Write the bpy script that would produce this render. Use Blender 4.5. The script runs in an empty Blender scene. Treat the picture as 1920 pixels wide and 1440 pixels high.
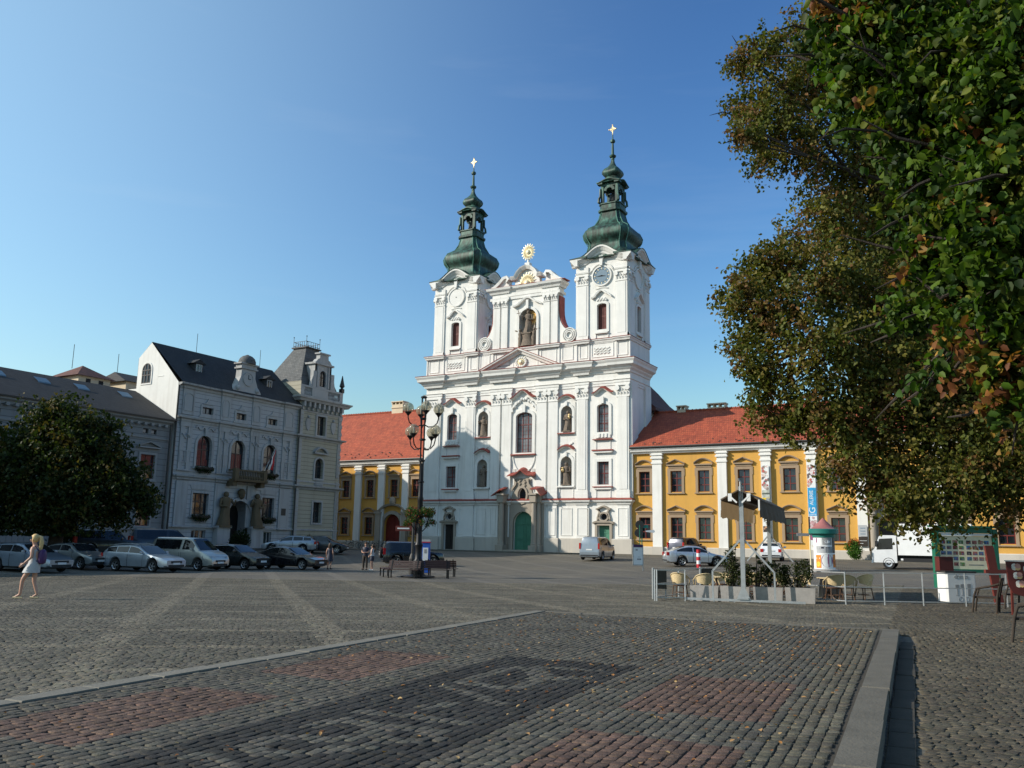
import bpy, math, random
import numpy as np
from mathutils import Vector, Matrix, Euler
from mathutils.geometry import tessellate_polygon
R_ = math.radians
random.seed(7); rng = np.random.default_rng(11)
SC = bpy.context.scene; COL = SC.collection
# ------------------------------------------------------------------ camera, sky, sun, exposure
F_PX, PITCH, ROLL, YAW, CAM_H = 1630.0, math.atan(294/1630.0), R_(1.04), R_(30.3), 1.65
fwd = Vector((-math.sin(YAW)*math.cos(PITCH), math.cos(YAW)*math.cos(PITCH), math.sin(PITCH)))
rgt0 = Vector((math.cos(YAW), math.sin(YAW), 0)); up0 = rgt0.cross(fwd)
rgt = rgt0*math.cos(ROLL)+up0*math.sin(ROLL); upv = up0*math.cos(ROLL)-rgt0*math.sin(ROLL)
cd = bpy.data.cameras.new('camera'); cam = bpy.data.objects.new('camera', cd); COL.objects.link(cam)
cd.sensor_width = 36; cd.lens = 36*F_PX/1920; cd.clip_start = 0.05; cd.clip_end = 5000
m3 = Matrix((rgt, upv, -fwd)).transposed(); cam.matrix_world = Matrix.Translation((0,0,CAM_H)) @ m3.to_4x4()
SC.camera = cam
SUN_AZ, SUN_EL = R_(39), R_(27.5)        # the way the light travels, seen from above; height of the sun
world = bpy.data.worlds.new('World'); SC.world = world; world.use_nodes = True
wn = world.node_tree; bg = wn.nodes['Background']
sky = wn.nodes.new('ShaderNodeTexSky'); sky.sky_type = 'NISHITA'; sky.sun_disc = False
sky.sun_elevation = SUN_EL; sky.sun_rotation = math.atan2(-math.cos(SUN_AZ), -math.sin(SUN_AZ))
sky.air_density = 1.4; sky.dust_density = 1.5; sky.ozone_density = 3.0
hs = wn.nodes.new('ShaderNodeHueSaturation'); hs.inputs['Saturation'].default_value = 1.1; wn.links.new(sky.outputs[0], hs.inputs['Color'])
SKY_G, SKY_K = 1.6, 1.55                    # contrast of the clear sky between the side of the sun and the side away from it
v1 = wn.nodes.new('ShaderNodeVectorMath'); v1.operation = 'SCALE'; v1.inputs[3].default_value = 1/6.5; gm_ = wn.nodes.new('ShaderNodeGamma'); gm_.inputs[1].default_value = SKY_G; v2 = wn.nodes.new('ShaderNodeVectorMath'); v2.operation = 'SCALE'; v2.inputs[3].default_value = 6.5*SKY_K
wn.links.new(hs.outputs[0], v1.inputs[0]); v3 = wn.nodes.new('ShaderNodeVectorMath'); v3.operation = 'MINIMUM'; v3.inputs[1].default_value = (0.68,0.76,0.84); wn.links.new(v1.outputs[0], v3.inputs[0]); wn.links.new(v3.outputs[0], gm_.inputs[0]); wn.links.new(gm_.outputs[0], v2.inputs[0]); 
tcw = wn.nodes.new('ShaderNodeTexCoord')
hz = wn.nodes.new('ShaderNodeVectorMath'); hz.operation = 'DOT_PRODUCT'; hz.inputs[1].default_value = (-math.cos(SUN_AZ)*0.97, -math.sin(SUN_AZ)*0.97, 0.24); wn.links.new(tcw.outputs['Generated'], hz.inputs[0])      # haze brightens the sky on the sun's side
hr_ = wn.nodes.new('ShaderNodeMapRange'); hr_.interpolation_type = 'SMOOTHSTEP'; hr_.inputs[1].default_value = -0.22; hr_.inputs[2].default_value = 0.85; hr_.inputs[4].default_value = 0.62; wn.links.new(hz.outputs['Value'], hr_.inputs[0])
hm_ = wn.nodes.new('ShaderNodeMix'); hm_.data_type = 'RGBA'; hm_.inputs[7].default_value = (3.4,5.2,5.8,1); wn.links.new(hr_.outputs[0], hm_.inputs[0]); wn.links.new(v2.outputs[0], hm_.inputs[6])
mpw = wn.nodes.new('ShaderNodeMapping'); mpw.inputs['Scale'].default_value = (2.2,2.2,16); mpw.inputs['Rotation'].default_value = (0.12,0.05,0); now = wn.nodes.new('ShaderNodeTexNoise'); now.inputs['Scale'].default_value = 2.0; now.inputs['Detail'].default_value = 7
wn.links.new(tcw.outputs['Generated'], mpw.inputs['Vector']); wn.links.new(mpw.outputs[0], now.inputs['Vector']); rw_ = wn.nodes.new('ShaderNodeValToRGB'); rw_.color_ramp.elements[0].position = 0.56; rw_.color_ramp.elements[0].color = (0,0,0,1); rw_.color_ramp.elements[1].position = 0.8; rw_.color_ramp.elements[1].color = (0.045,0.045,0.045,1); wn.links.new(now.outputs['Fac'], rw_.inputs[0])
mw_ = wn.nodes.new('ShaderNodeMix'); mw_.data_type = 'RGBA'; mw_.inputs[7].default_value = (5.2,5.6,6.0,1); wn.links.new(rw_.outputs[0], mw_.inputs[0]); wn.links.new(hm_.outputs[2], mw_.inputs[6]); wn.links.new(mw_.outputs[2], bg.inputs[0]);   # faint veils of high cloud
bg.inputs[1].default_value = 0.14
sl = bpy.data.lights.new('sun', 'SUN'); sl.energy = 4.7; sl.angle = R_(0.5); sl.color = (1, 0.93, 0.82)
so = bpy.data.objects.new('sun', sl); COL.objects.link(so); so.location = (-60,-40,60)
so.rotation_euler = Vector((math.cos(SUN_AZ)*math.cos(SUN_EL), math.sin(SUN_AZ)*math.cos(SUN_EL), -math.sin(SUN_EL))).to_track_quat('-Z','Y').to_euler()
SC.view_settings.view_transform = 'Standard'; SC.view_settings.look = 'None'
SC.view_settings.exposure = 0.18; SC.view_settings.gamma = 1.0
SC.cycles.max_bounces = 6; SC.cycles.diffuse_bounces = 3; SC.cycles.glossy_bounces = 3; SC.cycles.transparent_max_bounces = 8
SC.cycles.sample_clamp_indirect = 4
# ------------------------------------------------------------------ materials
def node_mat(name):
    m = bpy.data.materials.new(name); m.use_nodes = True
    nt = m.node_tree; return m, nt, nt.nodes['Principled BSDF']
def N(nt, t, **kw):
    n = nt.nodes.new(t)
    for k, v in kw.items():
        if k.startswith('i_'): n.inputs[k[2:].replace('_',' ')].default_value = v
        else: setattr(n, k, v)
    return n
def ramp(nt, fac, stops):
    r = nt.nodes.new('ShaderNodeValToRGB'); e = r.color_ramp.elements
    while len(e) < len(stops): e.new(0.5)
    for i, (p, c) in enumerate(stops): e[i].position = p; e[i].color = (*c, 1) if len(c) == 3 else c
    nt.links.new(fac, r.inputs[0]); return r.outputs[0]
def mixc(nt, fac, a, b, mode='MIX'):
    n = nt.nodes.new('ShaderNodeMix'); n.data_type = 'RGBA'; n.blend_type = mode
    for sock, v in ((n.inputs[0], fac), (n.inputs[6], a), (n.inputs[7], b)):
        if hasattr(v, 'links'): nt.links.new(v, sock)
        else: sock.default_value = v if not isinstance(v, tuple) else ((*v, 1) if len(v) == 3 else v)
    return n.outputs[2]
def scl(c, k): return tuple(min(1, x*k) for x in c)
def plain(name, col, rough=0.6, metal=0.0, var=0.12, scale=3.0, bump=0.0, spec=0.4):
    m, nt, b = node_mat(name); tc = N(nt, 'ShaderNodeTexCoord')
    no = N(nt, 'ShaderNodeTexNoise', i_Scale=scale, i_Detail=5.0, i_Roughness=0.6); nt.links.new(tc.outputs['Object'], no.inputs['Vector'])
    c = ramp(nt, no.outputs['Fac'], [(0.25, scl(col, 1-var)), (0.75, scl(col, 1+var))])
    nt.links.new(c, b.inputs['Base Color']); b.inputs['Roughness'].default_value = rough; b.inputs['Metallic'].default_value = metal
    b.inputs['Specular IOR Level'].default_value = spec
    if bump:
        bp = N(nt, 'ShaderNodeBump', i_Strength=bump, i_Distance=0.02); n2 = N(nt, 'ShaderNodeTexNoise', i_Scale=scale*12, i_Detail=4.0)
        nt.links.new(tc.outputs['Object'], n2.inputs['Vector']); nt.links.new(n2.outputs['Fac'], bp.inputs['Height']); nt.links.new(bp.outputs[0], b.inputs['Normal'])
    return m
def plaster(name, col, stain=(0.4,0.36,0.3), amt=0.25, course=0.0, rough=0.85):
    """rendered wall: slight mottling, vertical rain streaks, optional joints of rusticated courses"""
    m, nt, b = node_mat(name); tc = N(nt, 'ShaderNodeTexCoord'); P = tc.outputs['Object']
    n1 = N(nt, 'ShaderNodeTexNoise', i_Scale=0.7, i_Detail=6.0, i_Roughness=0.65); nt.links.new(P, n1.inputs['Vector'])
    mp = N(nt, 'ShaderNodeMapping'); mp.inputs['Scale'].default_value = (2.2, 2.2, 0.16); nt.links.new(P, mp.inputs['Vector'])
    n2 = N(nt, 'ShaderNodeTexNoise', i_Scale=1.0, i_Detail=5.0); nt.links.new(mp.outputs[0], n2.inputs['Vector'])
    c = ramp(nt, n1.outputs['Fac'], [(0.3, scl(col, 0.93)), (0.7, scl(col, 1.04))])
    f = ramp(nt, n2.outputs['Fac'], [(0.52, (0,0,0)), (0.78, (amt,amt,amt))])
    c = mixc(nt, f, c, stain)
    bp = N(nt, 'ShaderNodeBump', i_Strength=0.25, i_Distance=0.01); n3 = N(nt, 'ShaderNodeTexNoise', i_Scale=18.0, i_Detail=4.0)
    nt.links.new(P, n3.inputs['Vector']); h = n3.outputs['Fac']
    if course:
        sx = N(nt, 'ShaderNodeSeparateXYZ'); nt.links.new(P, sx.inputs[0])
        mo = N(nt, 'ShaderNodeMath', operation='MODULO'); nt.links.new(sx.outputs[2], mo.inputs[0]); mo.inputs[1].default_value = course
        lt = N(nt, 'ShaderNodeMath', operation='LESS_THAN'); nt.links.new(mo.outputs[0], lt.inputs[0]); lt.inputs[1].default_value = 0.045
        c = mixc(nt, lt.outputs[0], c, scl(col, 0.45))
    nt.links.new(c, b.inputs['Base Color']); b.inputs['Roughness'].default_value = rough; b.inputs['Specular IOR Level'].default_value = 0.25
    nt.links.new(h, bp.inputs['Height']); nt.links.new(bp.outputs[0], b.inputs['Normal'])
    return m
def tiles(name, col, col2, axis, w=0.22, h=0.34):
    """clay or slate roof: staggered tiles, each of its own shade, with a raised lower edge. axis: the horizontal object axis along the eaves"""
    m, nt, b = node_mat(name); tc = N(nt, 'ShaderNodeTexCoord'); sx = N(nt, 'ShaderNodeSeparateXYZ'); nt.links.new(tc.outputs['Object'], sx.inputs[0])
    cb = N(nt, 'ShaderNodeCombineXYZ'); nt.links.new(sx.outputs[axis], cb.inputs[0]); nt.links.new(sx.outputs[2], cb.inputs[1])
    br = N(nt, 'ShaderNodeTexBrick', i_Scale=1.0, i_Mortar_Size=0.012, i_Brick_Width=w, i_Row_Height=h*0.7, i_Bias=0.0)
    br.inputs['Color1'].default_value = (*col, 1); br.inputs['Color2'].default_value = (*col2, 1); br.inputs['Mortar'].default_value = (*scl(col, 0.35), 1)
    nt.links.new(cb.outputs[0], br.inputs['Vector'])
    no = N(nt, 'ShaderNodeTexNoise', i_Scale=0.9, i_Detail=9.0, i_Roughness=0.72); nt.links.new(tc.outputs['Object'], no.inputs['Vector'])
    k = ramp(nt, no.outputs['Fac'], [(0.28, (0.55,0.54,0.53)), (0.45,(0.9,0.9,0.9)), (0.72, (1.2,1.14,1.08))])
    c = mixc(nt, 1.0, br.outputs['Color'], k, 'MULTIPLY')
    nt.links.new(c, b.inputs['Base Color']); b.inputs['Roughness'].default_value = 0.8
    bp = N(nt, 'ShaderNodeBump', i_Strength=0.5, i_Distance=0.03, invert=True); nt.links.new(br.outputs['Fac'], bp.inputs['Height']); nt.links.new(bp.outputs[0], b.inputs['Normal'])
    return m
def copper(name):
    m, nt, b = node_mat(name); tc = N(nt, 'ShaderNodeTexCoord'); P = tc.outputs['Object']
    mp = N(nt, 'ShaderNodeMapping'); mp.inputs['Scale'].default_value = (1.6, 1.6, 0.35); nt.links.new(P, mp.inputs['Vector'])
    n1 = N(nt, 'ShaderNodeTexNoise', i_Scale=1.5, i_Detail=7.0, i_Roughness=0.7); nt.links.new(mp.outputs[0], n1.inputs['Vector'])
    c = ramp(nt, n1.outputs['Fac'], [(0.32, (0.010,0.014,0.011)), (0.46, (0.024,0.046,0.034)), (0.58, (0.04,0.105,0.078)), (0.74, (0.10,0.25,0.19))])
    nt.links.new(c, b.inputs['Base Color']); b.inputs['Roughness'].default_value = 0.55; b.inputs['Metallic'].default_value = 0.15
    return m
def car_paint(name, col, metal=0.5, rough=0.3):
    m, nt, b = node_mat(name); tc = N(nt, 'ShaderNodeTexCoord')
    no = N(nt, 'ShaderNodeTexNoise', i_Scale=2.5, i_Detail=4.0); nt.links.new(tc.outputs['Object'], no.inputs['Vector'])
    c = ramp(nt, no.outputs['Fac'], [(0.3, scl(col, 0.92)), (0.7, scl(col, 1.06))]); nt.links.new(c, b.inputs['Base Color'])
    b.inputs['Metallic'].default_value = metal; b.inputs['Roughness'].default_value = rough; b.inputs['Coat Weight'].default_value = 0.8; b.inputs['Coat Roughness'].default_value = 0.05
    return m
def glass_mat(name, col=(0.02,0.024,0.028), rough=0.04, spec=0.8):
    m, nt, b = node_mat(name); tc = N(nt, 'ShaderNodeTexCoord')
    no = N(nt, 'ShaderNodeTexNoise', i_Scale=0.9, i_Detail=3.0); nt.links.new(tc.outputs['Object'], no.inputs['Vector'])
    c = ramp(nt, no.outputs['Fac'], [(0.35, scl(col, 0.6)), (0.65, scl(col, 1.5))]); nt.links.new(c, b.inputs['Base Color'])
    b.inputs['Roughness'].default_value = rough; b.inputs['Specular IOR Level'].default_value = spec
    bp = N(nt, 'ShaderNodeBump', i_Strength=0.06, i_Distance=0.05); n2 = N(nt, 'ShaderNodeTexNoise', i_Scale=1.3, i_Detail=1.0)
    nt.links.new(tc.outputs['Object'], n2.inputs['Vector']); nt.links.new(n2.outputs['Fac'], bp.inputs['Height']); nt.links.new(bp.outputs[0], b.inputs['Normal'])
    return m
def leaf_mat(name, gain=1.0, transl=0.35):
    """leaf colour comes from a per-leaf attribute; thin leaves pass some light"""
    m, nt, b = node_mat(name); a = N(nt, 'ShaderNodeAttribute', attribute_name='tint')
    nt.links.new(a.outputs['Color'], b.inputs['Base Color']); b.inputs['Roughness'].default_value = 0.55; b.inputs['Specular IOR Level'].default_value = 0.18
    tr = N(nt, 'ShaderNodeBsdfTranslucent'); k = mixc(nt, 1.0, a.outputs['Color'], (1.1, 1.25, 0.5), 'MULTIPLY'); nt.links.new(k, tr.inputs[0])
    mx = N(nt, 'ShaderNodeMixShader'); mx.inputs[0].default_value = transl
    nt.links.new(b.outputs[0], mx.inputs[1]); nt.links.new(tr.outputs[0], mx.inputs[2]); nt.links.new(mx.outputs[0], nt.nodes['Material Output'].inputs[0])
    return m
def tint_mat(name, rough=0.8, bump=0.3, bscale=40.0, spec=0.3):
    """surface whose stones carry their own colour in an attribute"""
    m, nt, b = node_mat(name); a = N(nt, 'ShaderNodeAttribute', attribute_name='tint'); tc = N(nt, 'ShaderNodeTexCoord')
    no = N(nt, 'ShaderNodeTexNoise', i_Scale=bscale, i_Detail=5.0, i_Roughness=0.7); nt.links.new(tc.outputs['Object'], no.inputs['Vector'])
    k = ramp(nt, no.outputs['Fac'], [(0.3, (0.6,0.6,0.6)), (0.7, (1.4,1.38,1.34))]); c = mixc(nt, 1.0, a.outputs['Color'], k, 'MULTIPLY')
    n2 = N(nt, 'ShaderNodeTexNoise', i_Scale=0.9, i_Detail=7.0, i_Roughness=0.65); nt.links.new(tc.outputs['Object'], n2.inputs['Vector']); c = mixc(nt, 1.0, c, ramp(nt, n2.outputs['Fac'], [(0.3,(0.72,0.7,0.66)),(0.7,(1.2,1.18,1.12))]), 'MULTIPLY') if bump > 0.1 else c
    nt.links.new(c, b.inputs['Base Color']); b.inputs['Roughness'].default_value = rough; b.inputs['Specular IOR Level'].default_value = spec
    bp = N(nt, 'ShaderNodeBump', i_Strength=bump, i_Distance=0.012); nt.links.new(no.outputs['Fac'], bp.inputs['Height']); nt.links.new(bp.outputs[0], b.inputs['Normal'])
    return m
M = {}
M['white'] = plaster('white_lime_plaster', (0.735,0.72,0.68), (0.40,0.37,0.32), 0.34)
M['white_trim'] = plaster('white_stucco_trim', (0.745,0.73,0.69), (0.38,0.35,0.3), 0.36)
M['plinth'] = plaster('grey_beige_plinth', (0.50,0.46,0.40), (0.3,0.28,0.25), 0.4)
M['redsheet'] = plain('red_painted_sheet', (0.26,0.055,0.04), 0.6, 0, 0.25, 2.0)
M['stone'] = plaster('weathered_sandstone', (0.36,0.31,0.25), (0.14,0.12,0.1), 0.5)
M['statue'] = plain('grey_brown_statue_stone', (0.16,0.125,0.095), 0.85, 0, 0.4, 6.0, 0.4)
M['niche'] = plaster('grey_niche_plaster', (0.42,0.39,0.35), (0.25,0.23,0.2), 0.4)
M['gold'] = plain('gilding', (0.85,0.62,0.3), 0.4, 0.7, 0.15, 5.0)
M['palegold'] = plain('pale_gilding', (0.86,0.76,0.52), 0.5, 0.25, 0.12, 5.0)
M['curtained'] = glass_mat('curtained_glass', (0.13,0.135,0.14), 0.12, 0.6)
M['copper'] = copper('green_copper')
M['verdigris'] = plain('bright_verdigris', (0.10,0.24,0.18), 0.6, 0.1, 0.35, 1.5)
M['greendoor'] = plain('green_painted_door', (0.06,0.20,0.13), 0.5, 0, 0.12, 2.0)
M['reddoor'] = plain('dark_red_door', (0.16,0.02,0.014), 0.5, 0, 0.2, 2.0)
M['darkdoor'] = plain('dark_wood_door', (0.02,0.016,0.014), 0.5, 0, 0.3, 2.0)
M['redframe'] = plain('oxblood_window_frame', (0.13,0.022,0.018), 0.45, 0, 0.15, 4.0)
M['darkframe'] = plain('dark_window_frame', (0.03,0.02,0.018), 0.45, 0, 0.2, 4.0)
M['louvre'] = plain('brown_louvre', (0.13,0.035,0.028), 0.6, 0, 0.2, 4.0)
M['glass'] = glass_mat('window_glass')
M['ocker'] = plaster('ochre_yellow_plaster', (0.60,0.33,0.075), (0.40,0.23,0.08), 0.5)
M['surround'] = plaster('brown_window_surround', (0.33,0.24,0.16), (0.2,0.15,0.1), 0.3)
M['redtile'] = tiles('red_clay_tiles', (0.42,0.09,0.038), (0.31,0.058,0.026), 0)
M['darktile'] = tiles('dark_slate_tiles', (0.030,0.031,0.033), (0.02,0.021,0.023), 1, 0.3, 0.3)
M['browntile'] = tiles('brown_grey_tiles', (0.032,0.029,0.029), (0.02,0.018,0.018), 1)
M['slate'] = tiles('grey_slate_tiles', (0.125,0.128,0.128), (0.085,0.087,0.088), 0, 0.35, 0.3)
M['oldtile'] = tiles('old_red_tiles', (0.17,0.06,0.04), (0.1,0.04,0.03), 1)
M['gutter'] = plain('dark_gutter_metal', (0.05,0.048,0.045), 0.5, 0.3)
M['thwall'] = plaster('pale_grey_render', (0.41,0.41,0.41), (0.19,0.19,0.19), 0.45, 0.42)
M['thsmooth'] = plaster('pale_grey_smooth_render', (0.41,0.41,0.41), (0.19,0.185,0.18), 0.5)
M['thtrim'] = plaster('grey_stone_trim', (0.385,0.38,0.37), (0.13,0.12,0.11), 0.55)
M['thyellow'] = plaster('pale_yellow_render', (0.40,0.37,0.29), (0.2,0.18,0.14), 0.4, 0.42)
M['balcony'] = plaster('ochre_stone_balcony', (0.13,0.098,0.058), (0.07,0.05,0.03), 0.5)
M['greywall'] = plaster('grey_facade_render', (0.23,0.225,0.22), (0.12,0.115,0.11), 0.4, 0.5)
M['greytrim'] = plaster('grey_facade_trim', (0.28,0.27,0.26), (0.14,0.135,0.13), 0.4)
M['tablecream'] = plaster('cream_render', (0.60,0.50,0.36), (0.4,0.33,0.25), 0.3)
M['black'] = plain('black_iron', (0.012,0.012,0.013), 0.45, 0.3, 0.2, 4.0)
M['galv'] = plain('galvanised_steel', (0.42,0.44,0.45), 0.45, 0.55, 0.15, 6.0)
M['rubber'] = plain('black_rubber', (0.012,0.012,0.012), 0.8, 0, 0.2, 5.0)
M['rim'] = plain('alloy_rim', (0.45,0.46,0.48), 0.3, 0.8, 0.1, 5.0)
M['carglass'] = glass_mat('car_glass', (0.012,0.014,0.016), 0.03, 0.7)
M['blackplastic'] = plain('black_plastic', (0.015,0.015,0.016), 0.6, 0, 0.15, 5.0)
M['redlamp'] = plain('red_tail_lamp', (0.4,0.015,0.012), 0.15, 0, 0.1, 8.0)
M['headlamp'] = plain('clear_headlamp', (0.55,0.58,0.62), 0.08, 0.3, 0.1, 8.0)
M['plate'] = plain('white_plate', (0.7,0.7,0.68), 0.5, 0, 0.08, 8.0)
M['skin'] = plain('skin', (0.52,0.29,0.20), 0.5, 0, 0.06, 8.0)
M['bark'] = plain('brown_bark', (0.045,0.034,0.026), 0.9, 0, 0.4, 4.0, 0.8)
M['wood_red'] = plain('red_brown_painted_wood', (0.14,0.028,0.02), 0.5, 0, 0.25, 3.0)
M['benchwood'] = plain('dark_red_bench_wood', (0.038,0.018,0.015), 0.55, 0, 0.3, 5.0)
M['cane'] = plain('cream_cane_weave', (0.62,0.48,0.27), 0.6, 0, 0.18, 40.0, 0.5)
M['canebrown'] = plain('brown_cane_frame', (0.10,0.05,0.025), 0.5, 0, 0.3, 20.0)
M['concrete'] = plain('grey_concrete', (0.34,0.32,0.30), 0.85, 0, 0.15, 5.0, 0.3)
M['green_board'] = plain('green_painted_frame', (0.012,0.13,0.075), 0.4, 0, 0.12, 4.0)
M['paper'] = plain('white_board', (0.72,0.73,0.72), 0.5, 0, 0.05, 3.0)
M['awning'] = plain('grey_awning_cloth', (0.12,0.088,0.06), 0.85, 0, 0.2, 5.0)
M['awning2'] = plain('beige_awning_cloth', (0.18,0.13,0.08), 0.85, 0, 0.15, 5.0)
nt_ = M['awning2'].node_tree; tr_ = N(nt_,'ShaderNodeBsdfTranslucent'); tr_.inputs[0].default_value = (0.35,0.24,0.13,1); mx_ = N(nt_,'ShaderNodeMixShader'); mx_.inputs[0].default_value = 0.3; nt_.links.new(nt_.nodes['Principled BSDF'].outputs[0],mx_.inputs[1]); nt_.links.new(tr_.outputs[0],mx_.inputs[2]); nt_.links.new(mx_.outputs[0],nt_.nodes['Material Output'].inputs[0])
M['whitepaint'] = plain('white_paint', (0.78,0.78,0.77), 0.35, 0, 0.05, 3.0)
M['leaf'] = leaf_mat('leaf'); M['litter'] = leaf_mat('dry_leaf', 1.0, 0.15)
M['sett'] = tint_mat('granite_setts', 0.85, 0.9, 38.0, 0.25)
M['poster'] = tint_mat('printed_paper', 0.5, 0.02, 3.0, 0.3)
for nm, c in dict(blue=(0.02,0.10,0.42), orange=(0.75,0.22,0.02), magenta=(0.22,0.03,0.12), cyan=(0.03,0.33,0.62), tealgreen=(0.015,0.16,0.13),
                  pinkroof=(0.33,0.12,0.11), navy=(0.012,0.016,0.035), dressgrey=(0.40,0.41,0.42), bluegrey=(0.13,0.2,0.26), blond=(0.62,0.42,0.18),
                  brownhair=(0.06,0.035,0.02), purple=(0.06,0.02,0.09), yellow=(0.75,0.52,0.05), grey=(0.3,0.3,0.3), flagred=(0.5,0.02,0.03), iceboard=(0.10,0.018,0.014),
                  cream=(0.75,0.66,0.45), soil=(0.03,0.022,0.016)).items():
    M[nm] = plain('colour_'+nm, c, 0.55, 0, 0.1, 6.0)
# ------------------------------------------------------------------ mesh tools
def tag(o, label=None, cat=None, group=None, kind=None):
    if label: o['label'] = label
    if cat: o['category'] = cat
    if group: o['group'] = group
    if kind: o['kind'] = kind
    return o
def thing(name, label, cat, loc=(0,0,0), rz=0.0, group=None):
    o = bpy.data.objects.new(name, None); COL.objects.link(o); o.location = loc; o.rotation_euler = (0,0,rz); o.empty_display_size = 0.3
    return tag(o, label, cat, group)
def origin_of(o):
    v = Vector((0,0,0))
    while o: v = v + o.location; o = o.parent
    return v
class MB:
    """collects shapes in world (or a facade's) coordinates and links them as one mesh object"""
    def __init__(s, fr=None): s.v = []; s.f = []; s.fr = fr; s.t = []
    def add(s, vs, fs, tint=None):
        b = len(s.v); s.v += [s.fr(*p) for p in vs] if s.fr else [tuple(p) for p in vs]
        s.f += [tuple(b+i for i in f) for f in fs]
        if tint is not None: s.t += [tint]*len(fs)
        return s
    def box(s, x0, x1, y0, y1, z0, z1, tint=None):
        return s.add([(x0,y0,z0),(x1,y0,z0),(x1,y1,z0),(x0,y1,z0),(x0,y0,z1),(x1,y0,z1),(x1,y1,z1),(x0,y1,z1)],
                     [(0,3,2,1),(4,5,6,7),(0,1,5,4),(1,2,6,5),(2,3,7,6),(3,0,4,7)], tint)
    def prism(s, poly, d0, d1, tint=None):
        """polygon in the facade plane (u,z), from depth d0 to d1"""
        n = len(poly); tri = tessellate_polygon([[Vector((p[0],p[1],0)) for p in poly]])
        vs = [(u,d0,z) for u,z in poly]+[(u,d1,z) for u,z in poly]
        fs = [tuple(t) for t in tri]+[tuple(n+i for i in reversed(t)) for t in tri]+[(i,(i+1)%n,n+(i+1)%n,n+i) for i in range(n)]
        return s.add(vs, fs, tint)
    def prism_x(s, poly, x0, x1, tint=None):
        """polygon in (y,z), extruded along x"""
        n = len(poly); tri = tessellate_polygon([[Vector((p[0],p[1],0)) for p in poly]])
        vs = [(x0,y,z) for y,z in poly]+[(x1,y,z) for y,z in poly]
        return s.add(vs, [tuple(t) for t in tri]+[tuple(n+i for i in t) for t in tri]+[(i,(i+1)%n,n+(i+1)%n,n+i) for i in range(n)], tint)
    def holed(s, outer, holes, d, depth):
        """wall face with real openings and their reveals"""
        loops = [outer]+holes; allp = [p for l in loops for p in l]
        tri = tessellate_polygon([[Vector((p[0],p[1],0)) for p in l] for l in loops])
        s.add([(u,d,z) for u,z in allp], [tuple(t) for t in tri])
        for h in holes:
            n = len(h); s.add([(u,d,z) for u,z in h]+[(u,d-depth,z) for u,z in h], [(i,(i+1)%n,n+(i+1)%n,n+i) for i in range(n)])
        return s
    def tube(s, pts, r, n=8, caps=True):
        pts = [Vector(p) for p in pts]; rs = r if isinstance(r, (list,tuple)) else [r]*len(pts); vs = []
        for i, p in enumerate(pts):
            t = (pts[min(i+1,len(pts)-1)]-pts[max(i-1,0)]).normalized(); a = t.orthogonal().normalized() if i == 0 else (a-t*a.dot(t)).normalized(); b = t.cross(a)
            vs += [p+(a*math.cos(2*math.pi*k/n)+b*math.sin(2*math.pi*k/n))*rs[i] for k in range(n)]
        fs = [(i*n+k, i*n+(k+1)%n, (i+1)*n+(k+1)%n, (i+1)*n+k) for i in range(len(pts)-1) for k in range(n)]
        if caps: fs += [tuple(range(n)), tuple(range((len(pts)-1)*n, len(pts)*n))]
        return s.add(vs, fs)
    def bar(s, a, b, w, h=None):
        """square bar from a to b"""
        a, b = Vector(a), Vector(b); h = h or w; t = (b-a).normalized(); x = t.cross(Vector((0,0,1)))
        x = Vector((1,0,0)) if x.length < 1e-4 else x.normalized(); y = x.cross(t)
        vs = [p+x*sx*w/2+y*sy*h/2 for p in (a,b) for sx,sy in ((-1,-1),(1,-1),(1,1),(-1,1))]
        return s.add(vs, [(0,1,2,3),(7,6,5,4),(0,4,5,1),(1,5,6,2),(2,6,7,3),(3,7,4,0)])
    def lathe(s, prof, c, n=16, sx=1.0, sy=1.0):
        vs = [(c[0]+r*sx*math.cos(2*math.pi*k/n), c[1]+r*sy*math.sin(2*math.pi*k/n), c[2]+z) for r,z in prof for k in range(n)]
        fs = [(i*n+k, i*n+(k+1)%n, (i+1)*n+(k+1)%n, (i+1)*n+k) for i in range(len(prof)-1) for k in range(n)]
        fs += [tuple(range(n)), tuple(range((len(prof)-1)*n, len(prof)*n))]
        return s.add(vs, fs)
    def ball(s, c, r, n=10, m=7, sz=1.0):
        return s.lathe([(r*math.sin(math.pi*max(0.02,min(0.98,i/m))), -r*sz*math.cos(math.pi*i/m)) for i in range(m+1)], c, n)
    def octo(s, prof, c, k=0.3):
        """stack of chamfered squares: prof = (half width, z)"""
        vs = []
        for a, z in prof:
            q = a*(1-k); vs += [(c[0]+x, c[1]+y, z) for x,y in ((-q,-a),(q,-a),(a,-q),(a,q),(q,a),(-q,a),(-a,q),(-a,-q))]
        n = 8; fs = [(i*n+j, i*n+(j+1)%n, (i+1)*n+(j+1)%n, (i+1)*n+j) for i in range(len(prof)-1) for j in range(n)]
        fs += [tuple(range(n)), tuple(range((len(prof)-1)*n, len(prof)*n))]
        return s.add(vs, fs)
    def mould(s, path, prof, closed=False):
        """moulding: profile (out, z) swept along a plan polyline (u, d); outside is to the left of the path"""
        P = [Vector(p) for p in path]; n = len(P); offs = []
        for i in range(n):
            a = P[i]-P[i-1] if (i or closed) else None; b = P[(i+1)%n]-P[i] if (i < n-1 or closed) else None
            na = Vector((-a.y,a.x)).normalized() if a else None; nb = Vector((-b.y,b.x)).normalized() if b else None
            if na is None: o = nb
            elif nb is None: o = na
            else: o = (na+nb)/max(0.35, 1+na.dot(nb))
            offs.append(o)
        m = len(prof); vs = [(P[i].x+offs[i].x*o, P[i].y+offs[i].y*o, z) for i in range(n) for o,z in prof]
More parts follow.
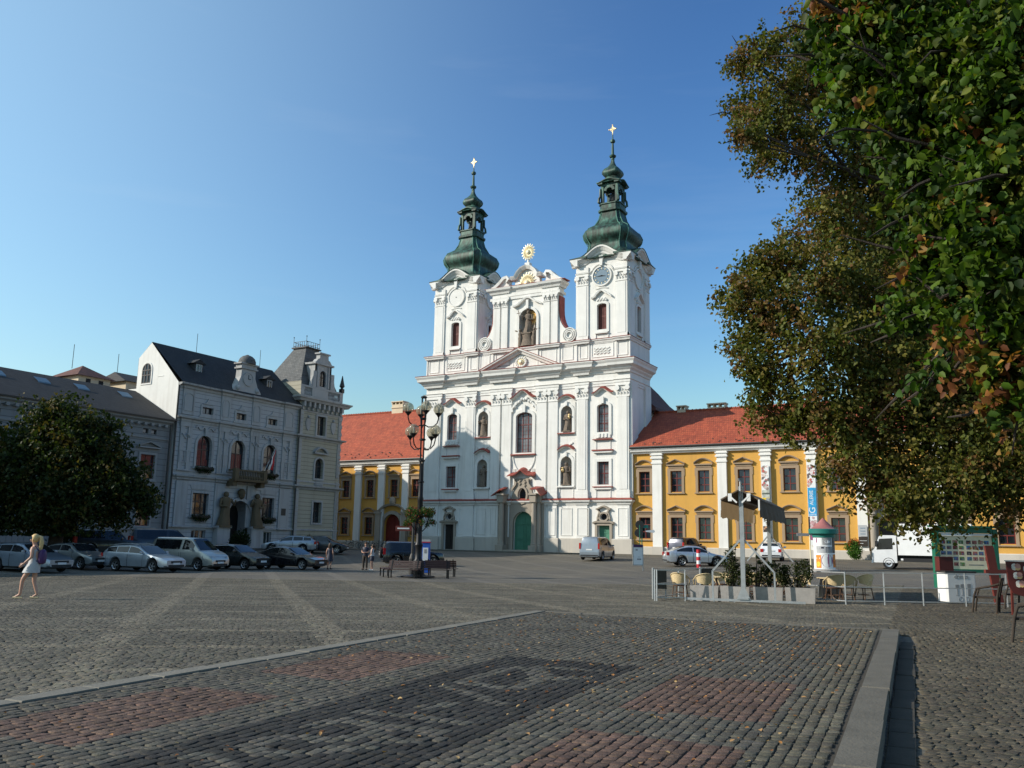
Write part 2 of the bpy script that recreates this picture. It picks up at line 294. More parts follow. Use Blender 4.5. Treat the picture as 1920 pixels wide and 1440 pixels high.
        fs = [(i*m+j, ((i+1)%n)*m+j, ((i+1)%n)*m+(j+1)%m, i*m+(j+1)%m) for i in range(n if closed else n-1) for j in range(m)]
        if not closed: fs += [tuple(range(m)), tuple(range((n-1)*m, n*m))]
        return s.add(vs, fs)
    def mould_uz(s, path, prof):
        """moulding along a curve in the facade plane; profile = (depth, height across the curve)"""
        P = [Vector(p) for p in path]; n = len(P); m = len(prof); vs = []
        for i in range(n):
            t = (P[min(i+1,n-1)]-P[max(i-1,0)]).normalized(); nn = Vector((-t.y,t.x))
            if i in (0,n-1): nn = Vector((0,1)) if abs(nn.y) > 0.3 else nn
            vs += [(P[i].x+nn.x*h, d, P[i].y+nn.y*h) for d,h in prof]
        fs = [(i*m+j, (i+1)*m+j, (i+1)*m+(j+1)%m, i*m+(j+1)%m) for i in range(n-1) for j in range(m)]+[tuple(range(m)), tuple(range((n-1)*m, n*m))]
        return s.add(vs, fs)
    def build(s, name, mat, parent=None, smooth=0.0, loc=None, local=False):
        me = bpy.data.meshes.new(name); o0 = Vector((0,0,0)) if local else (origin_of(parent) if parent else Vector(loc or (0,0,0)))
        me.from_pydata([(v[0]-o0.x, v[1]-o0.y, v[2]-o0.z) for v in s.v], [], s.f)
        if smooth:
            me.polygons.foreach_set('use_smooth', [True]*len(me.polygons)); me.set_sharp_from_angle(angle=R_(smooth))
        if s.t: set_tint(me, np.array(s.t))
        me.materials.append(M[mat] if isinstance(mat, str) else mat); me.update()
        o = bpy.data.objects.new(name, me); COL.objects.link(o)
        if parent: o.parent = parent
        elif loc and not local: o.location = loc
        return o
def set_tint(me, cols):
    """one colour per face, stored on its corners"""
    at = me.color_attributes.new('tint', 'FLOAT_COLOR', 'CORNER'); cnt = np.zeros(len(me.polygons), int); me.polygons.foreach_get('loop_total', cnt)
    c = np.ones((len(cols),4)); c[:,:3] = cols; at.data.foreach_set('color', np.repeat(c, cnt, axis=0).ravel())
def np_mesh(name, verts, faces, mat, cols=None, kind=None, parent=None):
    """big mesh of equal-sized faces from arrays"""
    me = bpy.data.meshes.new(name); k = faces.shape[1]; nf = len(faces)
    me.vertices.add(len(verts)); me.vertices.foreach_set('co', verts.astype(np.float32).ravel())
    me.loops.add(nf*k); me.loops.foreach_set('vertex_index', faces.astype(np.int32).ravel())
    me.polygons.add(nf); me.polygons.foreach_set('loop_start', np.arange(nf, dtype=np.int32)*k)
    me.update(calc_edges=True)
    if cols is not None: set_tint(me, cols)
    me.materials.append(M[mat]); o = bpy.data.objects.new(name, me); COL.objects.link(o)
    if parent: o.parent = parent
    if kind: o['kind'] = kind
    return o
def copy_tree(o, parent=None):
    c = o.copy(); COL.objects.link(c)
    if parent: c.parent = parent
    for ch in list(o.children): copy_tree(ch, c)
    return c
def arc(cu, cz, r, a0, a1, n=10, rz=None):
    return [(cu+r*math.cos(R_(a0+(a1-a0)*i/n)), cz+(rz or r)*math.sin(R_(a0+(a1-a0)*i/n))) for i in range(n+1)]
def arch_poly(u0, u1, z0, z1, rise=None, n=10):
    """opening outline with an arched head"""
    r = (u1-u0)/2; rise = r if rise is None else rise; c = (u0+u1)/2; zs = z1-rise
    if rise <= 0.01: return [(u0,z0),(u1,z0),(u1,z1),(u0,z1)]
    return [(u0,z0),(u1,z0)]+arc(c, zs, r, 0, 180, n, rise)
def grow(poly, e):
    """outline pushed outwards by e"""
    n = len(poly); out = []
    for i in range(n):
        a = Vector(poly[i])-Vector(poly[i-1]); b = Vector(poly[(i+1)%n])-Vector(poly[i])
        na = Vector((a.y,-a.x)).normalized(); nb = Vector((b.y,-b.x)).normalized(); o = (na+nb)/max(0.4, 1+na.dot(nb)); out.append((poly[i][0]+o.x*e, poly[i][1]+o.y*e))
    return out
def ring(mb, inner, e, d0, d1):
    """flat frame around an opening"""
    outer = grow(inner, e); n = len(inner)
    vs = [(u,d,z) for d in (d0,d1) for l in (outer,inner) for u,z in l]
    fs = []
    for i in range(n):
        j = (i+1)%n; fs += [(2*n+i,2*n+j,3*n+j,3*n+i), (i,j,2*n+j,2*n+i), (n+i,n+j,3*n+j,3*n+i)]
    return mb.add(vs, fs)
def window(fr, par, u0, u1, z0, z1, rise=0.0, d=-0.22, cols=2, rows=(0.66,), fw=0.08, fmat='redframe', gmat='glass', thick=0.05, subs=0, name='window'):
    """timber window set back in its opening: frame and glazing bars, with the panes as a sub-part"""
    poly = arch_poly(u0, u1, z0, z1, rise); inn = grow(poly, -fw); mb = MB(fr); ring(mb, inn, fw, d, d+thick)
    for i in range(1, cols):
        u = u0+(u1-u0)*i/cols; top = z1-(0 if rise == 0 else rise*(1-math.sqrt(max(0, 1-((u-(u0+u1)/2)/((u1-u0)/2))**2)))); mb.box(u-0.04, u+0.04, d+0.002, d+thick+0.008, z0+fw, top-fw*0.5)
    for t in rows:
        z = z0+(z1-z0)*t; mb.box(u0+fw*0.5, u1-fw*0.5, d+0.003, d+thick+0.012, z-0.045, z+0.045)
    if subs:                                   # thin leaded bars
        for i in range(1, cols*2):
            if i % 2: u = u0+(u1-u0)*i/(cols*2); mb.box(u-0.012, u+0.012, d+0.004, d+0.02, z0+fw, z1-max(fw, rise*0.6))
        for i in range(1, subs): z = z0+(z1-z0)*i/subs; mb.box(u0+fw, u1-fw, d+0.004, d+0.021, z-0.012, z+0.012)
    w = mb.build(name, fmat, par)
    g = MB(fr); n = len(inn); g.add([(u,d+0.001+thick*0.2,z) for u,z in inn], [tuple(t) for t in tessellate_polygon([[Vector((p[0],p[1],0)) for p in inn]])]); g.build('pane', gmat, w)
    return w
def hood_curve(u0, u1, z, rise, n=14):
    """eyebrow line: flat ends, swelling middle"""
    return [(u0+(u1-u0)*i/n, z+rise*(0.5-0.5*math.cos(2*math.pi*i/n))) for i in range(n+1)]
def capital(mb, u0, u1, d, z0, z1):
    """stucco composite capital: abacus, corner volutes, leaf knobs"""
    mb.box(u0-0.1, u1+0.1, 0.0, d+0.14, z1-0.16, z1); h = z1-z0; mb.box(u0-0.04, u1+0.04, 0.0, d+0.06, z0, z0+0.1)
    n = max(3, int((u1-u0)/0.32))
    for i in range(n):
        u = u0+(u1-u0)*(i+0.5)/n
        for r in range(2):
            uu = u+(0.12 if r else 0); zc = z0+h*(0.3+0.27*r)
            mb.add([(uu-0.1,d,zc-0.2),(uu+0.1,d,zc-0.2),(uu+0.13,d+0.05,zc+0.05),(uu-0.13,d+0.05,zc+0.05),(uu,d+0.17,zc+0.17)], [(0,1,4),(1,2,4),(2,3,4),(3,0,4)])
    for u in (u0+0.12, u1-0.12):
        vs = arc(u, z1-h*0.3, h*0.2, 0, 330, 9); mb.prism(vs, d, d+0.2)
def statue(mb, h, lean=0.0, arm=1, seed=0, w=1.0):
    """robed saint of carved stone, built standing at the origin; one mesh"""
    rnd = random.Random(seed); n = 18; vs = []; prof = [(0.0,0.30),(0.12,0.29),(0.3,0.235),(0.48,0.22),(0.56,0.20),(0.68,0.23),(0.78,0.25),(0.825,0.2),(0.85,0.085)]
    for t, r in prof:
        for k in range(n):
            a = 2*math.pi*k/n; fold = 1+0.13*math.sin(a*5+t*3+seed)*(1-t)+0.05*math.sin(a*9+seed)*(1-t)
            vs.append((lean*h*math.sin(t*3.0)*0.35+r*h*0.62*w*fold*math.cos(a), r*h*0.47*w*fold*math.sin(a), t*h))
    fs = [(i*n+k, i*n+(k+1)%n, (i+1)*n+(k+1)%n, (i+1)*n+k) for i in range(len(prof)-1) for k in range(n)]+[tuple(range(n))]
    mb.add(vs, fs); hx = lean*h*0.28
    mb.ball((hx,-0.02*h,0.915*h), 0.072*h, 10, 7, 1.25); mb.ball((hx,0.03*h,0.925*h), 0.075*h, 8, 6, 1.1)
    for sd in (-1,1):
        a = (hx+sd*0.15*h*w, 0, 0.79*h)
        if sd == arm: mb.tube([a, (hx+sd*0.25*h*w,-0.06*h,0.62*h), (hx+sd*0.2*h*w,-0.2*h,0.74*h)], [0.05*h,0.042*h,0.03*h], 7)
        else: mb.tube([a, (hx+sd*0.2*h*w,-0.02*h,0.58*h), (hx+sd*0.03*h,-0.16*h,0.56*h)], [0.05*h,0.045*h,0.03*h], 7)
    mb.box(-0.22*h, 0.22*h, -0.17*h, 0.17*h, -0.06*h, 0.0)
# height of the square: it dips in the middle and rises again to the buildings
CY, SY = math.cos(YAW), math.sin(YAW)
def sst(a, b, x): t = np.clip((x-a)/(b-a), 0, 1); return t*t*(3-2*t)
def ground(X, Y):
    yc = -X*SY+Y*CY; xc = X*CY+Y*SY; a = sst(50,81,Y); b = 1-sst(-62,-44,X)
    base = -0.42*sst(13,42,yc)*(1-0.6*sst(-2,22,xc))
    lowside = -0.13*sst(-0.55,-0.35, X*0.995+Y*0.101)*(1-sst(17.0,21.0,Y))          # the paving beside the raised platform lies a step lower
    return base*(1-np.maximum(a,b))+0.45*(1-(1-a)*(1-b))+lowside
def gz(x, y): return float(ground(np.float64(x), np.float64(y)))
# ------------------------------------------------------------------ the church
CX0, CY0 = -59.6, 82.1
def FC(u, d, z): return (CX0+u, CY0-d, z)
CW = 25.7
church = thing('church', 'white baroque church with two green copper tower tops and red trimmed facade', 'church', (CX0+CW/2, CY0, 0.45))
PIL = [(0.0,2.35),(5.6,7.1),(9.1,10.32),(10.48,11.75),(14.85,16.12),(16.28,17.5),(19.6,21.05),(24.2,25.7)]
PD = 0.2
def ressaut():
    """plan line of the facade that steps forward over the pilasters and turns the right-hand corner"""
    p = [(0.0,-5.5), (0.0, PD)]
    for a, b in [(0.0,2.35),(5.6,7.1),(9.1,11.75),(14.85,17.5),(19.6,21.05),(24.2,25.7)]:
        if a > 0: p += [(a,0.0),(a,PD)]
        p += [(b,PD)]
        if b < 25: p += [(b,0.0)]
    return p+[(CW,-5.5)]
# openings of the main storey
WIN_ARCH = [(3.15,4.5,12.9,15.85,0.28),(22.05,23.3,12.9,15.85,0.28)]
WIN_RECT = [(3.15,4.5,7.48,9.85),(22.05,23.3,7.48,9.85)]
NICHES = [(7.35,8.7,13.1,15.9),(7.35,8.7,7.46,10.5),(17.82,19.1,13.1,15.9),(17.82,19.1,7.46,10.5)]
CWIN = (12.28,14.32,11.08,15.5,0.45)
DOOR = (12.15,14.62,0.62,4.76)
w = MB(FC); holes = []
for u0,u1,z0,z1,r in WIN_ARCH: holes.append(arch_poly(u0,u1,z0,z1,r))
for q in WIN_RECT: holes.append(arch_poly(*q,0))
holes.append(arch_poly(*CWIN))
for q in NICHES: holes.append(arch_poly(*q))
holes.append([(13.22+0.52*math.cos(a*math.pi/8), 6.5+0.78*math.sin(a*math.pi/8)) for a in range(16)])
holes.append(arch_poly(*DOOR)); holes.append(arch_poly(3.12,4.5,0.6,3.35,0)); holes.append(arch_poly(22.12,23.4,0.6,3.35,0))
for c in (3.8,22.75): holes.append([(c+0.42*math.cos(a*math.pi/7), 4.22+0.34*math.sin(a*math.pi/7)) for a in range(14)])
w.holed([(0,0.3),(CW,0.3),(CW,20.3),(0,20.3)], holes, 0.0, 0.45)
w.add([(0,0,0.3),(0,-5.6,0.3),(0,-5.6,22.8),(0,0,22.8)], [(0,1,2,3)]); w.add([(CW,0,0.3),(CW,-5.6,0.3),(CW,-5.6,22.8),(CW,0,22.8)], [(0,1,2,3)])
w.add([(0,0,20.3),(CW,0,20.3),(CW,0,22.8),(0,0,22.8)], [(0,1,2,3)]); w.add([(0,-5.6,0.3),(CW,-5.6,0.3),(CW,-5.6,22.8),(0,-5.6,22.8)], [(0,1,2,3)])
w.add([(0,0,22.7),(CW,0,22.7),(CW,-5.6,22.7),(0,-5.6,22.7)], [(0,1,2,3)])
w.build('wall', 'white', church)
# pilasters with bases; capitals
for a, b in PIL:
    p = MB(FC); e_ = 0.1 if b-a > 1.3 else 0.04
    p.box(a+e_, b-e_, 0.0, PD, 6.9, 16.55); p.box(a, b, 0.0, PD+0.08, 6.1, 6.55); p.box(a+0.03, b-0.03, 0.0, PD+0.05, 6.55, 6.9); p.box(a, b, 0.0, PD, 16.5, 18.0)
    p.box(a+0.1, b-0.1, 0.0, PD*0.8, 2.05, 5.5)
    if b-a > 1.3: p.box(a+0.28, b-0.28, PD, PD+0.05, 7.0, 16.45)
    pi_ = p.build('pilaster', 'white_trim', church); c = MB(FC); capital(c, a+0.06, b-0.06, PD, 16.45, 17.8); c.build('capital', 'white_trim', pi_)
for d0 in (-1.6,-5.4): p = MB(FC); p.box(CW, CW+PD, d0, d0+1.6, 6.1, 18.0); p.build('pilaster', 'white_trim', church)
# plinth, string course, entablature
R0 = ressaut()
def span(a, b):
    """the piece of the stepped facade line between a and b"""
    if a < 0: return [q for q in R0 if q[0] <= b and not (q[0] > b)]+[(b, 0.0)]
    return [(a, 0.0)]+[q for q in R0 if a < q[0] < b]+([(b, 0.0)] if b < 25 else [q for q in R0 if q[0] >= CW])
for a, b in ((-1,2.86),(4.76,10.5),(15.9,21.84),(23.66,26)): pl = MB(FC); pl.mould(span(a,b), [(0.0,0.2),(0.22,0.2),(0.22,1.95),(0.16,2.03),(0.0,2.03)]); pl.build('plinth', 'plinth', church)
st = MB(FC); st.mould(ressaut(), [(0.0,5.45),(0.06,5.45),(0.1,5.6),(0.3,5.75),(0.34,5.9),(0.0,5.9)]); st.build('string_course', 'white_trim', church)
e = MB(FC)
e.mould(ressaut(), [(0.0,17.75),(0.08,17.75),(0.08,17.98),(0.13,18.0),(0.13,18.22),(0.22,18.3),(0.0,18.3)])
e.mould(ressaut(), [(0.0,19.05),(0.1,19.05),(0.16,19.25),(0.34,19.42),(0.4,19.55),(0.72,19.75),(0.76,20.0),(0.9,20.22),(0.92,20.33),(0.0,20.33)])
e.build('cornice', 'white_trim', church)
for pr_ in ([(0.0,20.34),(0.95,20.34),(0.96,20.40),(0.0,20.62)],[(0.0,5.91),(0.36,5.91),(0.37,5.98),(0.0,6.16)],[(-0.1,22.8),(0.27,22.8),(0.28,22.86),(-0.1,22.95)]): rs = MB(FC); rs.mould(ressaut(), pr_); rs.build('red_cornice_cover', 'redsheet', church)
# windows and niches, each with its stucco surround and its hood of red sheet
def hood(tr, rs, u0, u1, z, rise, out=0.42, shape='eye'):
    path = hood_curve(u0,u1,z,rise) if shape == 'eye' else [(u0+(u1-u0)*i/10, z+rise*(1-((i-5)/5)**2)) for i in range(11)]
    rs.mould_uz(path, [(0.0,0.0),(out,-0.1),(out+0.02,-0.02),(0.0,0.16)]); tr.mould_uz(path, [(0.0,-0.2),(out-0.2,-0.2),(out-0.04,-0.11),(0.0,-0.01)])
def dress(w, tr, rs): o_ = tr.build('stucco_surround', 'white_trim', w); (rs.build('red_hood', 'redsheet', w) if rs.v else None)
for q in WIN_ARCH:
    u = (q[0]+q[1])/2; tr, rs = MB(FC), MB(FC); w_ = window(FC, church, *q, subs=7, d=-0.3, rows=(0.33,0.66), gmat='curtained')
    hood(tr,rs,u-1.15,u+1.15,17.05,0.55); ring(tr, arch_poly(u-0.66,u+0.66,12.9,15.85,0.28), 0.3, 0.0, 0.12); tr.box(u-0.16,u+0.16,0.1,0.3,15.9,16.6)
    rs.box(u-1.1,u+1.1,0.0,0.32,12.1,12.18); tr.box(u-0.85,u+0.85,0.0,0.14,12.3,12.62)
    for s in (-1,1): tr.box(u+s*0.8-0.06,u+s*0.8+0.06,0.0,0.06,11.1,12.1)
    for s in (-1,0,1): tr.box(u+s*0.4-0.1,u+s*0.4+0.1,0.1,0.22,12.35,12.75)
    dress(w_, tr, rs)
for q in WIN_RECT:
    u = (q[0]+q[1])/2; tr, rs = MB(FC), MB(FC); w_ = window(FC, church, *q, 0.0, subs=6, d=-0.3, rows=(0.5,), gmat='curtained')
    ring(tr, arch_poly(u-0.66,u+0.66,7.48,9.85,0), 0.3, 0.0, 0.1); rs.box(u-1.15,u+1.15,0.0,0.4,10.95,11.08); tr.box(u-1.05,u+1.05,0.0,0.3,10.75,10.94)
    rs.box(u-1.1,u+1.1,0.0,0.32,7.2,7.3); tr.box(u-0.95,u+0.95,0.0,0.24,7.0,7.19)
    for s in (-1,1): tr.box(u+s*0.8-0.06,u+s*0.8+0.06,0.0,0.06,6.2,7.0)
    dress(w_, tr, rs)
for u0,u1,z0,z1 in NICHES:
    nb = MB(FC); c0 = (u0+u1)/2; r = (u1-u0)/2; n = 10; u = c0
    vs = [(c0-r*math.cos(math.pi*k/n), -0.02-r*0.95*math.sin(math.pi*k/n), z) for z in (z0,z1-r) for k in range(n+1)]
    nb.add(vs, [(k,k+1,n+2+k,n+1+k) for k in range(n)])
    m = 6; dv = [(c0-r*math.cos(math.pi*k/n)*math.cos(math.pi/2*j/m), -0.02-r*0.95*math.sin(math.pi*k/n)*math.cos(math.pi/2*j/m), z1-r+r*math.sin(math.pi/2*j/m)) for j in range(m+1) for k in range(n+1)]
    nb.add(dv, [(j*(n+1)+k,j*(n+1)+k+1,(j+1)*(n+1)+k+1,(j+1)*(n+1)+k) for j in range(m) for k in range(n)]); nb.add([(u0,0,z0),(u1,0,z0),(u1,-0.8,z0),(u0,-0.8,z0)], [(0,1,2,3)])
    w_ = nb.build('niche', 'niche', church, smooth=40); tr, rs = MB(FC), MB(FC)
    hood(tr,rs,u-0.95,u+0.95,z1+0.75,0.42,0.4,'seg'); ring(tr, arch_poly(u-0.66,u+0.66,z0,z1), 0.3, 0.0, 0.12)
    rs.box(u-1.0,u+1.0,0.0,0.3,z0-0.2,z0-0.1) if z0 > 10 else tr.box(u-1.0,u+1.0,0.0,0.26,z0-0.2,z0-0.06)
    for s in (-1,1): tr.box(u+s*0.98-0.05,u+s*0.98+0.05,0.0,0.09,z0,z1+0.4)
    tr.box(u-0.12,u+0.12,0.1,0.26,z1+0.02,z1+0.5)
    if z0 > 10: tr.mould_uz([(u-0.75+1.5*k/12, 11.9-0.3*math.sin(math.pi*k/12)) for k in range(13)], [(0,0),(0.1,0),(0.1,0.1),(0,0.1)])
    else:
        for s in (-1,1): tr.box(u+s*0.8-0.05,u+s*0.8+0.05,0.0,0.06,6.2,7.25)
    dress(w_, tr, rs)
tr, rs = MB(FC), MB(FC); w_ = window(FC, church, *CWIN, cols=3, rows=(0.36,0.7), subs=11, d=-0.3, gmat='curtained')
hood(tr,rs,11.65,14.65,17.15,0.85,0.5); ring(tr, arch_poly(*CWIN), 0.34, 0.0, 0.13); q = MB(FC); q.box(11.75,14.85,0.0,0.36,10.82,10.93); q.build('red_sill', 'redsheet', w_)
for s in (-1,1):
    tr.mould_uz([(13.3+s*(1.45-0.1*k+0.25*math.sin(k*0.7)), 15.6+0.2*k) for k in range(7)], [(0,-0.1),(0.22,-0.1),(0.22,0.1),(0,0.1)])
    tr.mould_uz([(13.3+s*(1.35-0.12*k*k/9), 10.7-0.22*k) for k in range(8)], [(0,-0.05),(0.1,-0.05),(0.1,0.05),(0,0.05)])
for k in range(9):
    a = k/8; tr.ball((12.1+2.4*a, 0.08, 16.2+0.75*math.sin(math.pi*a)+0.1*(k%2)), 0.2, 8, 5)
tr.box(13.1,13.5,0.1,0.32,15.5,16.3); tr.mould_uz(arc(13.3,9.35,0.7,200,340,8,0.35), [(0,-0.06),(0.1,-0.06),(0.1,0.06),(0,0.06)])
for s in (-1,1):
    for k in range(3): tr.box(13.3+s*(1.05+0.13*k)-0.04,13.3+s*(1.05+0.13*k)+0.04,0,0.07,9.0,9.35)
dress(w_, tr, rs)
tr = MB(FC); rs = MB(FC)
# sunk panels of the base storey and of the attic, drawn by their raised borders
for a, b in ((0.3,2.0),(5.0,6.2),(7.3,8.6),(9.2,10.0),(16.5,17.3),(17.75,19.2),(19.75,21.2),(24.3,25.5)): q = MB(FC); ring(q, arch_poly(a+0.12,b-0.12,2.35,5.05,0), 0.06, 0.0, 0.055 if (a,b) in ((5.0,6.2),(7.3,8.6),(17.75,19.2)) else PD*0.8+0.05); q.build('panel_border', 'white_trim', church)
for a, b in ((0.25,1.7),(2.7,5.3),(6.0,7.0),(7.35,8.7),(9.4,11.4),(15.2,17.2),(17.8,19.2),(19.9,20.9),(21.3,23.9),(24.3,25.5)): q = MB(FC); ring(q, arch_poly(a+0.1,b-0.1,20.95,22.35,0), 0.07, 0.0, 0.06); q.build('panel_border', 'white_trim', church)
for a, b in ((0.9,6.8),(19.6,25.5)):
    q = MB(FC)
    for k in range(16):
        for r in range(3): q.ball((a+2.05+0.115*k+0.05*(r%2), 0.01, 21.3+0.25*r+0.06*math.sin(k*1.7+r)), 0.09, 6, 4)
    q.build('stucco_relief', 'white_trim', church)
for u in (0.0,2.35,5.6,7.1,9.1,11.75,14.85,17.5,19.6,21.05,24.2,CW): q = MB(FC); q.box(u-0.07,u+0.07,0.0,0.09,20.6,22.75); q.build('attic_strip', 'white_trim', church)
tr.mould(ressaut(), [(0.0,22.45),(0.1,22.45),(0.14,22.6),(0.24,22.7),(0.25,22.79),(0.0,22.79)])
# pediment over the middle
pa, pb, pt = (7.7,20.42), (17.75,20.42), (12.72,22.6)
prof = [(0.05,-0.45),(0.35,-0.45),(0.45,-0.2),(0.75,-0.12),(0.8,0.05),(0.05,0.05)]
tr.mould_uz([pa,pt], prof); tr.mould_uz([pt,pb], prof); rs.mould_uz([pa,pt,pb], [(0.0,0.06),(0.83,0.06),(0.83,0.12),(0.0,0.14)])
tr.prism([(8.9,20.5),(16.6,20.5),(12.72,22.2)], 0.0, 0.06)
pe = tr.build('pediment', 'white_trim', church); rs.build('red_hood', 'redsheet', pe); rs = MB(FC)
em = MB(FC)
for k in range(12):
    a = 2*math.pi*k/12; em.add([(12.85,0.22,21.15),(12.85+0.7*math.cos(a-0.12),0.14,21.15+0.6*math.sin(a-0.12)),(12.85+0.8*math.cos(a),0.14,21.15+0.7*math.sin(a)),(12.85+0.7*math.cos(a+0.12),0.14,21.15+0.6*math.sin(a+0.12))], [(0,1,2),(0,2,3)])
em.ball((12.85,0.14,21.15), 0.33, 10, 6); em.build('gilded_emblem', 'palegold', church)
ws = MB(FC)
for k in range(14): a = 2*math.pi*k/14; ws.ball((12.85+0.62*math.cos(a),0.12,21.15+0.5*math.sin(a)), 0.17, 7, 5)
ws.build('stucco_wreath', 'white_trim', church)
for cu_, cz_, ru_, rz_ in ((13.22,6.5,0.52,0.78),(3.8,4.22,0.42,0.34),(22.75,4.22,0.42,0.34)):
    ov = MB(FC); ov.add([(cu_+ru_*math.cos(a*math.pi/8),-0.25,cz_+rz_*math.sin(a*math.pi/8)) for a in range(16)], [tuple(range(16))]); ov.build('oval_window', 'glass', church)
# main portal
po = MB(FC)
ring(po, arch_poly(*DOOR), 0.36, 0.02, 0.22)
po.holed([(11.4,0.5),(15.3,0.5),(15.3,5.6),(14.75,6.0),(14.35,7.0),(14.25,8.3),(12.2,8.3),(12.1,7.0),(11.75,6.0),(11.4,5.6)], [arch_poly(*DOOR), [(13.22+0.52*math.cos(a*math.pi/8), 6.5+0.78*math.sin(a*math.pi/8)) for a in range(16)]], 0.12, 0.12)
for s, c0 in ((-1,10.85),(1,15.45)):
    for k, dd in ((0,0.55),(1,0.95)):
        cu = c0-s*0.32*k; po.lathe([(0.36,0.45),(0.36,0.9),(0.3,0.95),(0.33,1.05),(0.29,1.15),(0.26,3.0),(0.235,5.3),(0.3,5.35),(0.3,5.45)], (cu,dd,0.3), 14)
        po.box(cu-0.42,cu+0.42,0.0,dd+0.42,0.3,1.2); po.box(cu-0.36,cu+0.36,0.0,dd+0.36,5.7,6.45); po.box(cu-0.48,cu+0.48,0.0,dd+0.5,6.45,6.62)
po.box(10.4,11.5,0.0,0.3,0.4,6.0); po.box(14.9,15.95,0.0,0.3,0.4,6.0); po.box(11.0,15.6,0.0,1.7,0.3,0.58); po.box(11.3,15.3,0.0,1.3,0.58,0.72)
ring(po, [(13.22+0.52*math.cos(a*math.pi/8), 6.5+0.78*math.sin(a*math.pi/8)) for a in range(16)], 0.2, 0.1, 0.24)
for s in (-1,1):
    po.mould_uz([(13.22+s*(1.0+0.25*math.cos(k*0.8)), 7.0+0.22*k) for k in range(6)], [(0.1,-0.1),(0.3,-0.1),(0.3,0.1),(0.1,0.1)])
    for k in range(5): po.ball((13.22+s*(0.25+0.1*(k%2)), 0.14, 7.4+0.17*k), 0.13, 7, 5)
po.build('stone_portal', 'stone', church)
rp = MB(FC)
for s, c0 in ((-1,10.85),(1,15.45)):
    a, b = (c0-0.75,c0+0.6) if s < 0 else (c0-0.55,c0+0.75); path = [(a,6.66),(a+0.45,7.0),(b-0.35,7.35),(b,7.3)] if s < 0 else [(a,7.35),(b-0.4,7.3),(b,6.66)]
    rp.mould_uz(path, [(0.0,0.0),(1.5,-0.35),(1.52,-0.25),(0.0,0.14)])
rp.mould_uz([(11.6+3.3*k/16, 8.55+0.62*math.sin(math.pi*k/16)+0.16*math.cos(4*math.pi*k/16)) for k in range(17)], [(0.0,0.0),(0.75,-0.25),(0.77,-0.15),(0.0,0.2)])
rp.build('portal_roof', 'redsheet', church)
dr = MB(FC); dp = arch_poly(DOOR[0],DOOR[1],DOOR[2],DOOR[3]); dr.prism(dp, -0.36, -0.3)
dr.box(13.36,13.41,-0.3,-0.26,0.7,4.6); dr.box(12.2,14.58,-0.3,-0.25,3.42,3.56)
for s in (-1,1):
    for z0, z1 in ((0.95,1.7),(1.9,3.3)): ring(dr, arch_poly(13.385+s*0.6-0.4,13.385+s*0.6+0.4,z0,z1,0), 0.06, -0.3, -0.265)
dr.build('double_door', 'greendoor', church)
for c0, mt in ((3.8,'darkdoor'),(22.76,'greendoor')):
    sd = MB(FC); sd.box(c0-0.7,c0+0.7,-0.36,-0.3,0.6,3.35); sd.box(c0-0.03,c0+0.03,-0.3,-0.26,0.6,3.35); sd.box(c0-0.7,c0+0.7,-0.3,-0.27,2.6,2.7); sd.build('side_door', mt, church)
for c0 in (3.8,22.76):
    sp = MB(FC)
    ring(sp, arch_poly(c0-0.68,c0+0.68,0.6,3.35,0), 0.26, 0.02, 0.2); sp.mould_uz([(c0-1.15,3.6),(c0-0.8,3.72),(c0+0.8,3.72),(c0+1.15,3.6)], [(0,-0.1),(0.34,-0.1),(0.36,0.08),(0,0.1)])
    ring(sp, [(c0+0.42*math.cos(a*math.pi/7), 4.22+0.34*math.sin(a*math.pi/7)) for a in range(14)], 0.16, 0.02, 0.2)
    for s in (-1,1): sp.mould_uz([(c0+s*(0.75-0.1*k),3.8+0.3*k) for k in range(4)]+[(c0+s*0.62,5.0)], [(0,-0.1),(0.2,-0.1),(0.2,0.1),(0,0.1)])
    sp.mould_uz(hood_curve(c0-0.8,c0+0.8,5.0,0.28), [(0,-0.08),(0.3,-0.08),(0.32,0.06),(0,0.1)]); sp.box(c0-1.1,c0+1.1,0.0,0.9,0.3,0.56); sp.build('side_portal', 'stone', church)
# middle gable
G0, G1, GZ = 9.0, 17.3, 22.85
gm = MB(FC); GD = -1.3
outl = [(7.35,GZ),(19.25,GZ)]+[(18.9,23.9)]+[(17.3+1.55*(1-math.sin(R_(90*k/8))), 24.2+2.6*(1-math.cos(R_(90*k/8)))) for k in range(9)]+[(17.3,29.0),(9.0,29.0)]+[(9.0-1.3*(1-math.sin(R_(90*k/8))), 24.2+2.6*(1-math.cos(R_(90*k/8)))) for k in range(8,-1,-1)]+[(7.5,23.9)]
nic = arch_poly(12.45,14.65,GZ+0.05,27.2)
gm.holed(outl, [nic], -0.05, 0.9); gm.add([(u,GD,z) for u,z in outl], [tuple(t) for t in tessellate_polygon([[Vector((a,b,0)) for a,b in outl]])])
n = len(outl); gm.add([(u,d,z) for d in (-0.05,GD) for u,z in outl], [(i,(i+1)%n,n+(i+1)%n,n+i) for i in range(n) if i != 0])
gm.build('gable', 'white', church)
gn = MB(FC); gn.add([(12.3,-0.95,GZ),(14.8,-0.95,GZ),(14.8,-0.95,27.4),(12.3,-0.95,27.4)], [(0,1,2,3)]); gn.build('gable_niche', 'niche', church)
gt = MB(FC)
for a, b in ((9.05,9.95),(10.15,10.95),(15.5,16.3),(16.5,17.3)): gt.box(a,b,-0.05,0.13,GZ,29.0); capital(gt,a+0.02,b-0.02,0.13,27.7,28.55)
ring(gt, nic, 0.28, -0.06, 0.1)
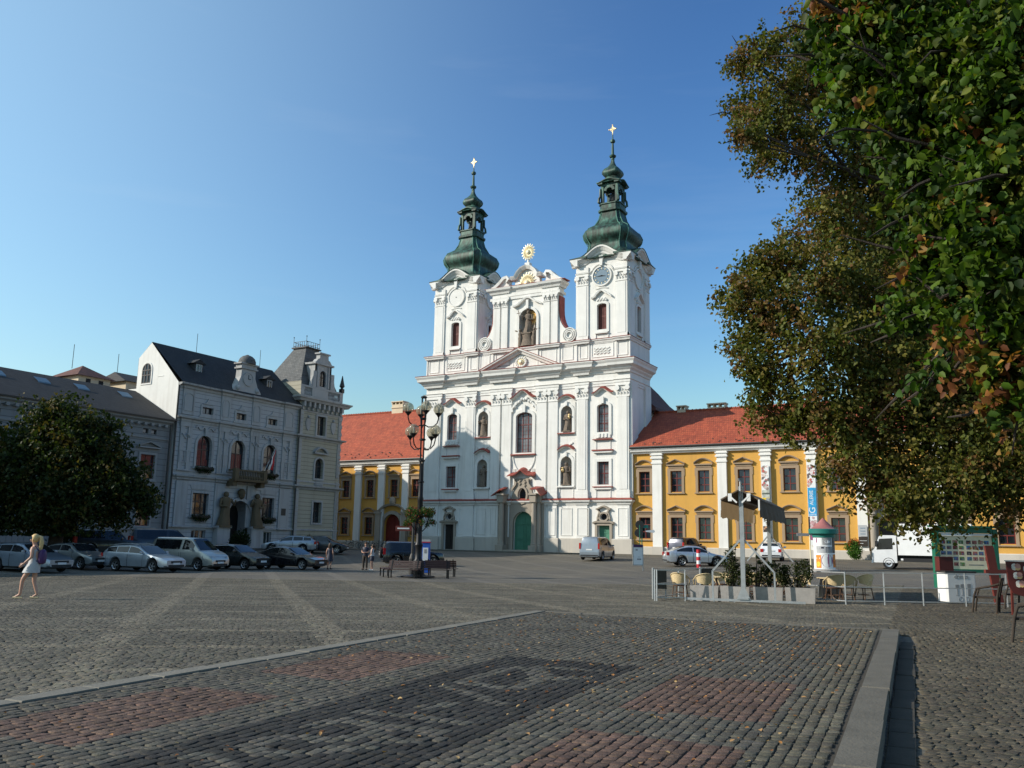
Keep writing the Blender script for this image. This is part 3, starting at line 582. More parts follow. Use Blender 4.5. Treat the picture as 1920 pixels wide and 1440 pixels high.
gt.mould_uz([(11.7,27.6),(12.3,27.75)]+hood_curve(12.3,14.8,27.9,0.6,10)[1:]+[(15.3,27.6)], [(-0.05,-0.1),(0.3,-0.1),(0.34,0.08),(-0.05,0.1)]); gt.box(13.4,13.7,0.0,0.3,27.2,28.2)
for s, u in ((-1,8.0),(1,18.75)):
    for r in (0.72,0.5,0.3): ring(gt, [(u+r*math.cos(a*math.pi/9), 23.65+r*math.sin(a*math.pi/9)) for a in range(18)], 0.1, -0.05, 0.28-0.1*r)
    gt.prism([(u+0.82*math.cos(a*math.pi/9), 23.65+0.82*math.sin(a*math.pi/9)) for a in range(18)], -0.9, 0.06)
gpath = [(8.75,-1.3),(8.75,0.13),(11.05,0.13),(11.05,0.0),(15.4,0.0),(15.4,0.13),(17.5,0.13),(17.5,-1.3)]
gt.mould([(x,d) for x,d in gpath], [(0.0,28.55),(0.08,28.55),(0.1,28.85),(0.0,28.85)])
gt.mould(gpath, [(-0.3,29.3),(0.1,29.3),(0.18,29.5),(0.42,29.7),(0.5,29.95),(-0.3,29.95)])
gt.box(8.9,17.4,-1.2,0.1,28.9,29.4)
for sg in (-1,1):
    c0 = 13.35; pts = [(c0+sg*4.5,30.0),(c0+sg*4.1,30.15),(c0+sg*3.5,30.6),(c0+sg*3.0,31.1),(c0+sg*2.55,31.2),(c0+sg*2.35,30.9),(c0+sg*2.6,30.65)]
    gt.mould_uz(pts, [(-0.9,-0.16),(0.3,-0.16),(0.34,0.16),(-0.9,0.16)]); gt.prism([pts[0],pts[1],pts[2],pts[3],pts[4],(c0+sg*2.3,30.0)], -0.8, 0.0)
top = [(11.4,31.0),(11.9,31.0),(12.2,31.5),(12.7,31.95),(13.35,32.15),(14.0,31.95),(14.5,31.5),(14.8,31.05),(15.3,31.05)]
gt.mould_uz(top, [(-0.8,-0.3),(0.25,-0.3),(0.45,0.0),(0.5,0.12),(-0.8,0.14)]); gt.prism([(11.7,29.95),(15.0,29.95)]+[p for p in reversed(top[1:-1])], -0.7, -0.05)
gt.box(13.05,13.65,-0.5,0.1,32.1,32.6); gt.lathe([(0.28,0),(0.16,0.1),(0.1,0.4),(0.2,0.5),(0.1,0.6)], (13.35,-0.2,32.55), 10)
gt.build('gable_trim', 'white_trim', church)
gr = MB(FC); gr.mould_uz([(8.0,29.97),(18.3,29.97)], [(-0.9,0),(0.5,0),(0.5,0.05),(-0.9,0.1)])
for sg in (-1,1):
    cc = 17.35 if sg > 0 else 8.95; w_ = 1.6 if sg > 0 else 1.35
    path = [(cc+sg*w_*(1-math.sin(R_(90*k/8))), 24.2+2.6*(1-math.cos(R_(90*k/8)))) for k in range(9)]+[(cc,28.3)]
    gr.mould_uz(path if sg < 0 else path[::-1], [(-1.35,0.02),(-0.1,0.02),(-0.1,0.09),(-1.35,0.09)])
gr.build('gable_red_covers', 'redsheet', church)
def sunburst(cu, d, cz, r, n=34, half=False, sz=1.15):
    s_ = MB(FC)
    for k in range(n):
        a = 2*math.pi*k/n if not half else math.pi*(k+0.5)/n; rr = r*(1.0 if k%2 else 0.82); da = 0.075 if not half else 0.06
        s_.add([(cu+0.25*r*math.cos(a-da*2),d,cz+0.25*r*sz*math.sin(a-da*2)),(cu+0.25*r*math.cos(a+da*2),d,cz+0.25*r*sz*math.sin(a+da*2)),(cu+rr*math.cos(a+da),d,cz+rr*sz*math.sin(a+da)),(cu+rr*1.04*math.cos(a),d,cz+rr*1.04*sz*math.sin(a)),(cu+rr*math.cos(a-da),d,cz+rr*sz*math.sin(a-da)),(cu+0.6*r*math.cos(a),d+0.09,cz+0.6*r*sz*math.sin(a))],
               [(0,1,5),(1,2,5),(2,3,5),(3,4,5),(4,0,5)])
    s_.ball((cu,d,cz), 0.3*r, 12, 7, sz); return s_
sunburst(13.35,-0.2,33.9,0.86).build('gilded_sunburst', 'palegold', church)
sunburst(13.35,0.0,30.2,1.1,18,True).build('gilded_half_sunburst', 'palegold', church)
sunburst(13.95,-0.45,26.3,0.75).build('gilded_halo', 'gold', church)
# the two towers: four walls each, on the front block
def tower(c0, clockface):
    hw, TY = 2.95, CY0+2.95; cx = CX0+c0; zt0, zt1 = 22.9, 31.4
    def side(k):
        """facade frames of the four sides: k = 0 front, 1 right, 2 back, 3 left"""
        a = k*math.pi/2; ca, sa = math.cos(a), math.sin(a)
        return lambda u, d, z: (cx+u*ca+(hw+d)*sa, TY+u*sa-(hw+d)*ca, z)
    wl = MB(); tt = MB(); rd = MB(); cp = MB()
    for k in range(4):
        fr = side(k); a = MB(fr); hole = arch_poly(-0.55,0.55,23.85,26.7,0.22)
        topc = [(2.95,zt1)]+[(a_,b_) for a_, b_ in reversed(hood_curve(-2.6,2.6,zt1,1.2,18))]+[(-2.95,zt1)]
        a.holed([(-2.95,zt0),(2.95,zt0)]+topc, [hole], 0.0, 0.35); b = len(wl.v); wl.v += a.v; wl.f += [tuple(b+i for i in f) for f in a.f]
        t = MB(fr)
        for s in (-1,1):
            x0, x1 = (1.55,2.95) if s > 0 else (-2.95,-1.55); t.box(x0,x1,0,0.13,zt0,30.9); t.box(x0,x1,0,0.2,zt0,23.25); t.box(x0+0.2,x1-0.2,0.13,0.17,23.3,28.8); capital(t,x0+0.05,x1-0.05,0.13,28.9,30.05)
            t.mould_uz([(s*2.95,30.3),(s*1.5,30.3)], [(0,-0.08),(0.2,-0.08),(0.24,0.08),(0,0.08)])
        ring(t, hole, 0.28, 0, 0.1); t.box(-0.75,0.75,0,0.25,23.4,23.55)
        for s in (-1,1): t.box(s*0.72-0.05,s*0.72+0.05,0,0.08,22.95,23.4)
        t.mould_uz([(-1.15,27.35),(-0.75,27.5)]+hood_curve(-0.75,0.75,27.7,0.45,8)[1:]+[(1.15,27.35)], [(0,-0.1),(0.3,-0.1),(0.34,0.08),(0,0.1)])
        for i in range(7): t.ball((-0.5+i/6,0.05,27.05+0.15*(i%2)),0.15,7,5)
        t.mould_uz([(-0.7+1.4*i/8,28.35+0.12*math.sin(math.pi*i/8)) for i in range(9)], [(0,-0.05),(0.1,-0.05),(0.1,0.05),(0,0.05)])
        ring(t, [(1.0*math.cos(i*math.pi/14), 29.75+1.0*math.sin(i*math.pi/14)) for i in range(28)], 0.16, 0, 0.16)
        t.mould_uz(arc(0,29.75,1.42,20,160,12), [(0,-0.07),(0.12,-0.07),(0.12,0.07),(0,0.07)]); t.prism([(-0.14,30.85),(0.14,30.85),(0.24,31.95),(-0.24,31.95)],0,0.32)
        cpath = [(-3.55,31.55)]+hood_curve(-2.6,2.6,31.6,1.2,18)+[(3.55,31.55)]
        t.mould_uz(cpath, [(-0.3,-0.5),(0.1,-0.5),(0.18,-0.3),(0.3,-0.2),(0.5,0.05),(0.58,0.1),(0.6,0.3),(-0.3,0.32)])
        rdp = [(-3.6,31.78)]+hood_curve(-2.6,2.6,31.83,1.2,18)+[(3.6,31.78)]
        r_ = MB(fr); r_.mould_uz(rdp, [(-1.4,0.1),(0.64,0.08),(0.66,0.14),(-1.4,0.3)])
        for dst, src in ((tt,t),(cp,r_)): b = len(dst.v); dst.v += src.v; dst.f += [tuple(b+i for i in f) for f in src.f]
        lv = MB(fr); lv.prism(grow(hole,0.02), -0.34, -0.3); lv.box(-0.03,0.03,-0.3,-0.25,23.85,26.6); lv.box(-0.55,0.55,-0.3,-0.26,25.3,25.4)
        for i in range(18): lv.box(-0.52,0.52,-0.3,-0.27,23.95+0.145*i,24.0+0.145*i)
        lv.build('louvred_window', 'louvre', church)
    wl.add([(cx-2.9,TY-2.9,zt1),(cx+2.9,TY-2.9,zt1),(cx+2.9,TY+2.9,zt1),(cx-2.9,TY+2.9,zt1)], [(0,1,2,3)])
    wl.build('tower_wall', 'white', church); tt.build('tower_trim', 'white_trim', church)
    rf = MB(); c = (cx,TY,0)
    rf.octo([(3.45,31.75),(3.1,32.0),(2.7,32.4),(2.38,33.0),(2.22,33.6),(2.24,33.9),(2.42,34.15),(2.62,34.45),(2.7,34.85),(2.66,35.2),(2.46,35.55),(2.05,35.85),(1.72,36.1),(1.5,36.45),(1.3,36.95),(1.18,37.4),(1.12,37.75)], c, 0.24)
    rf.octo([(1.18,37.7),(1.36,37.78),(1.38,38.0),(1.2,38.1),(1.2,38.55),(1.3,38.6),(1.3,38.72),(1.12,38.75)], c, 0.32)
    for sx in (-1,1):
        for sy in (-1,1):
            x, y = cx+sx*0.86, TY+sy*0.86; rf.box(x-0.16,x+0.16,y-0.16,y+0.16,38.7,41.0)
            rf.tube([(x+sx*0.15,y+sy*0.15,38.8),(x+sx*0.34,y+sy*0.34,38.9),(x+sx*0.3,y+sy*0.3,39.35),(x+sx*0.2,y+sy*0.2,39.6),(x+sx*0.2,y+sy*0.2,40.5)], [0.16,0.16,0.14,0.12,0.1], 6)
    for k in range(4):
        a = k*math.pi/2; ca, sa = math.cos(a), math.sin(a); f2 = lambda u,d,z,ca=ca,sa=sa: (cx+u*ca+(0.92+d)*sa, TY+u*sa-(0.92+d)*ca, z); q = MB(f2)
        q.mould_uz(arc(0,40.25,0.64,0,180,10,0.6), [(-0.14,0.0),(0.1,0.0),(0.1,0.3),(-0.14,0.3)]); q.box(-0.85,0.85,-0.12,0.08,40.75,41.05); q.mould_uz(hood_curve(-1.34,1.34,41.05,0.35,10), [(-0.2,-0.1),(0.25,-0.1),(0.5,0.06),(0.5,0.14),(-0.2,0.2)])
        b = len(rf.v); rf.v += q.v; rf.f += [tuple(b+i for i in f) for f in q.f]
    rf.octo([(1.38,41.15),(1.15,41.4),(0.95,41.6),(0.78,41.85),(0.7,42.0),(0.82,42.12),(1.0,42.35),(1.03,42.6),(0.9,42.9),(0.56,43.2),(0.34,43.5),(0.2,43.85),(0.15,44.15)], c, 0.28)
    rf.lathe([(0.15,44.1),(0.2,44.2),(0.2,44.35),(0.14,44.45),(0.34,44.5),(0.4,44.65),(0.3,44.75),(0.16,44.85),(0.12,46.0),(0.1,46.2),(0.26,46.3),(0.3,46.45),(0.24,46.6),(0.08,46.65),(0.05,47.2),(0.05,47.4)], c, 12)
    ed = MB()
    for sx in (-1,1):
        for sy in (-1,1):
            for e1, e2 in ((1.0,0.76),(0.76,1.0)): ed.tube([(cx+sx*a_*e1, TY+sy*a_*e2, z_) for a_, z_ in ((2.38,33.0),(2.23,33.7),(2.62,34.45),(2.71,34.95),(2.46,35.55),(1.72,36.1),(1.3,36.95),(1.12,37.75))], 0.045, 5)
    ed.build('roof_edge', 'verdigris', church, smooth=60)
    rf.build('copper_roof', 'copper', church, smooth=38); cp.build('copper_eaves', 'copper', church)
    be = MB(); be.lathe([(0.5,39.2),(0.42,39.35),(0.34,39.8),(0.26,40.05),(0.1,40.15)], c, 14); be.bar((cx-0.9,TY,40.3),(cx+0.9,TY,40.3),0.1); be.build('bell', 'gutter', church, smooth=50)
    cr = MB(); cr.box(cx-0.04,cx+0.04,TY-0.04,TY+0.04,47.2,48.4); cr.box(cx-0.4,cx+0.4,TY-0.04,TY+0.04,47.86,47.95)
    for dx, dz in ((0,48.42),(-0.42,47.91),(0.42,47.91)): cr.ball((cx+dx,TY,dz),0.08,8,5)
    ring_ = [(cx+0.22*math.cos(a*math.pi/8), 47.91+0.26*math.sin(a*math.pi/8)) for a in range(17)]
    cr.tube([(x,TY,z) for x,z in ring_], 0.035, 6, False); cr.build('gilded_cross', 'gold', church)
    ff = side(0); cf = MB(ff); cf.prism([(0.98*math.cos(a*math.pi/14), 29.75+0.98*math.sin(a*math.pi/14)) for a in range(28)], 0.0, 0.09); ck = cf.build('clock_face', 'bluegrey' if clockface else 'white_trim', church)
    hd = MB(ff)
    if clockface:
        for k in range(12):
            a = k*math.pi/6; hd.add([(math.cos(a+e)*r, 0.11, 29.75+math.sin(a+e)*r) for r, e in ((0.72,-0.05),(0.9,-0.05),(0.9,0.05),(0.72,0.05))], [(0,1,2,3)])
        hd.build('hour_marks', 'cream', ck); hd = MB(ff)
        for L, a in ((0.78,R_(183)),(0.55,R_(-8))):
            hd.add([(math.cos(a+math.pi/2)*0.06,0.13,29.75+math.sin(a+math.pi/2)*0.06),(math.cos(a)*L,0.13,29.75+math.sin(a)*L),(math.cos(a-math.pi/2)*0.06,0.13,29.75+math.sin(a-math.pi/2)*0.06),(-math.cos(a)*0.15,0.13,29.75-math.sin(a)*0.15)], [(0,1,2,3)])
        hd.build('clock_hands', 'black', ck)
        rg = MB(ff); ring(rg, [(0.7*math.cos(a*math.pi/14), 29.75+0.7*math.sin(a*math.pi/14)) for a in range(28)], 0.02, 0.09, 0.105); rg.build('dial_ring', 'black', ck)
    else: hd.ball((0,0.1,29.75),0.06,8,5); hd.build('clock_hub', 'black', ck)
tower(3.85, False); tower(22.55, True)
# nave behind the towers
nv = MB(); nx0, nx1, ny0, ny1 = CX0+1.5, CX0+25.0, CY0+5.6, CY0+15
nv.box(nx0,nx1,ny0+0.01,ny1,0.2,16.2); nv.build('nave_wall', 'white', church)
nr = MB(); prof = [(0.0,15.8),(0.15,16.2),(1.8,17.6),(3.2,19.2),(4.6,20.6),(11.75,22.4)]
pp = [(nx0-0.6+a,z) for a,z in prof]+[(nx1+1.3-a,z) for a,z in reversed(prof[:-1])]
nn_ = len(pp); nr.add([(x,y,z) for y in (ny0+0.3,ny1) for x,z in pp], [tuple(range(nn_)),tuple(range(nn_,2*nn_))]+[(i,(i+1)%nn_,nn_+(i+1)%nn_,nn_+i) for i in range(nn_)]); nr.build('nave_roof', 'oldtile', church)
# statues stand in the niches: things of their own
for (u0,u1,z0,z1), lab, sd, arm, gold in ((NICHES[0],'stone saint statue in the upper left niche of the church front',3,-1,False),(NICHES[1],'stone saint statue in the shaded lower left niche of the church front',5,1,False),
        (NICHES[2],'stone saint statue with gilded child in the upper right niche of the church front',8,1,True),(NICHES[3],'stone saint statue with gilded object in the lower right niche of the church front',11,-1,True)):
    mb = MB(); statue(mb, 2.15 if z0 > 10 else 2.3, 0.12*arm, arm, sd); st_ = mb.build('statue', 'statue', None, smooth=55, loc=(CX0+(u0+u1)/2, CY0+0.12, z0+0.14), local=True); tag(st_, lab, 'statue', 'saints in the niches of the church')
    st_.location = (CX0+(u0+u1)/2, CY0+0.12, z0+0.14)
    if gold:
        g_ = MB(); h = 2.15; g_.ball((arm*0.36,-0.3,0.78*h),0.12,8,6); g_.ball((arm*0.36,-0.28,0.68*h),0.15,8,6,1.4); g_.build('gilded_attribute', 'gold', st_, local=True)
mb = MB(); statue(mb, 2.6, 0.1, -1, 21); b0 = len(mb.v); mb.v = [(x,y,z+1.5) for x,y,z in mb.v]
mb.lathe([(0.95,0),(0.85,0.2),(0.7,0.6),(0.62,1.1),(0.7,1.3),(0.6,1.45)], (0,0,0), 14, 1, 0.6)
for s in (-1,1):
    mb.lathe([(0.3,0.0),(0.26,0.6),(0.3,1.0),(0.22,1.15)], (s*0.85,-0.1,0.0), 10)
    mb.ball((s*0.9,-0.12,1.85),0.19,8,6); mb.tube([(s*0.85,-0.1,1.1),(s*0.9,-0.1,1.45),(s*0.9,-0.1,1.7)],[0.24,0.25,0.15],8); mb.tube([(s*0.95,-0.1,1.55),(s*1.25,-0.2,1.8),(s*1.55,-0.15,1.9)],[0.11,0.09,0.05],7); mb.tube([(s*0.8,-0.15,1.5),(s*0.5,-0.3,1.6)],[0.1,0.06],7)
mb.bar((-0.72,-0.45,2.4),(-0.95,-0.5,4.1),0.06); mb.bar((-1.15,-0.5,3.75),(-0.68,-0.48,3.8),0.06)
gs = mb.build('statue_group', 'statue', None, smooth=55, local=True); gs.location = (CX0+13.45, CY0+0.15, GZ+0.1); tag(gs, 'dark stone statue group with a cross in the gable niche between the church towers', 'statue')
# ------------------------------------------------------------------ yellow college buildings either side of the church
def pediment(mb, u, z, kind, hw=0.92, out=0.24):
    """window hood: moulded base with a triangular or segmental top"""
    mb.box(u-hw+0.14,u+hw-0.14,0,0.1,z-0.28,z-0.08); mb.box(u-hw,u+hw,0,out,z-0.08,z+0.05)
    P = [(u-hw-0.02,z+0.1),(u,z+0.5),(u+hw+0.02,z+0.1)] if kind == 't' else [(u-hw-0.02+(2*hw+0.04)*i/12, z+0.1+0.42*math.sin(math.pi*i/12)) for i in range(13)]
    mb.mould_uz(P, [(0,-0.05),(out-0.04,-0.05),(out+0.04,0.05),(out+0.04,0.1),(0,0.1)])
def surround(mb, u0, u1, z0, z1):
    """window surround with ears"""
    mb.box(u0-0.25,u0,0,0.08,z0-0.08,z1+0.26); mb.box(u1,u1+0.25,0,0.08,z0-0.08,z1+0.26); mb.box(u0,u1,0,0.08,z1,z1+0.26)
    mb.box(u0-0.32,u0-0.25,0,0.07,z1-0.5,z1+0.26); mb.box(u1+0.25,u1+0.32,0,0.07,z1-0.5,z1+0.26); mb.box(u0-0.34,u1+0.34,0,0.18,z0-0.18,z0-0.081)
def college(fr, par, u0, u1, wins, pils, zb, eave, ridge_d, ridge_z, gl='glass', doors=(), back=14.0, hip=None):
    w = MB(fr); holes = []
    for u, lo, hi, k in wins:
        if hi: holes.append(arch_poly(u-0.57,u+0.57,6.65,8.72,0))
        if lo: holes.append(arch_poly(u-0.6,u+0.6,2.1,4.18,0))
    holes += [arch_poly(*q) for q in doors]
    w.holed([(u0,zb-0.3),(u1,zb-0.3),(u1,eave),(u0,eave)], holes, 0, 0.4)
    for u in (u0,u1): w.add([(u,0,zb-0.3),(u,-back,zb-0.3),(u,-back,eave),(u,0,eave)], [(0,1,2,3)])
    w.add([(u0,-back,zb-0.3),(u1,-back,zb-0.3),(u1,-back,eave),(u0,-back,eave)], [(0,1,2,3)]); w.build('wall', 'ocker', par)
    for i, (u, lo, hi, k) in enumerate(wins):
        for on, z0, z1, h in ((hi,6.65,8.72,0.57),(lo,2.1,4.18,0.6)):
            if on:
                w_ = window(fr, par, u-h,u+h,z0,z1, 0, d=-0.26, fmat='redframe', gmat=gl, rows=(0.66,0.33), fw=0.07); s = MB(fr)
                surround(s,u-h,u+h,z0,z1); pediment(s,u,z1+0.58,k); s.build('window_surround', 'surround', w_)
    for a, b in pils:
        p = MB(fr)
        p.box(a,b,0,0.28,zb+0.9,9.45); p.box(a-0.08,b+0.08,0,0.36,9.45,9.62); p.box(a-0.02,b+0.02,0,0.3,9.62,9.95); p.box(a-0.14,b+0.14,0,0.42,9.95,10.12); p.box(a-0.06,b+0.06,0,0.34,10.12,10.5)
        p.box(a-0.16,b+0.16,0,0.44,10.3,10.42); p.build('pilaster', 'white_trim', par)
    p = MB(fr); p.mould([(u0,0.0),(u1,0.0)], [(0,10.5),(0.28,10.5),(0.36,10.62),(0.5,10.7),(0.55,10.86),(0.62,10.9),(0.62,10.98),(0,10.98)]); p.build('cornice', 'white_trim', par)
    b = MB(fr); b.mould([(u0,0.0),(u1,0.0)], [(0,zb-0.3),(0.14,zb-0.3),(0.14,zb+0.84),(0.08,zb+0.92),(0,zb+0.92)])
    for a, c in pils: b.box(a-0.08,c+0.08,0,0.4,zb-0.3,zb+0.915)
    b.build('plinth', 'plinth', par)
    g = MB(fr); g.mould([(u0,0.0),(u1,0.0)], [(0.1,11.0),(0.72,11.0),(0.8,11.12),(0.78,11.2),(0.1,11.3)]); g.build('gutter', 'gutter', par)
    r = MB(fr); r.add([(u0,0.7,11.2),(u1,0.7,11.2),(u1,ridge_d,ridge_z),(u0,ridge_d,ridge_z),(u0,-back-0.5,11.2),(u1,-back-0.5,11.2),(u0,0.65,11.02),(u1,0.65,11.02)], [(0,1,2,3),(3,2,5,4),(6,7,1,0),(0,3,4),(1,2,5)]); rf = r.build('roof', 'redtile', par)
    k = MB(fr); k.tube([(u0,ridge_d,ridge_z+0.02),(u1,ridge_d,ridge_z+0.02)], 0.14, 8)
    for i in range(int((u1-u0)/0.42)): k.tube([(u0+0.42*i,ridge_d,ridge_z+0.03),(u0+0.42*i+0.1,ridge_d,ridge_z+0.03)], 0.17, 8)
    k.build('ridge_tiles', 'redtile', rf)
    return rf
def chimney(fr, rf, u, d, z0, z1, w=0.5, dd=0.4):
    c = MB(fr); c.box(u-w,u+w,d-dd,d+dd,z0,z1); c.box(u-w-0.1,u+w+0.1,d-dd-0.1,d+dd+0.1,z1-0.5,z1-0.38); n = max(2,int(w/0.25))
    for i in range(n+1): x = u-w+2*w*i/n; c.box(x-0.07,x+0.07,d-dd,d+dd,z1,z1+0.3)
    c.box(u-w-0.12,u+w+0.12,d-dd-0.12,d+dd+0.12,z1+0.3,z1+0.42); c.build('chimney', 'tablecream', rf)
YR = 82.4
def FYR(u, d, z): return (u, YR-d, z)
yr = thing('college_building', 'long yellow building with brown window surrounds and sunlit red roof right of the church', 'building', (-20,YR,0.45))
WR = [(-32.53,1,1,'s'),(-29.22,1,1,'t'),(-26.43,1,1,'s'),(-22.53,1,1,'t'),(-18.3,1,1,'s'),(-14.22,1,1,'t'),(-4.6,1,1,'s'),(-1.2,1,1,'t')]
PR = [(-31.62,-30.65),(-25.02,-24.12),(-20.85,-19.98),(-16.72,-15.88),(-12.56,-11.72),(-6.4,-5.5),(0.6,1.5)]
rf = college(FYR, yr, -33.88, 2.0, WR, PR, 0.42, 10.6, -6.6, 15.65, doors=[(-10.9,-8.3,0.3,4.6)])
chimney(FYR, rf, -30.8, -6.8, 15.2, 15.85, 0.45); chimney(FYR, rf, -27.0, -6.9, 15.2, 15.9, 0.9)
k = MB(FYR); k.add([(-29.05,-3.45,13.55),(-27.95,-3.45,13.55),(-27.95,-4.3,14.15),(-29.05,-4.3,14.15),(-29.05,-3.45,13.35),(-27.95,-3.45,13.35)], [(0,1,2,3),(4,5,1,0)]); k.build('skylight', 'gutter', rf)
rr = random.Random(4); sg_ = MB(FYR)
for i in range(60): u = -33+35*rr.random(); t = 0.03+0.1*rr.random(); d = 0.7-7.3*t; z = 11.2+4.45*t; sg_.box(u-0.05,u+0.05,d-0.02,d+0.08,z,z+0.08)
sg_.build('snow_guards', 'gutter', rf)
pt = MB(FYR)
for u in (-11.25,-7.95):
    pt.lathe([(0.42,0),(0.42,0.5),(0.34,0.6),(0.3,0.8),(0.28,2.2),(0.25,4.0),(0.36,4.1),(0.3,4.3),(0.42,4.75)], (u,0.5,0.4), 14); pt.box(u-0.5,u+0.5,0,0.98,5.15,5.3); pt.box(u-0.62,u+0.62,0,1.1,5.3,5.48); pt.box(u-0.5,u+0.5,0,0.96,0.2,0.62)
pt.mould_uz([(-11.8,5.5),(-11.0,5.7),(-10.4,6.2),(-9.6,6.75),(-8.8,6.2),(-8.2,5.7),(-7.4,5.5)], [(0,-0.1),(0.6,-0.1),(0.8,0.1),(0,0.15)]); pt.holed([(-11.6,0.3),(-7.6,0.3),(-7.6,5.3),(-9.6,6.5),(-11.6,5.3)], [arch_poly(-10.9,-8.3,0.3,4.6)], 0.12, 0.12)
ring(pt, arch_poly(-10.9,-8.3,0.3,4.6), 0.25, 0.1, 0.25); pt.ball((-9.6,0.5,7.3),0.5,10,7,1.3); pt.build('stone_portal', 'stone', yr)
dd = MB(FYR); dd.prism(arch_poly(-10.9,-8.3,0.3,4.6), -0.42, -0.36); dd.box(-9.63,-9.57,-0.36,-0.32,0.3,4.5); dd.build('gate', 'darkdoor', yr)
YL = 84.5
def FYL(u, d, z): return (u, YL-d, z)
yl = thing('college_building', 'yellow building with red roof in shade between town hall and church', 'building', (-70,YL,0.45))
WL = [(-80.3,1,1,'t'),(-76.8,1,1,'s'),(-73.25,1,1,'t'),(-69.4,1,1,'s'),(-65.7,0,1,'t'),(-62.45,1,1,'s')]
rf = college(FYL, yl, -82.0, -59.7, WL, [(-79.0,-78.1),(-75.3,-74.4),(-71.6,-70.7),(-67.95,-67.05),(-64.3,-63.4)], 0.42, 10.6, -6.5, 18.2, doors=[(-66.94,-64.4,0.3,4.56)])
chimney(FYL, rf, -70.6, -6.8, 17.8, 19.2, 0.9, 0.5)
rr = random.Random(9); sg_ = MB(FYL)
for i in range(24): u = -76+16*rr.random(); t = 0.03+0.1*rr.random(); d = 0.7-7.2*t; z = 11.2+7*t; sg_.box(u-0.06,u+0.06,d-0.02,d+0.1,z,z+0.09)
sg_.build('snow_guards', 'gutter', rf)
pt = MB(FYL); ring(pt, arch_poly(-66.94,-64.4,0.3,4.56), 0.4, 0.02, 0.25)
for u in (-67.65,-63.7): pt.box(u-0.35,u+0.35,0,0.55,0.2,4.6); pt.box(u-0.45,u+0.45,0,0.65,4.6,4.85)
pt.mould_uz([(-68.1,4.9),(-67.4,5.0)]+[(-65.67+1.9*math.cos(R_(160-14*i)), 4.7+1.0*math.sin(R_(160-14*i))) for i in range(11)]+[(-63.9,5.0),(-63.2,4.9)], [(0,-0.12),(0.4,-0.12),(0.5,0.1),(0,0.14)]); pt.ball((-65.67,0.2,6.1),0.42,10,6,1.3)
pt.build('stone_portal', 'stone', yl)
dd = MB(FYL); dd.prism(arch_poly(-66.94,-64.4,0.3,4.56), -0.42, -0.36); dd.box(-65.71,-65.63,-0.36,-0.32,0.3,4.5); dd.build('arched_door', 'reddoor', yl)
# ------------------------------------------------------------------ town hall
TX = -64.8
def FT(u, d, z): return (TX+d, u, z)
th = thing('town_hall', 'pale grey town hall in shade with arched windows, balcony, clock gable and corner tower', 'town hall', (TX,62,0.6))
U0, U1, U2 = 51.45, 66.65, 73.3
AW = [(53.98,55.68),(57.98,59.72),(62.12,63.88)]
holes = [arch_poly(a,b,7.85,10.7) for a,b in AW]+[arch_poly(c-0.62,c+0.62,12.7,13.32,0) for c in (54.88,58.93,63.06)]+[arch_poly(53.95,55.75,3.47,5.42,0),arch_poly(62.35,63.97,3.47,5.42,0),arch_poly(54.15,55.75,0.9,2.1,0),arch_poly(62.65,63.95,0.9,2.1,0)]
DH = arch_poly(58.05,60.85,0.7,4.95)
w = MB(FT); w.holed([(U0,0.2),(U1,0.2),(U1,15.0),(U0,15.0)], holes+[DH], 0, 0.4)
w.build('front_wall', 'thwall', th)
g = MB(FT); gl = [(0,0.2),(0,15.2),(-4.2,19.25),(-5.85,17.9),(-5.85,15.0),(-14,15.0),(-14,0.2)]
g.add([(U0-0.03,d,z) for d,z in gl], [tuple(t) for t in tessellate_polygon([[Vector((a,b,0)) for a,b in gl]])]); g.add([(U0-0.04,-5.86,15.0),(U1,-5.86,15.0),(U1,-5.86,17.9),(U0-0.04,-5.86,17.9)], [(0,1,2,3)])
g.build('gable_wall', 'white', th)
gw = MB(lambda u,d,z: (TX+u, U0-0.03-d, z)); ring(gw, arch_poly(-5.15,-3.85,15.4,17.3), 0.12, 0, 0.06); gw.box(-2.9,-2.1,0,0.03,15.9,15.97); gw.build('gable_window_surround', 'white_trim', th)
window(lambda u,d,z: (TX+u, U0-0.03-d, z), th, -5.15,-3.85,15.4,17.3,0.65, d=0.01, cols=3, rows=(0.4,0.65), fmat='darkframe')
t = MB(FT)
def tpath(a, b, ps, d=0.12):
    p = [(a,0.0)]
    for x0, x1 in ps: p += [(x0,0.0),(x0,d),(x1,d),(x1,0.0)]
    return p+[(b,0.0)]
BAY = [(52.0,53.3),(56.4,57.5),(60.3,61.4),(64.6,66.0)]
for a, b in BAY:
    for x in (a,b-0.45): t.box(x,x+0.45,0,0.12,7.4,11.3)
    t.box(a-0.08,b+0.08,0,0.16,11.3,11.75); t.box(a,b,0,0.1,12.4,14.8); t.box(a,b,0,0.14,2.45,6.4)
    for k in range(5): t.ball((a+0.2+0.2*k,0.16,10.6-0.18*(k%3)),0.11,6,4)
    ring(t, arch_poly(a+0.2,b-0.2,12.8,14.3,0.35), 0.08, 0.1, 0.16)
pth = tpath(U0,U1,BAY)
t.mould(pth, [(0,6.55),(0.08,6.55),(0.12,6.7),(0.3,6.8),(0.34,6.92),(0,7.0)]); t.mould(pth, [(0,7.3),(0.1,7.3),(0.12,7.42),(0,7.45)])
t.mould(pth, [(0,11.75),(0.1,11.75),(0.14,11.95),(0.34,12.02),(0.38,12.14),(0,12.2)]); 
for a_, b_ in ((U0,56.55),(62.3,U1)): t.mould([q for q in pth if a_ <= q[0] <= b_]+([(b_,0.0)] if b_ < 60 else []) if a_ < 57 else [(a_,0.0)]+[q for q in pth if q[0] > a_], [(0,2.3),(0.2,2.3),(0.22,2.42),(0,2.5)])
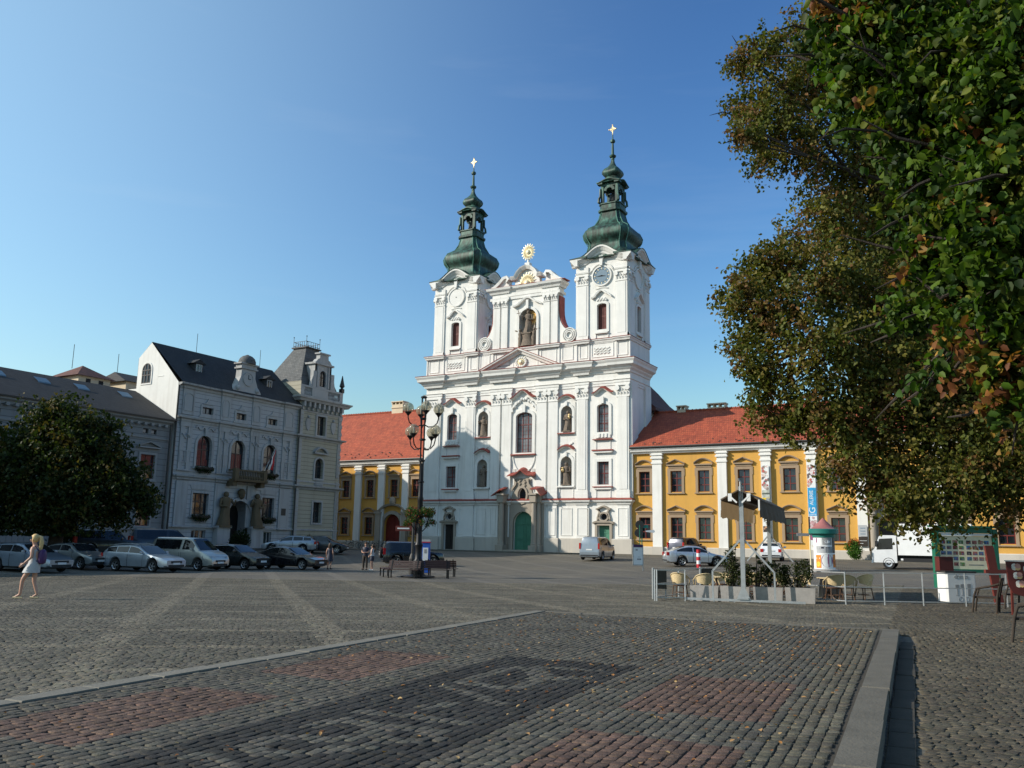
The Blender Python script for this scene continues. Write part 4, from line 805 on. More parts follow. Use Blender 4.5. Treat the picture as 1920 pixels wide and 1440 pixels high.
t.mould(pth, [(0,14.75),(0.1,14.75),(0.16,14.95),(0.45,15.05),(0.48,15.2),(0,15.2)])
for u in (52.35,53.0,56.6,57.3,60.5,61.2,64.8,65.6): ring(t, arch_poly(u-0.22,u+0.22,8.1,9.1,0), 0.06, 0.12, 0.16)
ring(t, DH, 0.3, 0, 0.25)
for u in (57.35,61.5): t.box(u-0.75,u+0.75,0,0.6,0.2,2.35); t.box(u-0.85,u+0.85,0,0.7,2.35,2.55)
t.box(57.9,61.0,0,1.6,0.1,0.45); t.box(57.9,61.0,0,1.2,0.45,0.7)
t.build('stucco_trim', 'thtrim', th)
for a, b in AW:
    w_ = window(FT, th, a,b,7.85,10.7,(b-a)/2, d=-0.3, cols=2, rows=(0.55,), fmat='darkframe'); c = (a+b)/2; t = MB(FT); ring(t, arch_poly(a,b,7.85,10.7), 0.24, 0, 0.1); t.box(c-0.15,c+0.15,0.05,0.24,10.65,11.3); t.box(a-0.4,b+0.4,0,0.18,7.6,7.72); t.mould_uz([(a-0.3+(b-a+0.6)*k/10,11.35+0.15*math.sin(k*1.9)) for k in range(11)], [(0,-0.08),(0.12,-0.08),(0.12,0.08),(0,0.08)]); t.build('window_surround', 'thtrim', w_)
for a, b in AW[:2]:
    cu = MB(FT)
    for q_ in range(6): x = a+0.12+(b-a-0.24)*q_/6; cu.box(x,x+(b-a)/9,-0.29,-0.275,7.95,9.4 if a > 56 else 8.5)
    cu.build('red_curtain', 'reddoor', th)
for c in (54.88,58.93,63.06):
    w_ = window(FT, th, c-0.62,c+0.62,12.7,13.32,0, d=-0.25, cols=2, rows=(), fmat='darkframe'); t = MB(FT)
    ring(t, arch_poly(c-0.62,c+0.62,12.7,13.32,0), 0.2, 0, 0.09); t.prism([(c-0.6,13.6),(c+0.6,13.6),(c+0.2,13.8),(c,14.15),(c-0.2,13.8)],0,0.1); t.box(c-0.95,c+0.95,0,0.1,12.35,12.5); t.build('window_surround', 'thtrim', w_)
for a, b in ((53.95,55.75),(62.35,63.97)):
    w_ = window(FT, th, a,b,3.47,5.42,0, d=-0.28, cols=3, rows=(0.6,), fmat='darkframe'); t = MB(FT)
    ring(t, arch_poly(a,b,3.47,5.42,0), 0.16, 0, 0.08); t.box(a-0.3,b+0.3,0,0.2,3.2,3.32); t.prism([(a-0.2,5.75),(b+0.2,5.75),(b+0.3,6.1),((a+b)/2,6.25),(a-0.3,6.1)],0,0.07); t.build('window_surround', 'thtrim', w_)
for q in ((54.15,55.75,0.9,2.1),(62.65,63.95,0.9,2.1)): window(FT, th, *q,0, d=-0.28, cols=3, rows=(), fmat='thtrim')
dd = MB(FT); dd.prism(DH,-1.6,-1.5); dd.box(59.4,59.5,-1.5,-1.45,0.7,4.9); dd.build('door', 'darkdoor', th)
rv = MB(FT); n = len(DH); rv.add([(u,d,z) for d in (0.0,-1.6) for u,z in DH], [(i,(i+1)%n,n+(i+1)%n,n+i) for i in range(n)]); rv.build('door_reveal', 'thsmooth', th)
b = MB(FT); b.mould([(57.75,0),(57.75,1.15),(61.75,1.15),(61.75,0)], [(-0.3,6.75),(0.05,6.75),(0.1,6.95),(-0.3,6.95)]); b.box(57.7,61.8,0,1.15,6.72,6.9); b.mould([(57.85,0),(57.85,1.05),(61.65,1.05),(61.65,0)], [(-0.12,7.72),(0.06,7.72),(0.06,7.86),(-0.12,7.86)])
for i in range(15): b.lathe([(0.05,0),(0.1,0.22),(0.05,0.42),(0.07,0.8)], (58.3+0.21*i,1.0,6.93), 8)
for u in (57.95,61.55): b.box(u-0.22,u+0.22,0.75,1.15,6.9,7.95)
for u in (58.0,61.5): b.box(u-0.25,u+0.25,0,0.9,6.3,6.72)
b.build('balcony', 'balcony', th)
ch = MB(FT); ch.lathe([(0.4,0),(0.36,0.3),(0.1,0.5)], (59.45,0.3,5.6), 12); ch.ball((59.45,0.35,5.5),0.3,9,6,1.4); ch.build('coat_of_arms', 'balcony', th)
for u, arm, sd in ((57.35,1,31),(61.5,-1,37)):
    mb = MB(); statue(mb, 3.1, 0.15*arm, arm, sd, 1.15); a = math.pi/2
    fg = MB(); fg.v = [(TX+0.45-y*0.8, u+x, 2.6+z) for x,y,z in mb.v]; fg.f = mb.f; fg.build('carved_figure', 'balcony', th, smooth=55)
cg = MB(FT)
cg.prism([(57.5,15.25),(61.05,15.25),(61.0,15.6),(60.55,16.1),(60.2,16.9),(60.15,17.7),(58.4,17.7),(58.35,16.9),(58.0,16.1),(57.55,15.6)], -0.5, 0.25); cg.box(58.2,60.35,-0.6,0.4,17.7,17.85); cg.box(58.3,60.25,-0.5,0.3,17.85,18.15); cg.box(58.1,60.45,-0.6,0.45,18.15,18.28); cg.box(57.4,61.15,-0.5,0.4,15.05,15.3)
ring(cg, [(59.28+0.55*math.cos(a*math.pi/10), 16.75+0.55*math.sin(a*math.pi/10)) for a in range(20)], 0.14, 0.24, 0.34)
for s in (-1,1): cg.ball((59.28+s*1.2,0.2,15.75),0.28,8,6)
cg.build('clock_gable', 'thtrim', th)
cf = MB(FT); cf.prism([(59.28+0.55*math.cos(a*math.pi/10), 16.75+0.55*math.sin(a*math.pi/10)) for a in range(20)], 0.2, 0.29); ck = cf.build('clock_face', 'thtrim', th)
hn = MB(FT); hn.box(59.25,59.31,0.29,0.32,16.75,17.15); hn.box(59.28,59.58,0.295,0.325,16.72,16.78); hn.build('clock_hands', 'black', ck)
dm = MB(FT); dm.lathe([(0.85,0),(0.84,0.25),(0.72,0.55),(0.5,0.75),(0.2,0.88),(0.06,0.95)], (59.3,-0.1,18.28), 16); dm.build('lead_dome', 'slate', th, smooth=50)
r = MB(FT); r.add([(U0,0.5,15.22),(U1,0.5,15.22),(U1,-4.2,19.32),(U0,-4.2,19.32),(U0,-5.95,17.85),(U1,-5.95,17.85)], [(0,1,2,3),(3,2,5,4)]); r.add([(U0,-5.9,15.05),(U1,-5.9,15.05),(U1,-14.2,15.05),(U0,-14.2,15.05)], [(0,1,2,3)]); rf = r.build('roof', 'darktile', th)
for u in (54.6,63.6):
    dz = MB(FT); dz.box(u-0.5,u+0.5,-2.9,-1.35,16.4,17.6); dz.prism([(u-0.75,17.55),(u+0.75,17.55),(u,18.0)],-3.2,-1.2); dz.build('dormer', 'darktile', rf)
    window(FT, rf, u-0.35,u+0.35,16.6,17.5,0, d=-1.34, cols=2, rows=(), fmat='thtrim')
for u in (56.5,64.8): av = MB(FT); av.tube([(u,-4.2,19.2),(u,-4.2,21.2)],0.025,5); av.build('lightning_rod', 'gutter', rf)
rw = MB(); rw.box(-88,-78.9,62,73.25,0.2,18.3); rw.box(-88.3,-78.85,61.7,73.6,18.3,18.6); rw.build('added_rear_wing', 'thsmooth', th)  # unseen block added behind the tower, sized to shade the yellow building
# its corner tower
w = MB(FT); TW = [(69.35,70.65,12.4,14.45,0),(69.4,70.65,7.8,9.95,0.62),(69.45,70.7,3.15,5.3,0)]
w.holed([(U1,0.2),(U2,0.2),(U2,16.0),(U1,16.0)], [arch_poly(*q) for q in TW], 0.15, 0.5)
w.add([(U1,0.15,0.2),(U1,-7,0.2),(U1,-7,17.9),(U1,0.15,17.9)], [(0,1,2,3)]); w.add([(U2,0.15,0.2),(U2,-14,0.2),(U2,-14,16),(U2,0.15,16)], [(0,1,2,3)]); w.add([(U1,-7,0.2),(U2,-7,0.2),(U2,-7,16),(U1,-7,16)], [(0,1,2,3)]); w.build('tower_wall', 'thyellow', th)
t = MB(FT)
for u in (U1,U2-0.55):
    for i in range(33): t.box(u+(0.12 if i%2 and u < 70 else 0), u+0.55-(0.12 if i%2 and u > 70 else 0), 0.15, 0.24, 0.9+0.42*i, 0.9+0.42*i+0.37) if not (15 < i < 17) else None
tp = [(U1,-0.2),(U1,0.15),(U2,0.15),(U2,-6.9)]
for z in (6.8,12.05): t.mould(tp, [(-0.05,z-0.25),(0.08,z-0.25),(0.14,z-0.08),(0.42,z),(0.46,z+0.14),(-0.05,z+0.22)])
t.mould(tp, [(-0.05,2.3),(0.1,2.3),(0.12,2.42),(-0.05,2.5)]); t.mould(tp, [(-0.05,7.3),(0.1,7.3),(0.1,7.45),(-0.05,7.45)]); t.mould(tp, [(-0.05,14.7),(0.06,14.7),(0.1,14.85),(-0.05,14.9)])
for i in range(9): u = U1+0.35+0.74*i; t.box(u-0.14,u+0.14,0.15,0.6,15.2,15.75); t.box(u-0.12,u+0.12,0.15,0.36,14.9,15.2)
for i in range(9): y = -0.5-0.74*i; t.box(U2,U2+0.45,y-0.14,y+0.14,15.2,15.75)
t.mould(tp, [(-0.05,15.75),(0.5,15.75),(0.62,15.95),(0.78,16.05),(0.8,16.2),(-0.05,16.25)])
for q in TW: ring(t, arch_poly(*q), 0.2, 0.15, 0.25)
t.mould_uz([(69.0+2.05*i/12, 10.55+0.55*math.sin(math.pi*i/12)) for i in range(13)], [(0.15,-0.1),(0.5,-0.1),(0.55,0.08),(0.15,0.1)]); t.box(69.0,71.05,0.15,0.5,10.38,10.52)
for u in (68.0,71.9):
    t.prism([(u-0.3,14.0),(u-0.36,13.5),(u-0.25,13.0),(u,12.7),(u+0.25,13.0),(u+0.36,13.5),(u+0.3,14.0)],0.15,0.24); t.ball((u,0.2,14.2),0.16,7,5)
for i in range(7): t.lathe([(0.05,0),(0.09,0.15),(0.05,0.3),(0.07,0.55)], (69.5+0.19*i,0.2,7.0), 7)
t.box(66.7,U2,-0.12,0.1,16.25,16.5); t.box(66.7,U2,-0.12,0.14,17.35,17.55)
for a, b in ((66.7,67.2),(68.4,70.9),(72.8,U2)): t.box(a,b,-0.14,0.12,16.5,17.35)
for a, b in ((67.2,68.4),(70.9,72.8)):
    n = int((b-a)/0.2)
    for i in range(n): t.lathe([(0.05,0),(0.09,0.25),(0.05,0.45),(0.07,0.85)], (a+0.1+0.2*i,-0.02,16.5), 7)
for z0, z1, e in ((16.25,16.5,0.0),(17.35,17.55,0.05)): t.box(U2-0.2,U2+e,-6.8,-0.13,z0,z1)
for i in range(30): t.lathe([(0.05,0),(0.09,0.25),(0.05,0.45),(0.07,0.85)], (U2-0.1,-0.3-0.21*i,16.5), 7)
t.build('tower_trim', 'thtrim', th)
for q in TW: window(FT, th, *q, d=-0.2, cols=2, rows=(0.6,), fmat='darkframe')
q = MB(FT); q.add([(67.0,-0.35,17.3),(73.05,-0.35,17.3),(73.05,-6.5,17.3),(67.0,-6.5,17.3),(69.4,-2.1,22.2),(71.4,-2.1,22.2),(71.4,-3.9,22.2),(69.4,-3.9,22.2)], [(0,1,5,4),(1,2,6,5),(2,3,7,6),(3,0,4,7),(4,5,6,7)]); rf = q.build('tower_roof', 'slate', th)
q = MB(FT); q.box(69.2,71.6,-4.1,-1.9,22.2,22.34)
for a, b in (((69.35,-2.05),(71.45,-2.05)),((71.45,-2.05),(71.45,-3.95)),((71.45,-3.95),(69.35,-3.95)),((69.35,-3.95),(69.35,-2.05))):
    for z in (22.5,22.95): q.bar((*a,z),(*b,z),0.04)
    for i in range(6): x = a[0]+(b[0]-a[0])*i/6; y = a[1]+(b[1]-a[1])*i/6; q.bar((x,y,22.34),(x,y,22.95 if i else 23.5),0.035); q.ball((x,y,23.5),0.07,6,4) if i == 0 else None
q.build('roof_railing', 'black', rf)
q = MB(FT); q.holed([(68.75,17.5),(71.35,17.5),(71.35,20.1),(68.75,20.1)], [arch_poly(69.55,70.55,17.75,19.5)], 0.0, 0.3); q.box(68.75,69.0,-1.3,0.0,17.5,20.1); q.box(71.1,71.35,-1.3,0.0,17.5,20.1)
q.box(68.55,71.55,-1.5,0.2,20.1,20.3); q.prism([(68.75,20.3),(71.35,20.3),(71.0,20.7),(70.75,20.8),(70.7,21.3),(69.4,21.3),(69.35,20.8),(69.1,20.7)],-0.5,0.05); q.box(69.2,70.9,-0.6,0.2,21.3,21.45); q.box(68.4,68.9,-0.3,0.15,17.5,19.3); q.box(71.2,71.7,-0.3,0.15,17.5,19.3)
for u in (69.2,70.9): q.box(u-0.12,u+0.12,0.0,0.1,17.6,20.0)
q.prism([(68.1,17.5),(68.5,17.5),(68.5,19.2)],-0.2,0.1); q.prism([(72.0,17.5),(71.6,17.5),(71.6,19.2)],-0.2,0.1); dz = q.build('dormer', 'thtrim', rf)
window(FT, dz, 69.55,70.55,17.75,19.5,0.5, d=-0.25, cols=2, rows=(0.6,), fmat='darkframe')
fn = MB(FT); fn.box(U2-0.3,U2+0.1,-0.25,0.2,17.55,18.0); fn.lathe([(0.22,0),(0.12,0.1),(0.3,0.3),(0.2,0.7),(0.04,1.5)], (U2-0.1,0,18.0), 8); fn.build('finial', 'gutter', th)
for u in (U0-0.12,U1+0.02): dp = MB(FT); dp.tube([(u,0.25,0.6),(u,0.25,14.9)],0.08,6); dp.build('downpipe', 'gutter', th)
sn = MB(FT); sn.box(64.95,65.55,0.14,0.17,3.75,4.45); sn.build('plaque', 'gutter', th)
# ------------------------------------------------------------------ grey building left of the town hall
gb = thing('grey_building', 'long grey shaded building with dark tiled roof at the left edge', 'building', (TX,40,0.6))
GU0, GU1 = 24.0, 50.9; WC = [48.9-3.4*i for i in range(8)]
w = MB(FT); holes = []
for c in WC: holes += [arch_poly(c-0.72,c+0.72,6.35,8.4,0), arch_poly(c-0.7,c+0.7,2.35,4.05,0)]+[arch_poly(c+s*0.42-0.27,c+s*0.42+0.27,10.2,10.62,0) for s in (-1,1)]
w.holed([(GU0,0.1),(GU1,0.1),(GU1,11.4),(GU0,11.4)], holes, 0, 0.35); w.add([(GU1,0,0.1),(GU1,-12,0.1),(GU1,-12,11.4),(GU1,0,11.4)], [(0,1,2,3)]); w.add([(GU0,0,0.1),(GU0,-12,0.1),(GU0,-12,11.4),(GU0,0,11.4)], [(0,1,2,3)]); w.add([(GU0,-12,0.1),(GU1,-12,0.1),(GU1,-12,11.4),(GU0,-12,11.4)], [(0,1,2,3)])
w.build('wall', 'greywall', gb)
t = MB(FT); pp = [(GU0,0),(GU1,0)]
t.mould(pp, [(0,11.0),(0.12,11.0),(0.2,11.2),(0.45,11.35),(0.5,11.6),(0,11.6)]); t.mould(pp, [(0,9.8),(0.1,9.8),(0.12,9.95),(0,10.0)]); t.mould(pp, [(0,5.3),(0.1,5.3),(0.14,5.5),(0,5.55)]); t.mould(pp, [(0,2.0),(0.14,2.0),(0.16,2.15),(0,2.2)])
for i in range(38): u = GU0+0.4+0.7*i; t.box(u-0.13,u+0.13,0,0.35,10.9,11.12)
for i in range(60): u = GU0+0.45*i; t.box(u,u+0.42,0.0,0.03,0.9,1.9)
t.build('trim', 'greytrim', gb)
for c in WC:
    w_ = window(FT, gb, c-0.72,c+0.72,6.35,8.4,0, d=-0.22, rows=(0.65,)); t = MB(FT)
    ring(t, arch_poly(c-0.72,c+0.72,6.35,8.4,0), 0.2, 0, 0.1); t.box(c-1.1,c+1.1,0,0.28,8.95,9.08); t.mould_uz([(c-1.15,9.1),(c,9.5),(c+1.15,9.1)], [(0,-0.04),(0.28,-0.04),(0.3,0.08),(0,0.08)]); t.box(c-1.0,c+1.0,0,0.18,6.1,6.22); t.build('window_surround', 'greytrim', w_)
    w_ = window(FT, gb, c-0.7,c+0.7,2.35,4.05,0, d=-0.22, rows=(0.6,)); t = MB(FT); ring(t, arch_poly(c-0.7,c+0.7,2.35,4.05,0), 0.16, 0, 0.08); t.build('window_surround', 'greytrim', w_)
    for s_ in (-1,1): window(FT, gb, c+s_*0.42-0.27,c+s_*0.42+0.27,10.2,10.62,0, d=-0.2, cols=1, rows=(), fmat='darkframe')
r = MB(FT); r.add([(GU0-0.3,0.55,11.6),(GU1+0.35,0.55,11.6),(GU1+0.35,-5.7,14.75),(GU0-0.3,-5.7,14.75),(GU0-0.3,-12.3,11.6),(GU1+0.35,-12.3,11.6)], [(0,1,2,3),(3,2,5,4),(0,3,4),(1,2,5)]); rf = r.build('roof', 'browntile', gb)
for u in (41.2,44.7,48.9,37.5):
    k = MB(FT); k.add([(u-0.55,-3.55,13.75),(u+0.55,-3.55,13.75),(u+0.55,-4.3,14.2),(u-0.55,-4.3,14.2),(u-0.55,-3.5,13.6),(u+0.55,-3.5,13.6)], [(0,1,2,3),(4,5,1,0)]); k.build('skylight', 'bluegrey', rf)
dp = MB(FT); dp.tube([(GU1-0.1,0.3,0.6),(GU1-0.1,0.3,11.2)],0.07,6); dp.mould(pp, [(0.5,11.5),(0.62,11.5),(0.64,11.62),(0.5,11.62)]); dp.build('gutter', 'gutter', gb)
# houses behind it, seen over its roof
def far_house(label, x, y0, y1, zw, zr, hw, wall='tablecream', roof='oldtile', rise_pt=None):
    h = thing('house', label, 'house', (x,(y0+y1)/2,0.5), 0, 'houses behind the grey building'); w = MB(); w.box(x-hw,x+hw,y0,y1,0.5,zw); w.build('wall', wall, h)
    r = MB(); ym = (y0+y1)/2
    rp = [(x,ym,zr),(x,ym,zr)] if rise_pt else [(x,y0+0.3,zr),(x,y1-0.3,zr)]
    r.add([(x+hw+0.4,y0-0.4,zw-0.05),(x+hw+0.4,y1+0.4,zw-0.05),(x-hw-0.4,y1+0.4,zw-0.05),(x-hw-0.4,y0-0.4,zw-0.05)]+rp, [(0,1,5,4),(1,2,5),(2,3,4,5),(3,0,4)]); rf = r.build('roof', roof, h)
    for i in range(2): wn_ = MB(); yy = y0+(y1-y0)*(0.3+0.4*i); wn_.box(x+hw,x+hw+0.04,yy-0.25,yy+0.25,zw-0.75,zw-0.25); wn_.build('window', 'glass', h)
    av = MB(); av.tube([(x,y0+0.6,zr-0.5),(x,y0+0.6,zr+2.0)],0.03,5); av.build('lightning_rod', 'gutter', rf)
far_house('long house with old red tiled roof showing over the grey building roof', -84, 45.0, 51.2, 16.55, 17.25, 3)
far_house('cream turret house with low brown pyramid roof behind the grey building', -82, 51.5, 55.0, 17.1, 18.5, 2.2, rise_pt=True)
far_house('cream house with dark grey hipped roof beside the white gable', -82, 56.6, 62.5, 17.3, 18.5, 2.5, roof='browntile')

ho = thing('house', 'unseen tall plain house added beyond the left edge to shade the parked cars', 'house', (TX,5,0.4))  # out of view; added tall enough to lay shade over the parked cars
w = MB(FT); hl = [arch_poly(u-0.6,u+0.6,z,z+1.9,0) for u in range(-16,24,3) for z in (2.2,5.6,9.0,12.2)]; w.holed([(-18,0),(23.9,0),(23.9,15.6),(-18,15.6)], hl, 0, 0.3); w.add([(23.9,0,0),(23.9,-11.5,0),(23.9,-11.5,15.6),(23.9,-5.75,19.6),(23.9,0,15.6)],[(0,1,2,3,4)]); w.add([(-18,0,0),(-18,-11.5,0),(-18,-11.5,15.6),(-18,-5.75,19.6),(-18,0,15.6)],[(0,1,2,3,4)]); w.add([(-18,-11.5,0),(23.9,-11.5,0),(23.9,-11.5,15.6),(-18,-11.5,15.6)],[(0,1,2,3)]); w.build('wall','greywall',ho)
r = MB(FT); r.add([(-18.3,0.5,15.3),(24,0.5,15.3),(24,-5.75,19.7),(-18.3,-5.75,19.7),(-18.3,-12,15.3),(24,-12,15.3)],[(0,1,2,3),(3,2,5,4)]); r.build('roof','browntile',ho)
# ------------------------------------------------------------------ the square: ground sheet, raised platform, granite setts
S_AX, N_AX = np.array([-0.101,0.995]), np.array([0.995,0.101])       # along and across the platform
def ns(n, s): return (n*N_AX[0]+s*S_AX[0], n*N_AX[1]+s*S_AX[1])
xs = np.unique(np.round(np.concatenate([np.linspace(-900,-80,12), np.arange(-80,-3.2,0.8), np.arange(-3.2,0.6,0.12), np.arange(0.6,40,0.9), np.linspace(40,900,12)]),3))
ys = np.unique(np.round(np.concatenate([np.linspace(-400,-8,8), np.arange(-8,92,0.8), np.linspace(92,1500,14)]),3))
GX, GY = np.meshgrid(xs, ys); GZ_ = ground(GX, GY)-0.015
vv = np.stack([GX.ravel(),GY.ravel(),GZ_.ravel()],1); nx, ny = len(xs), len(ys); ii = (np.arange(ny-1)[:,None]*nx+np.arange(nx-1)[None,:]).ravel()
def ground_mat():
    m, nt, b = node_mat('square_paving'); tc = N(nt, 'ShaderNodeTexCoord'); P = tc.outputs['Object']
    mp = N(nt, 'ShaderNodeMapping'); mp.inputs['Rotation'].default_value = (0,0,R_(-38)); nt.links.new(P, mp.inputs['Vector'])
    br = N(nt, 'ShaderNodeTexBrick', i_Scale=1.0, i_Mortar_Size=0.012, i_Brick_Width=0.15, i_Row_Height=0.14)
    br.inputs['Color1'].default_value = (0.15,0.135,0.108,1); br.inputs['Color2'].default_value = (0.115,0.104,0.083,1); br.inputs['Mortar'].default_value = (0.07,0.066,0.06,1); nt.links.new(mp.outputs[0], br.inputs['Vector'])
    n1 = N(nt, 'ShaderNodeTexNoise', i_Scale=0.22, i_Detail=6.0, i_Roughness=0.6); nt.links.new(P, n1.inputs['Vector'])
    k = ramp(nt, n1.outputs['Fac'], [(0.3, (0.72,0.73,0.76)), (0.5,(1,0.98,0.95)), (0.72, (1.3,1.22,1.08))]); c = mixc(nt, 1.0, br.outputs['Color'], k, 'MULTIPLY')
    n2 = N(nt, 'ShaderNodeTexNoise', i_Scale=30.0, i_Detail=4.0); nt.links.new(P, n2.inputs['Vector']); c = mixc(nt, 1.0, c, ramp(nt, n2.outputs['Fac'], [(0.3,(0.7,0.7,0.7)),(0.7,(1.3,1.3,1.3))]), 'MULTIPLY')
    sx = N(nt, 'ShaderNodeSeparateXYZ'); nt.links.new(P, sx.inputs[0])
    def lines(ax, ay, period, off, w):
        a = N(nt,'ShaderNodeMath',operation='MULTIPLY'); nt.links.new(sx.outputs[0],a.inputs[0]); a.inputs[1].default_value = ax
        b2 = N(nt,'ShaderNodeMath',operation='MULTIPLY_ADD'); nt.links.new(sx.outputs[1],b2.inputs[0]); b2.inputs[1].default_value = ay; nt.links.new(a.outputs[0],b2.inputs[2])
        s2 = N(nt,'ShaderNodeMath',operation='SUBTRACT'); nt.links.new(b2.outputs[0],s2.inputs[0]); s2.inputs[1].default_value = off
        w2 = N(nt,'ShaderNodeMath',operation='FLOORED_MODULO'); nt.links.new(s2.outputs[0],w2.inputs[0]); w2.inputs[1].default_value = period
        l = N(nt,'ShaderNodeMath',operation='LESS_THAN'); nt.links.new(w2.outputs[0],l.inputs[0]); l.inputs[1].default_value = w; return l.outputs[0]
    lt = N(nt,'ShaderNodeMath',operation='LESS_THAN'); nt.links.new(sx.outputs[0],lt.inputs[0]); lt.inputs[1].default_value = -12.0
    for ln, kk in ((lines(-0.616,0.788,2.43,14.0,0.3),0.45),(lines(0.682,0.731,3.43,1.3,0.55),0.4)):
        mu = N(nt,'ShaderNodeMath',operation='MULTIPLY'); nt.links.new(ln,mu.inputs[0]); nt.links.new(lt.outputs[0],mu.inputs[1]); m2 = N(nt,'ShaderNodeMath',operation='MULTIPLY'); nt.links.new(mu.outputs[0],m2.inputs[0]); m2.inputs[1].default_value = kk
        c = mixc(nt, m2.outputs[0], c, (0.18,0.16,0.13))
    nt.links.new(c, b.inputs['Base Color']); b.inputs['Roughness'].default_value = 0.75; b.inputs['Specular IOR Level'].default_value = 0.3
    bp = N(nt, 'ShaderNodeBump', i_Strength=0.6, i_Distance=0.03, invert=True); nt.links.new(br.outputs['Fac'], bp.inputs['Height'])
    b3 = N(nt, 'ShaderNodeBump', i_Strength=0.5, i_Distance=0.02); n3 = N(nt, 'ShaderNodeTexNoise', i_Scale=9.0, i_Detail=5.0); nt.links.new(P, n3.inputs['Vector']); nt.links.new(n3.outputs['Fac'], b3.inputs['Height']); nt.links.new(bp.outputs[0], b3.inputs['Normal']); nt.links.new(b3.outputs[0], b.inputs['Normal'])
    return m
M['ground'] = ground_mat()
def in_view(x, y, far, m=0.12):
    xc, yc = x*CY+y*SY, -x*SY+y*CY
    return (yc > 2.2) & (yc < far) & (np.abs(xc) < yc*(0.58+m)+1.0)
def setts(name, cx, cy, ang, L, W, far, mask, colour, size, gap, topz, kind='structure', jit=0.22, hj=0.006, tilt=0.02, relief=1.0):
    """individual stones in staggered rows: each a chamfered block with its own height, tilt and colour"""
    ca, sa = math.cos(ang), math.sin(ang); nr = int(W/size); nc = int(L/size)
    r, c = np.meshgrid(np.arange(nr), np.arange(nc), indexing='ij'); r = r.ravel().astype(float); c = c.ravel().astype(float)
    wj = rng.uniform(-jit, jit, len(r)); a = (c+0.5*(r%2)+0.12*np.sin(r*2.3)+wj*0.5)*size-L/2; b = (r+rng.uniform(-0.06,0.06,len(r))+0.07*np.sin(a*0.9+r*0.05))*size-W/2
    x, y = cx+a*ca-b*sa, cy+a*sa+b*ca
    keep = in_view(x,y,far) & mask(x,y); x, y = x[keep], y[keep]; n = len(x)
    hw = size*(0.5-gap)*(1+rng.uniform(-0.1,0.08,n)); hl = size*(0.5-gap*0.3)*(1+rng.uniform(-0.12,0.08,n)); th = ang+rng.uniform(-0.06,0.06,n)
    ct, st = np.cos(th), np.sin(th); z0 = topz(x,y)+rng.uniform(-hj,hj,n); tx, ty = rng.uniform(-tilt,tilt,n), rng.uniform(-tilt,tilt,n)
    V = np.zeros((n,12,3)); q = [(-1,-1),(1,-1),(1,1),(-1,1)]
    for k, (sx_, sy_) in enumerate(q):
        jx, jy = 1+rng.uniform(-0.16,0.1,n), 1+rng.uniform(-0.16,0.1,n)
        for lv, (f, dz) in enumerate(((0.9,0.0015*relief),(0.975,-0.0015*relief),(1.0,-0.03))):
            ex, ey = sx_*hl*f*jx, sy_*hw*f*jy
            V[:,lv*4+k,0] = x+ex*ct-ey*st; V[:,lv*4+k,1] = y+ex*st+ey*ct; V[:,lv*4+k,2] = z0+dz+ex*tx+ey*ty
    fl = np.array([(0,1,2,3)]+[(4+k,4+(k+1)%4,(k+1)%4,k) for k in range(4)]+[(8+k,8+(k+1)%4,4+(k+1)%4,4+k) for k in range(4)])
    Fc = (np.arange(n)[:,None,None]*12+fl[None]).reshape(-1,4); col = colour(x,y)*rng.uniform(0.76,1.24,(n,1))*rng.uniform(0.97,1.03,(n,3)); col = np.repeat(col,9,axis=0)
    o = np_mesh(name, V.reshape(-1,3), Fc, 'sett', col, kind); return o
def nsc(x, y): return x*N_AX[0]+y*N_AX[1], x*S_AX[0]+y*S_AX[1]
PATTERN = [[(-4.86,9.02),(-3.92,8.4)],[(-4.8,9.38),(-4.83,10.1),(-4.78,10.81),(-4.46,10.59),(-4.1,9.92),(-4.13,9.34),(-4.43,9.27),(-4.83,9.43)],[(-4.57,10.95),(-4.12,10.15),(-3.72,10.39)],[(-4.56,11.01),(-3.76,11.1)],[(-4.83,7.35),(-4.31,7.38),(-3.77,7.33)],[(-4.84,6.6),(-4.76,6.98),(-4.4,6.91),(-4.24,6.47),(-4.49,6.13)],[(-4.27,6.72),(-4.16,6.94),(-3.84,6.96),(-3.7,6.62),(-3.99,6.41),(-4.26,6.7)],[(-4.41,7.81),(-4.31,8.18)],[(-4.83,5.75),(-4.85,6.08),(-4.6,6.24)],[(-4.8,5.71),(-4.52,5.59),(-4.28,5.81),(-4.04,6.19)],[(-4.93,5.29),(-4.45,5.17)]]
def platform_colour(x, y):
    n, s = nsc(x,y); c = np.tile(np.array([0.086,0.081,0.07]),(len(x),1))
    red = np.zeros(len(x),bool)
    for k in range(-1,3):
        s0 = 5.05+3.72*k; red |= (n>-7.3)&(n<-5.95)&(s>s0)&(s<s0+2.55); s1 = 8.75+3.72*(k-1); red |= (n>-2.8)&(n<-1.3)&(s>s1)&(s<s1+2.55)
    red &= s < 11.9
    c[red] = (0.112,0.074,0.061)
    blk = (n>-5.35)&(n<-3.4)&(s<11.75); c[blk] = (0.032,0.031,0.03)
    P = np.stack([n,s],1); lit = np.zeros(len(x),bool)
    for pl_ in PATTERN:
        for a, b in zip(pl_, pl_[1:]):
            a, b = np.array(a), np.array(b); d = b-a; t = np.clip(((P-a)@d)/(d@d),0,1); lit |= np.hypot(*(P-(a+t[:,None]*d)).T) < 0.1
    c[lit&blk] = (0.085,0.082,0.073); edge = n > -1.2; c[edge] = (0.1,0.092,0.073); return c
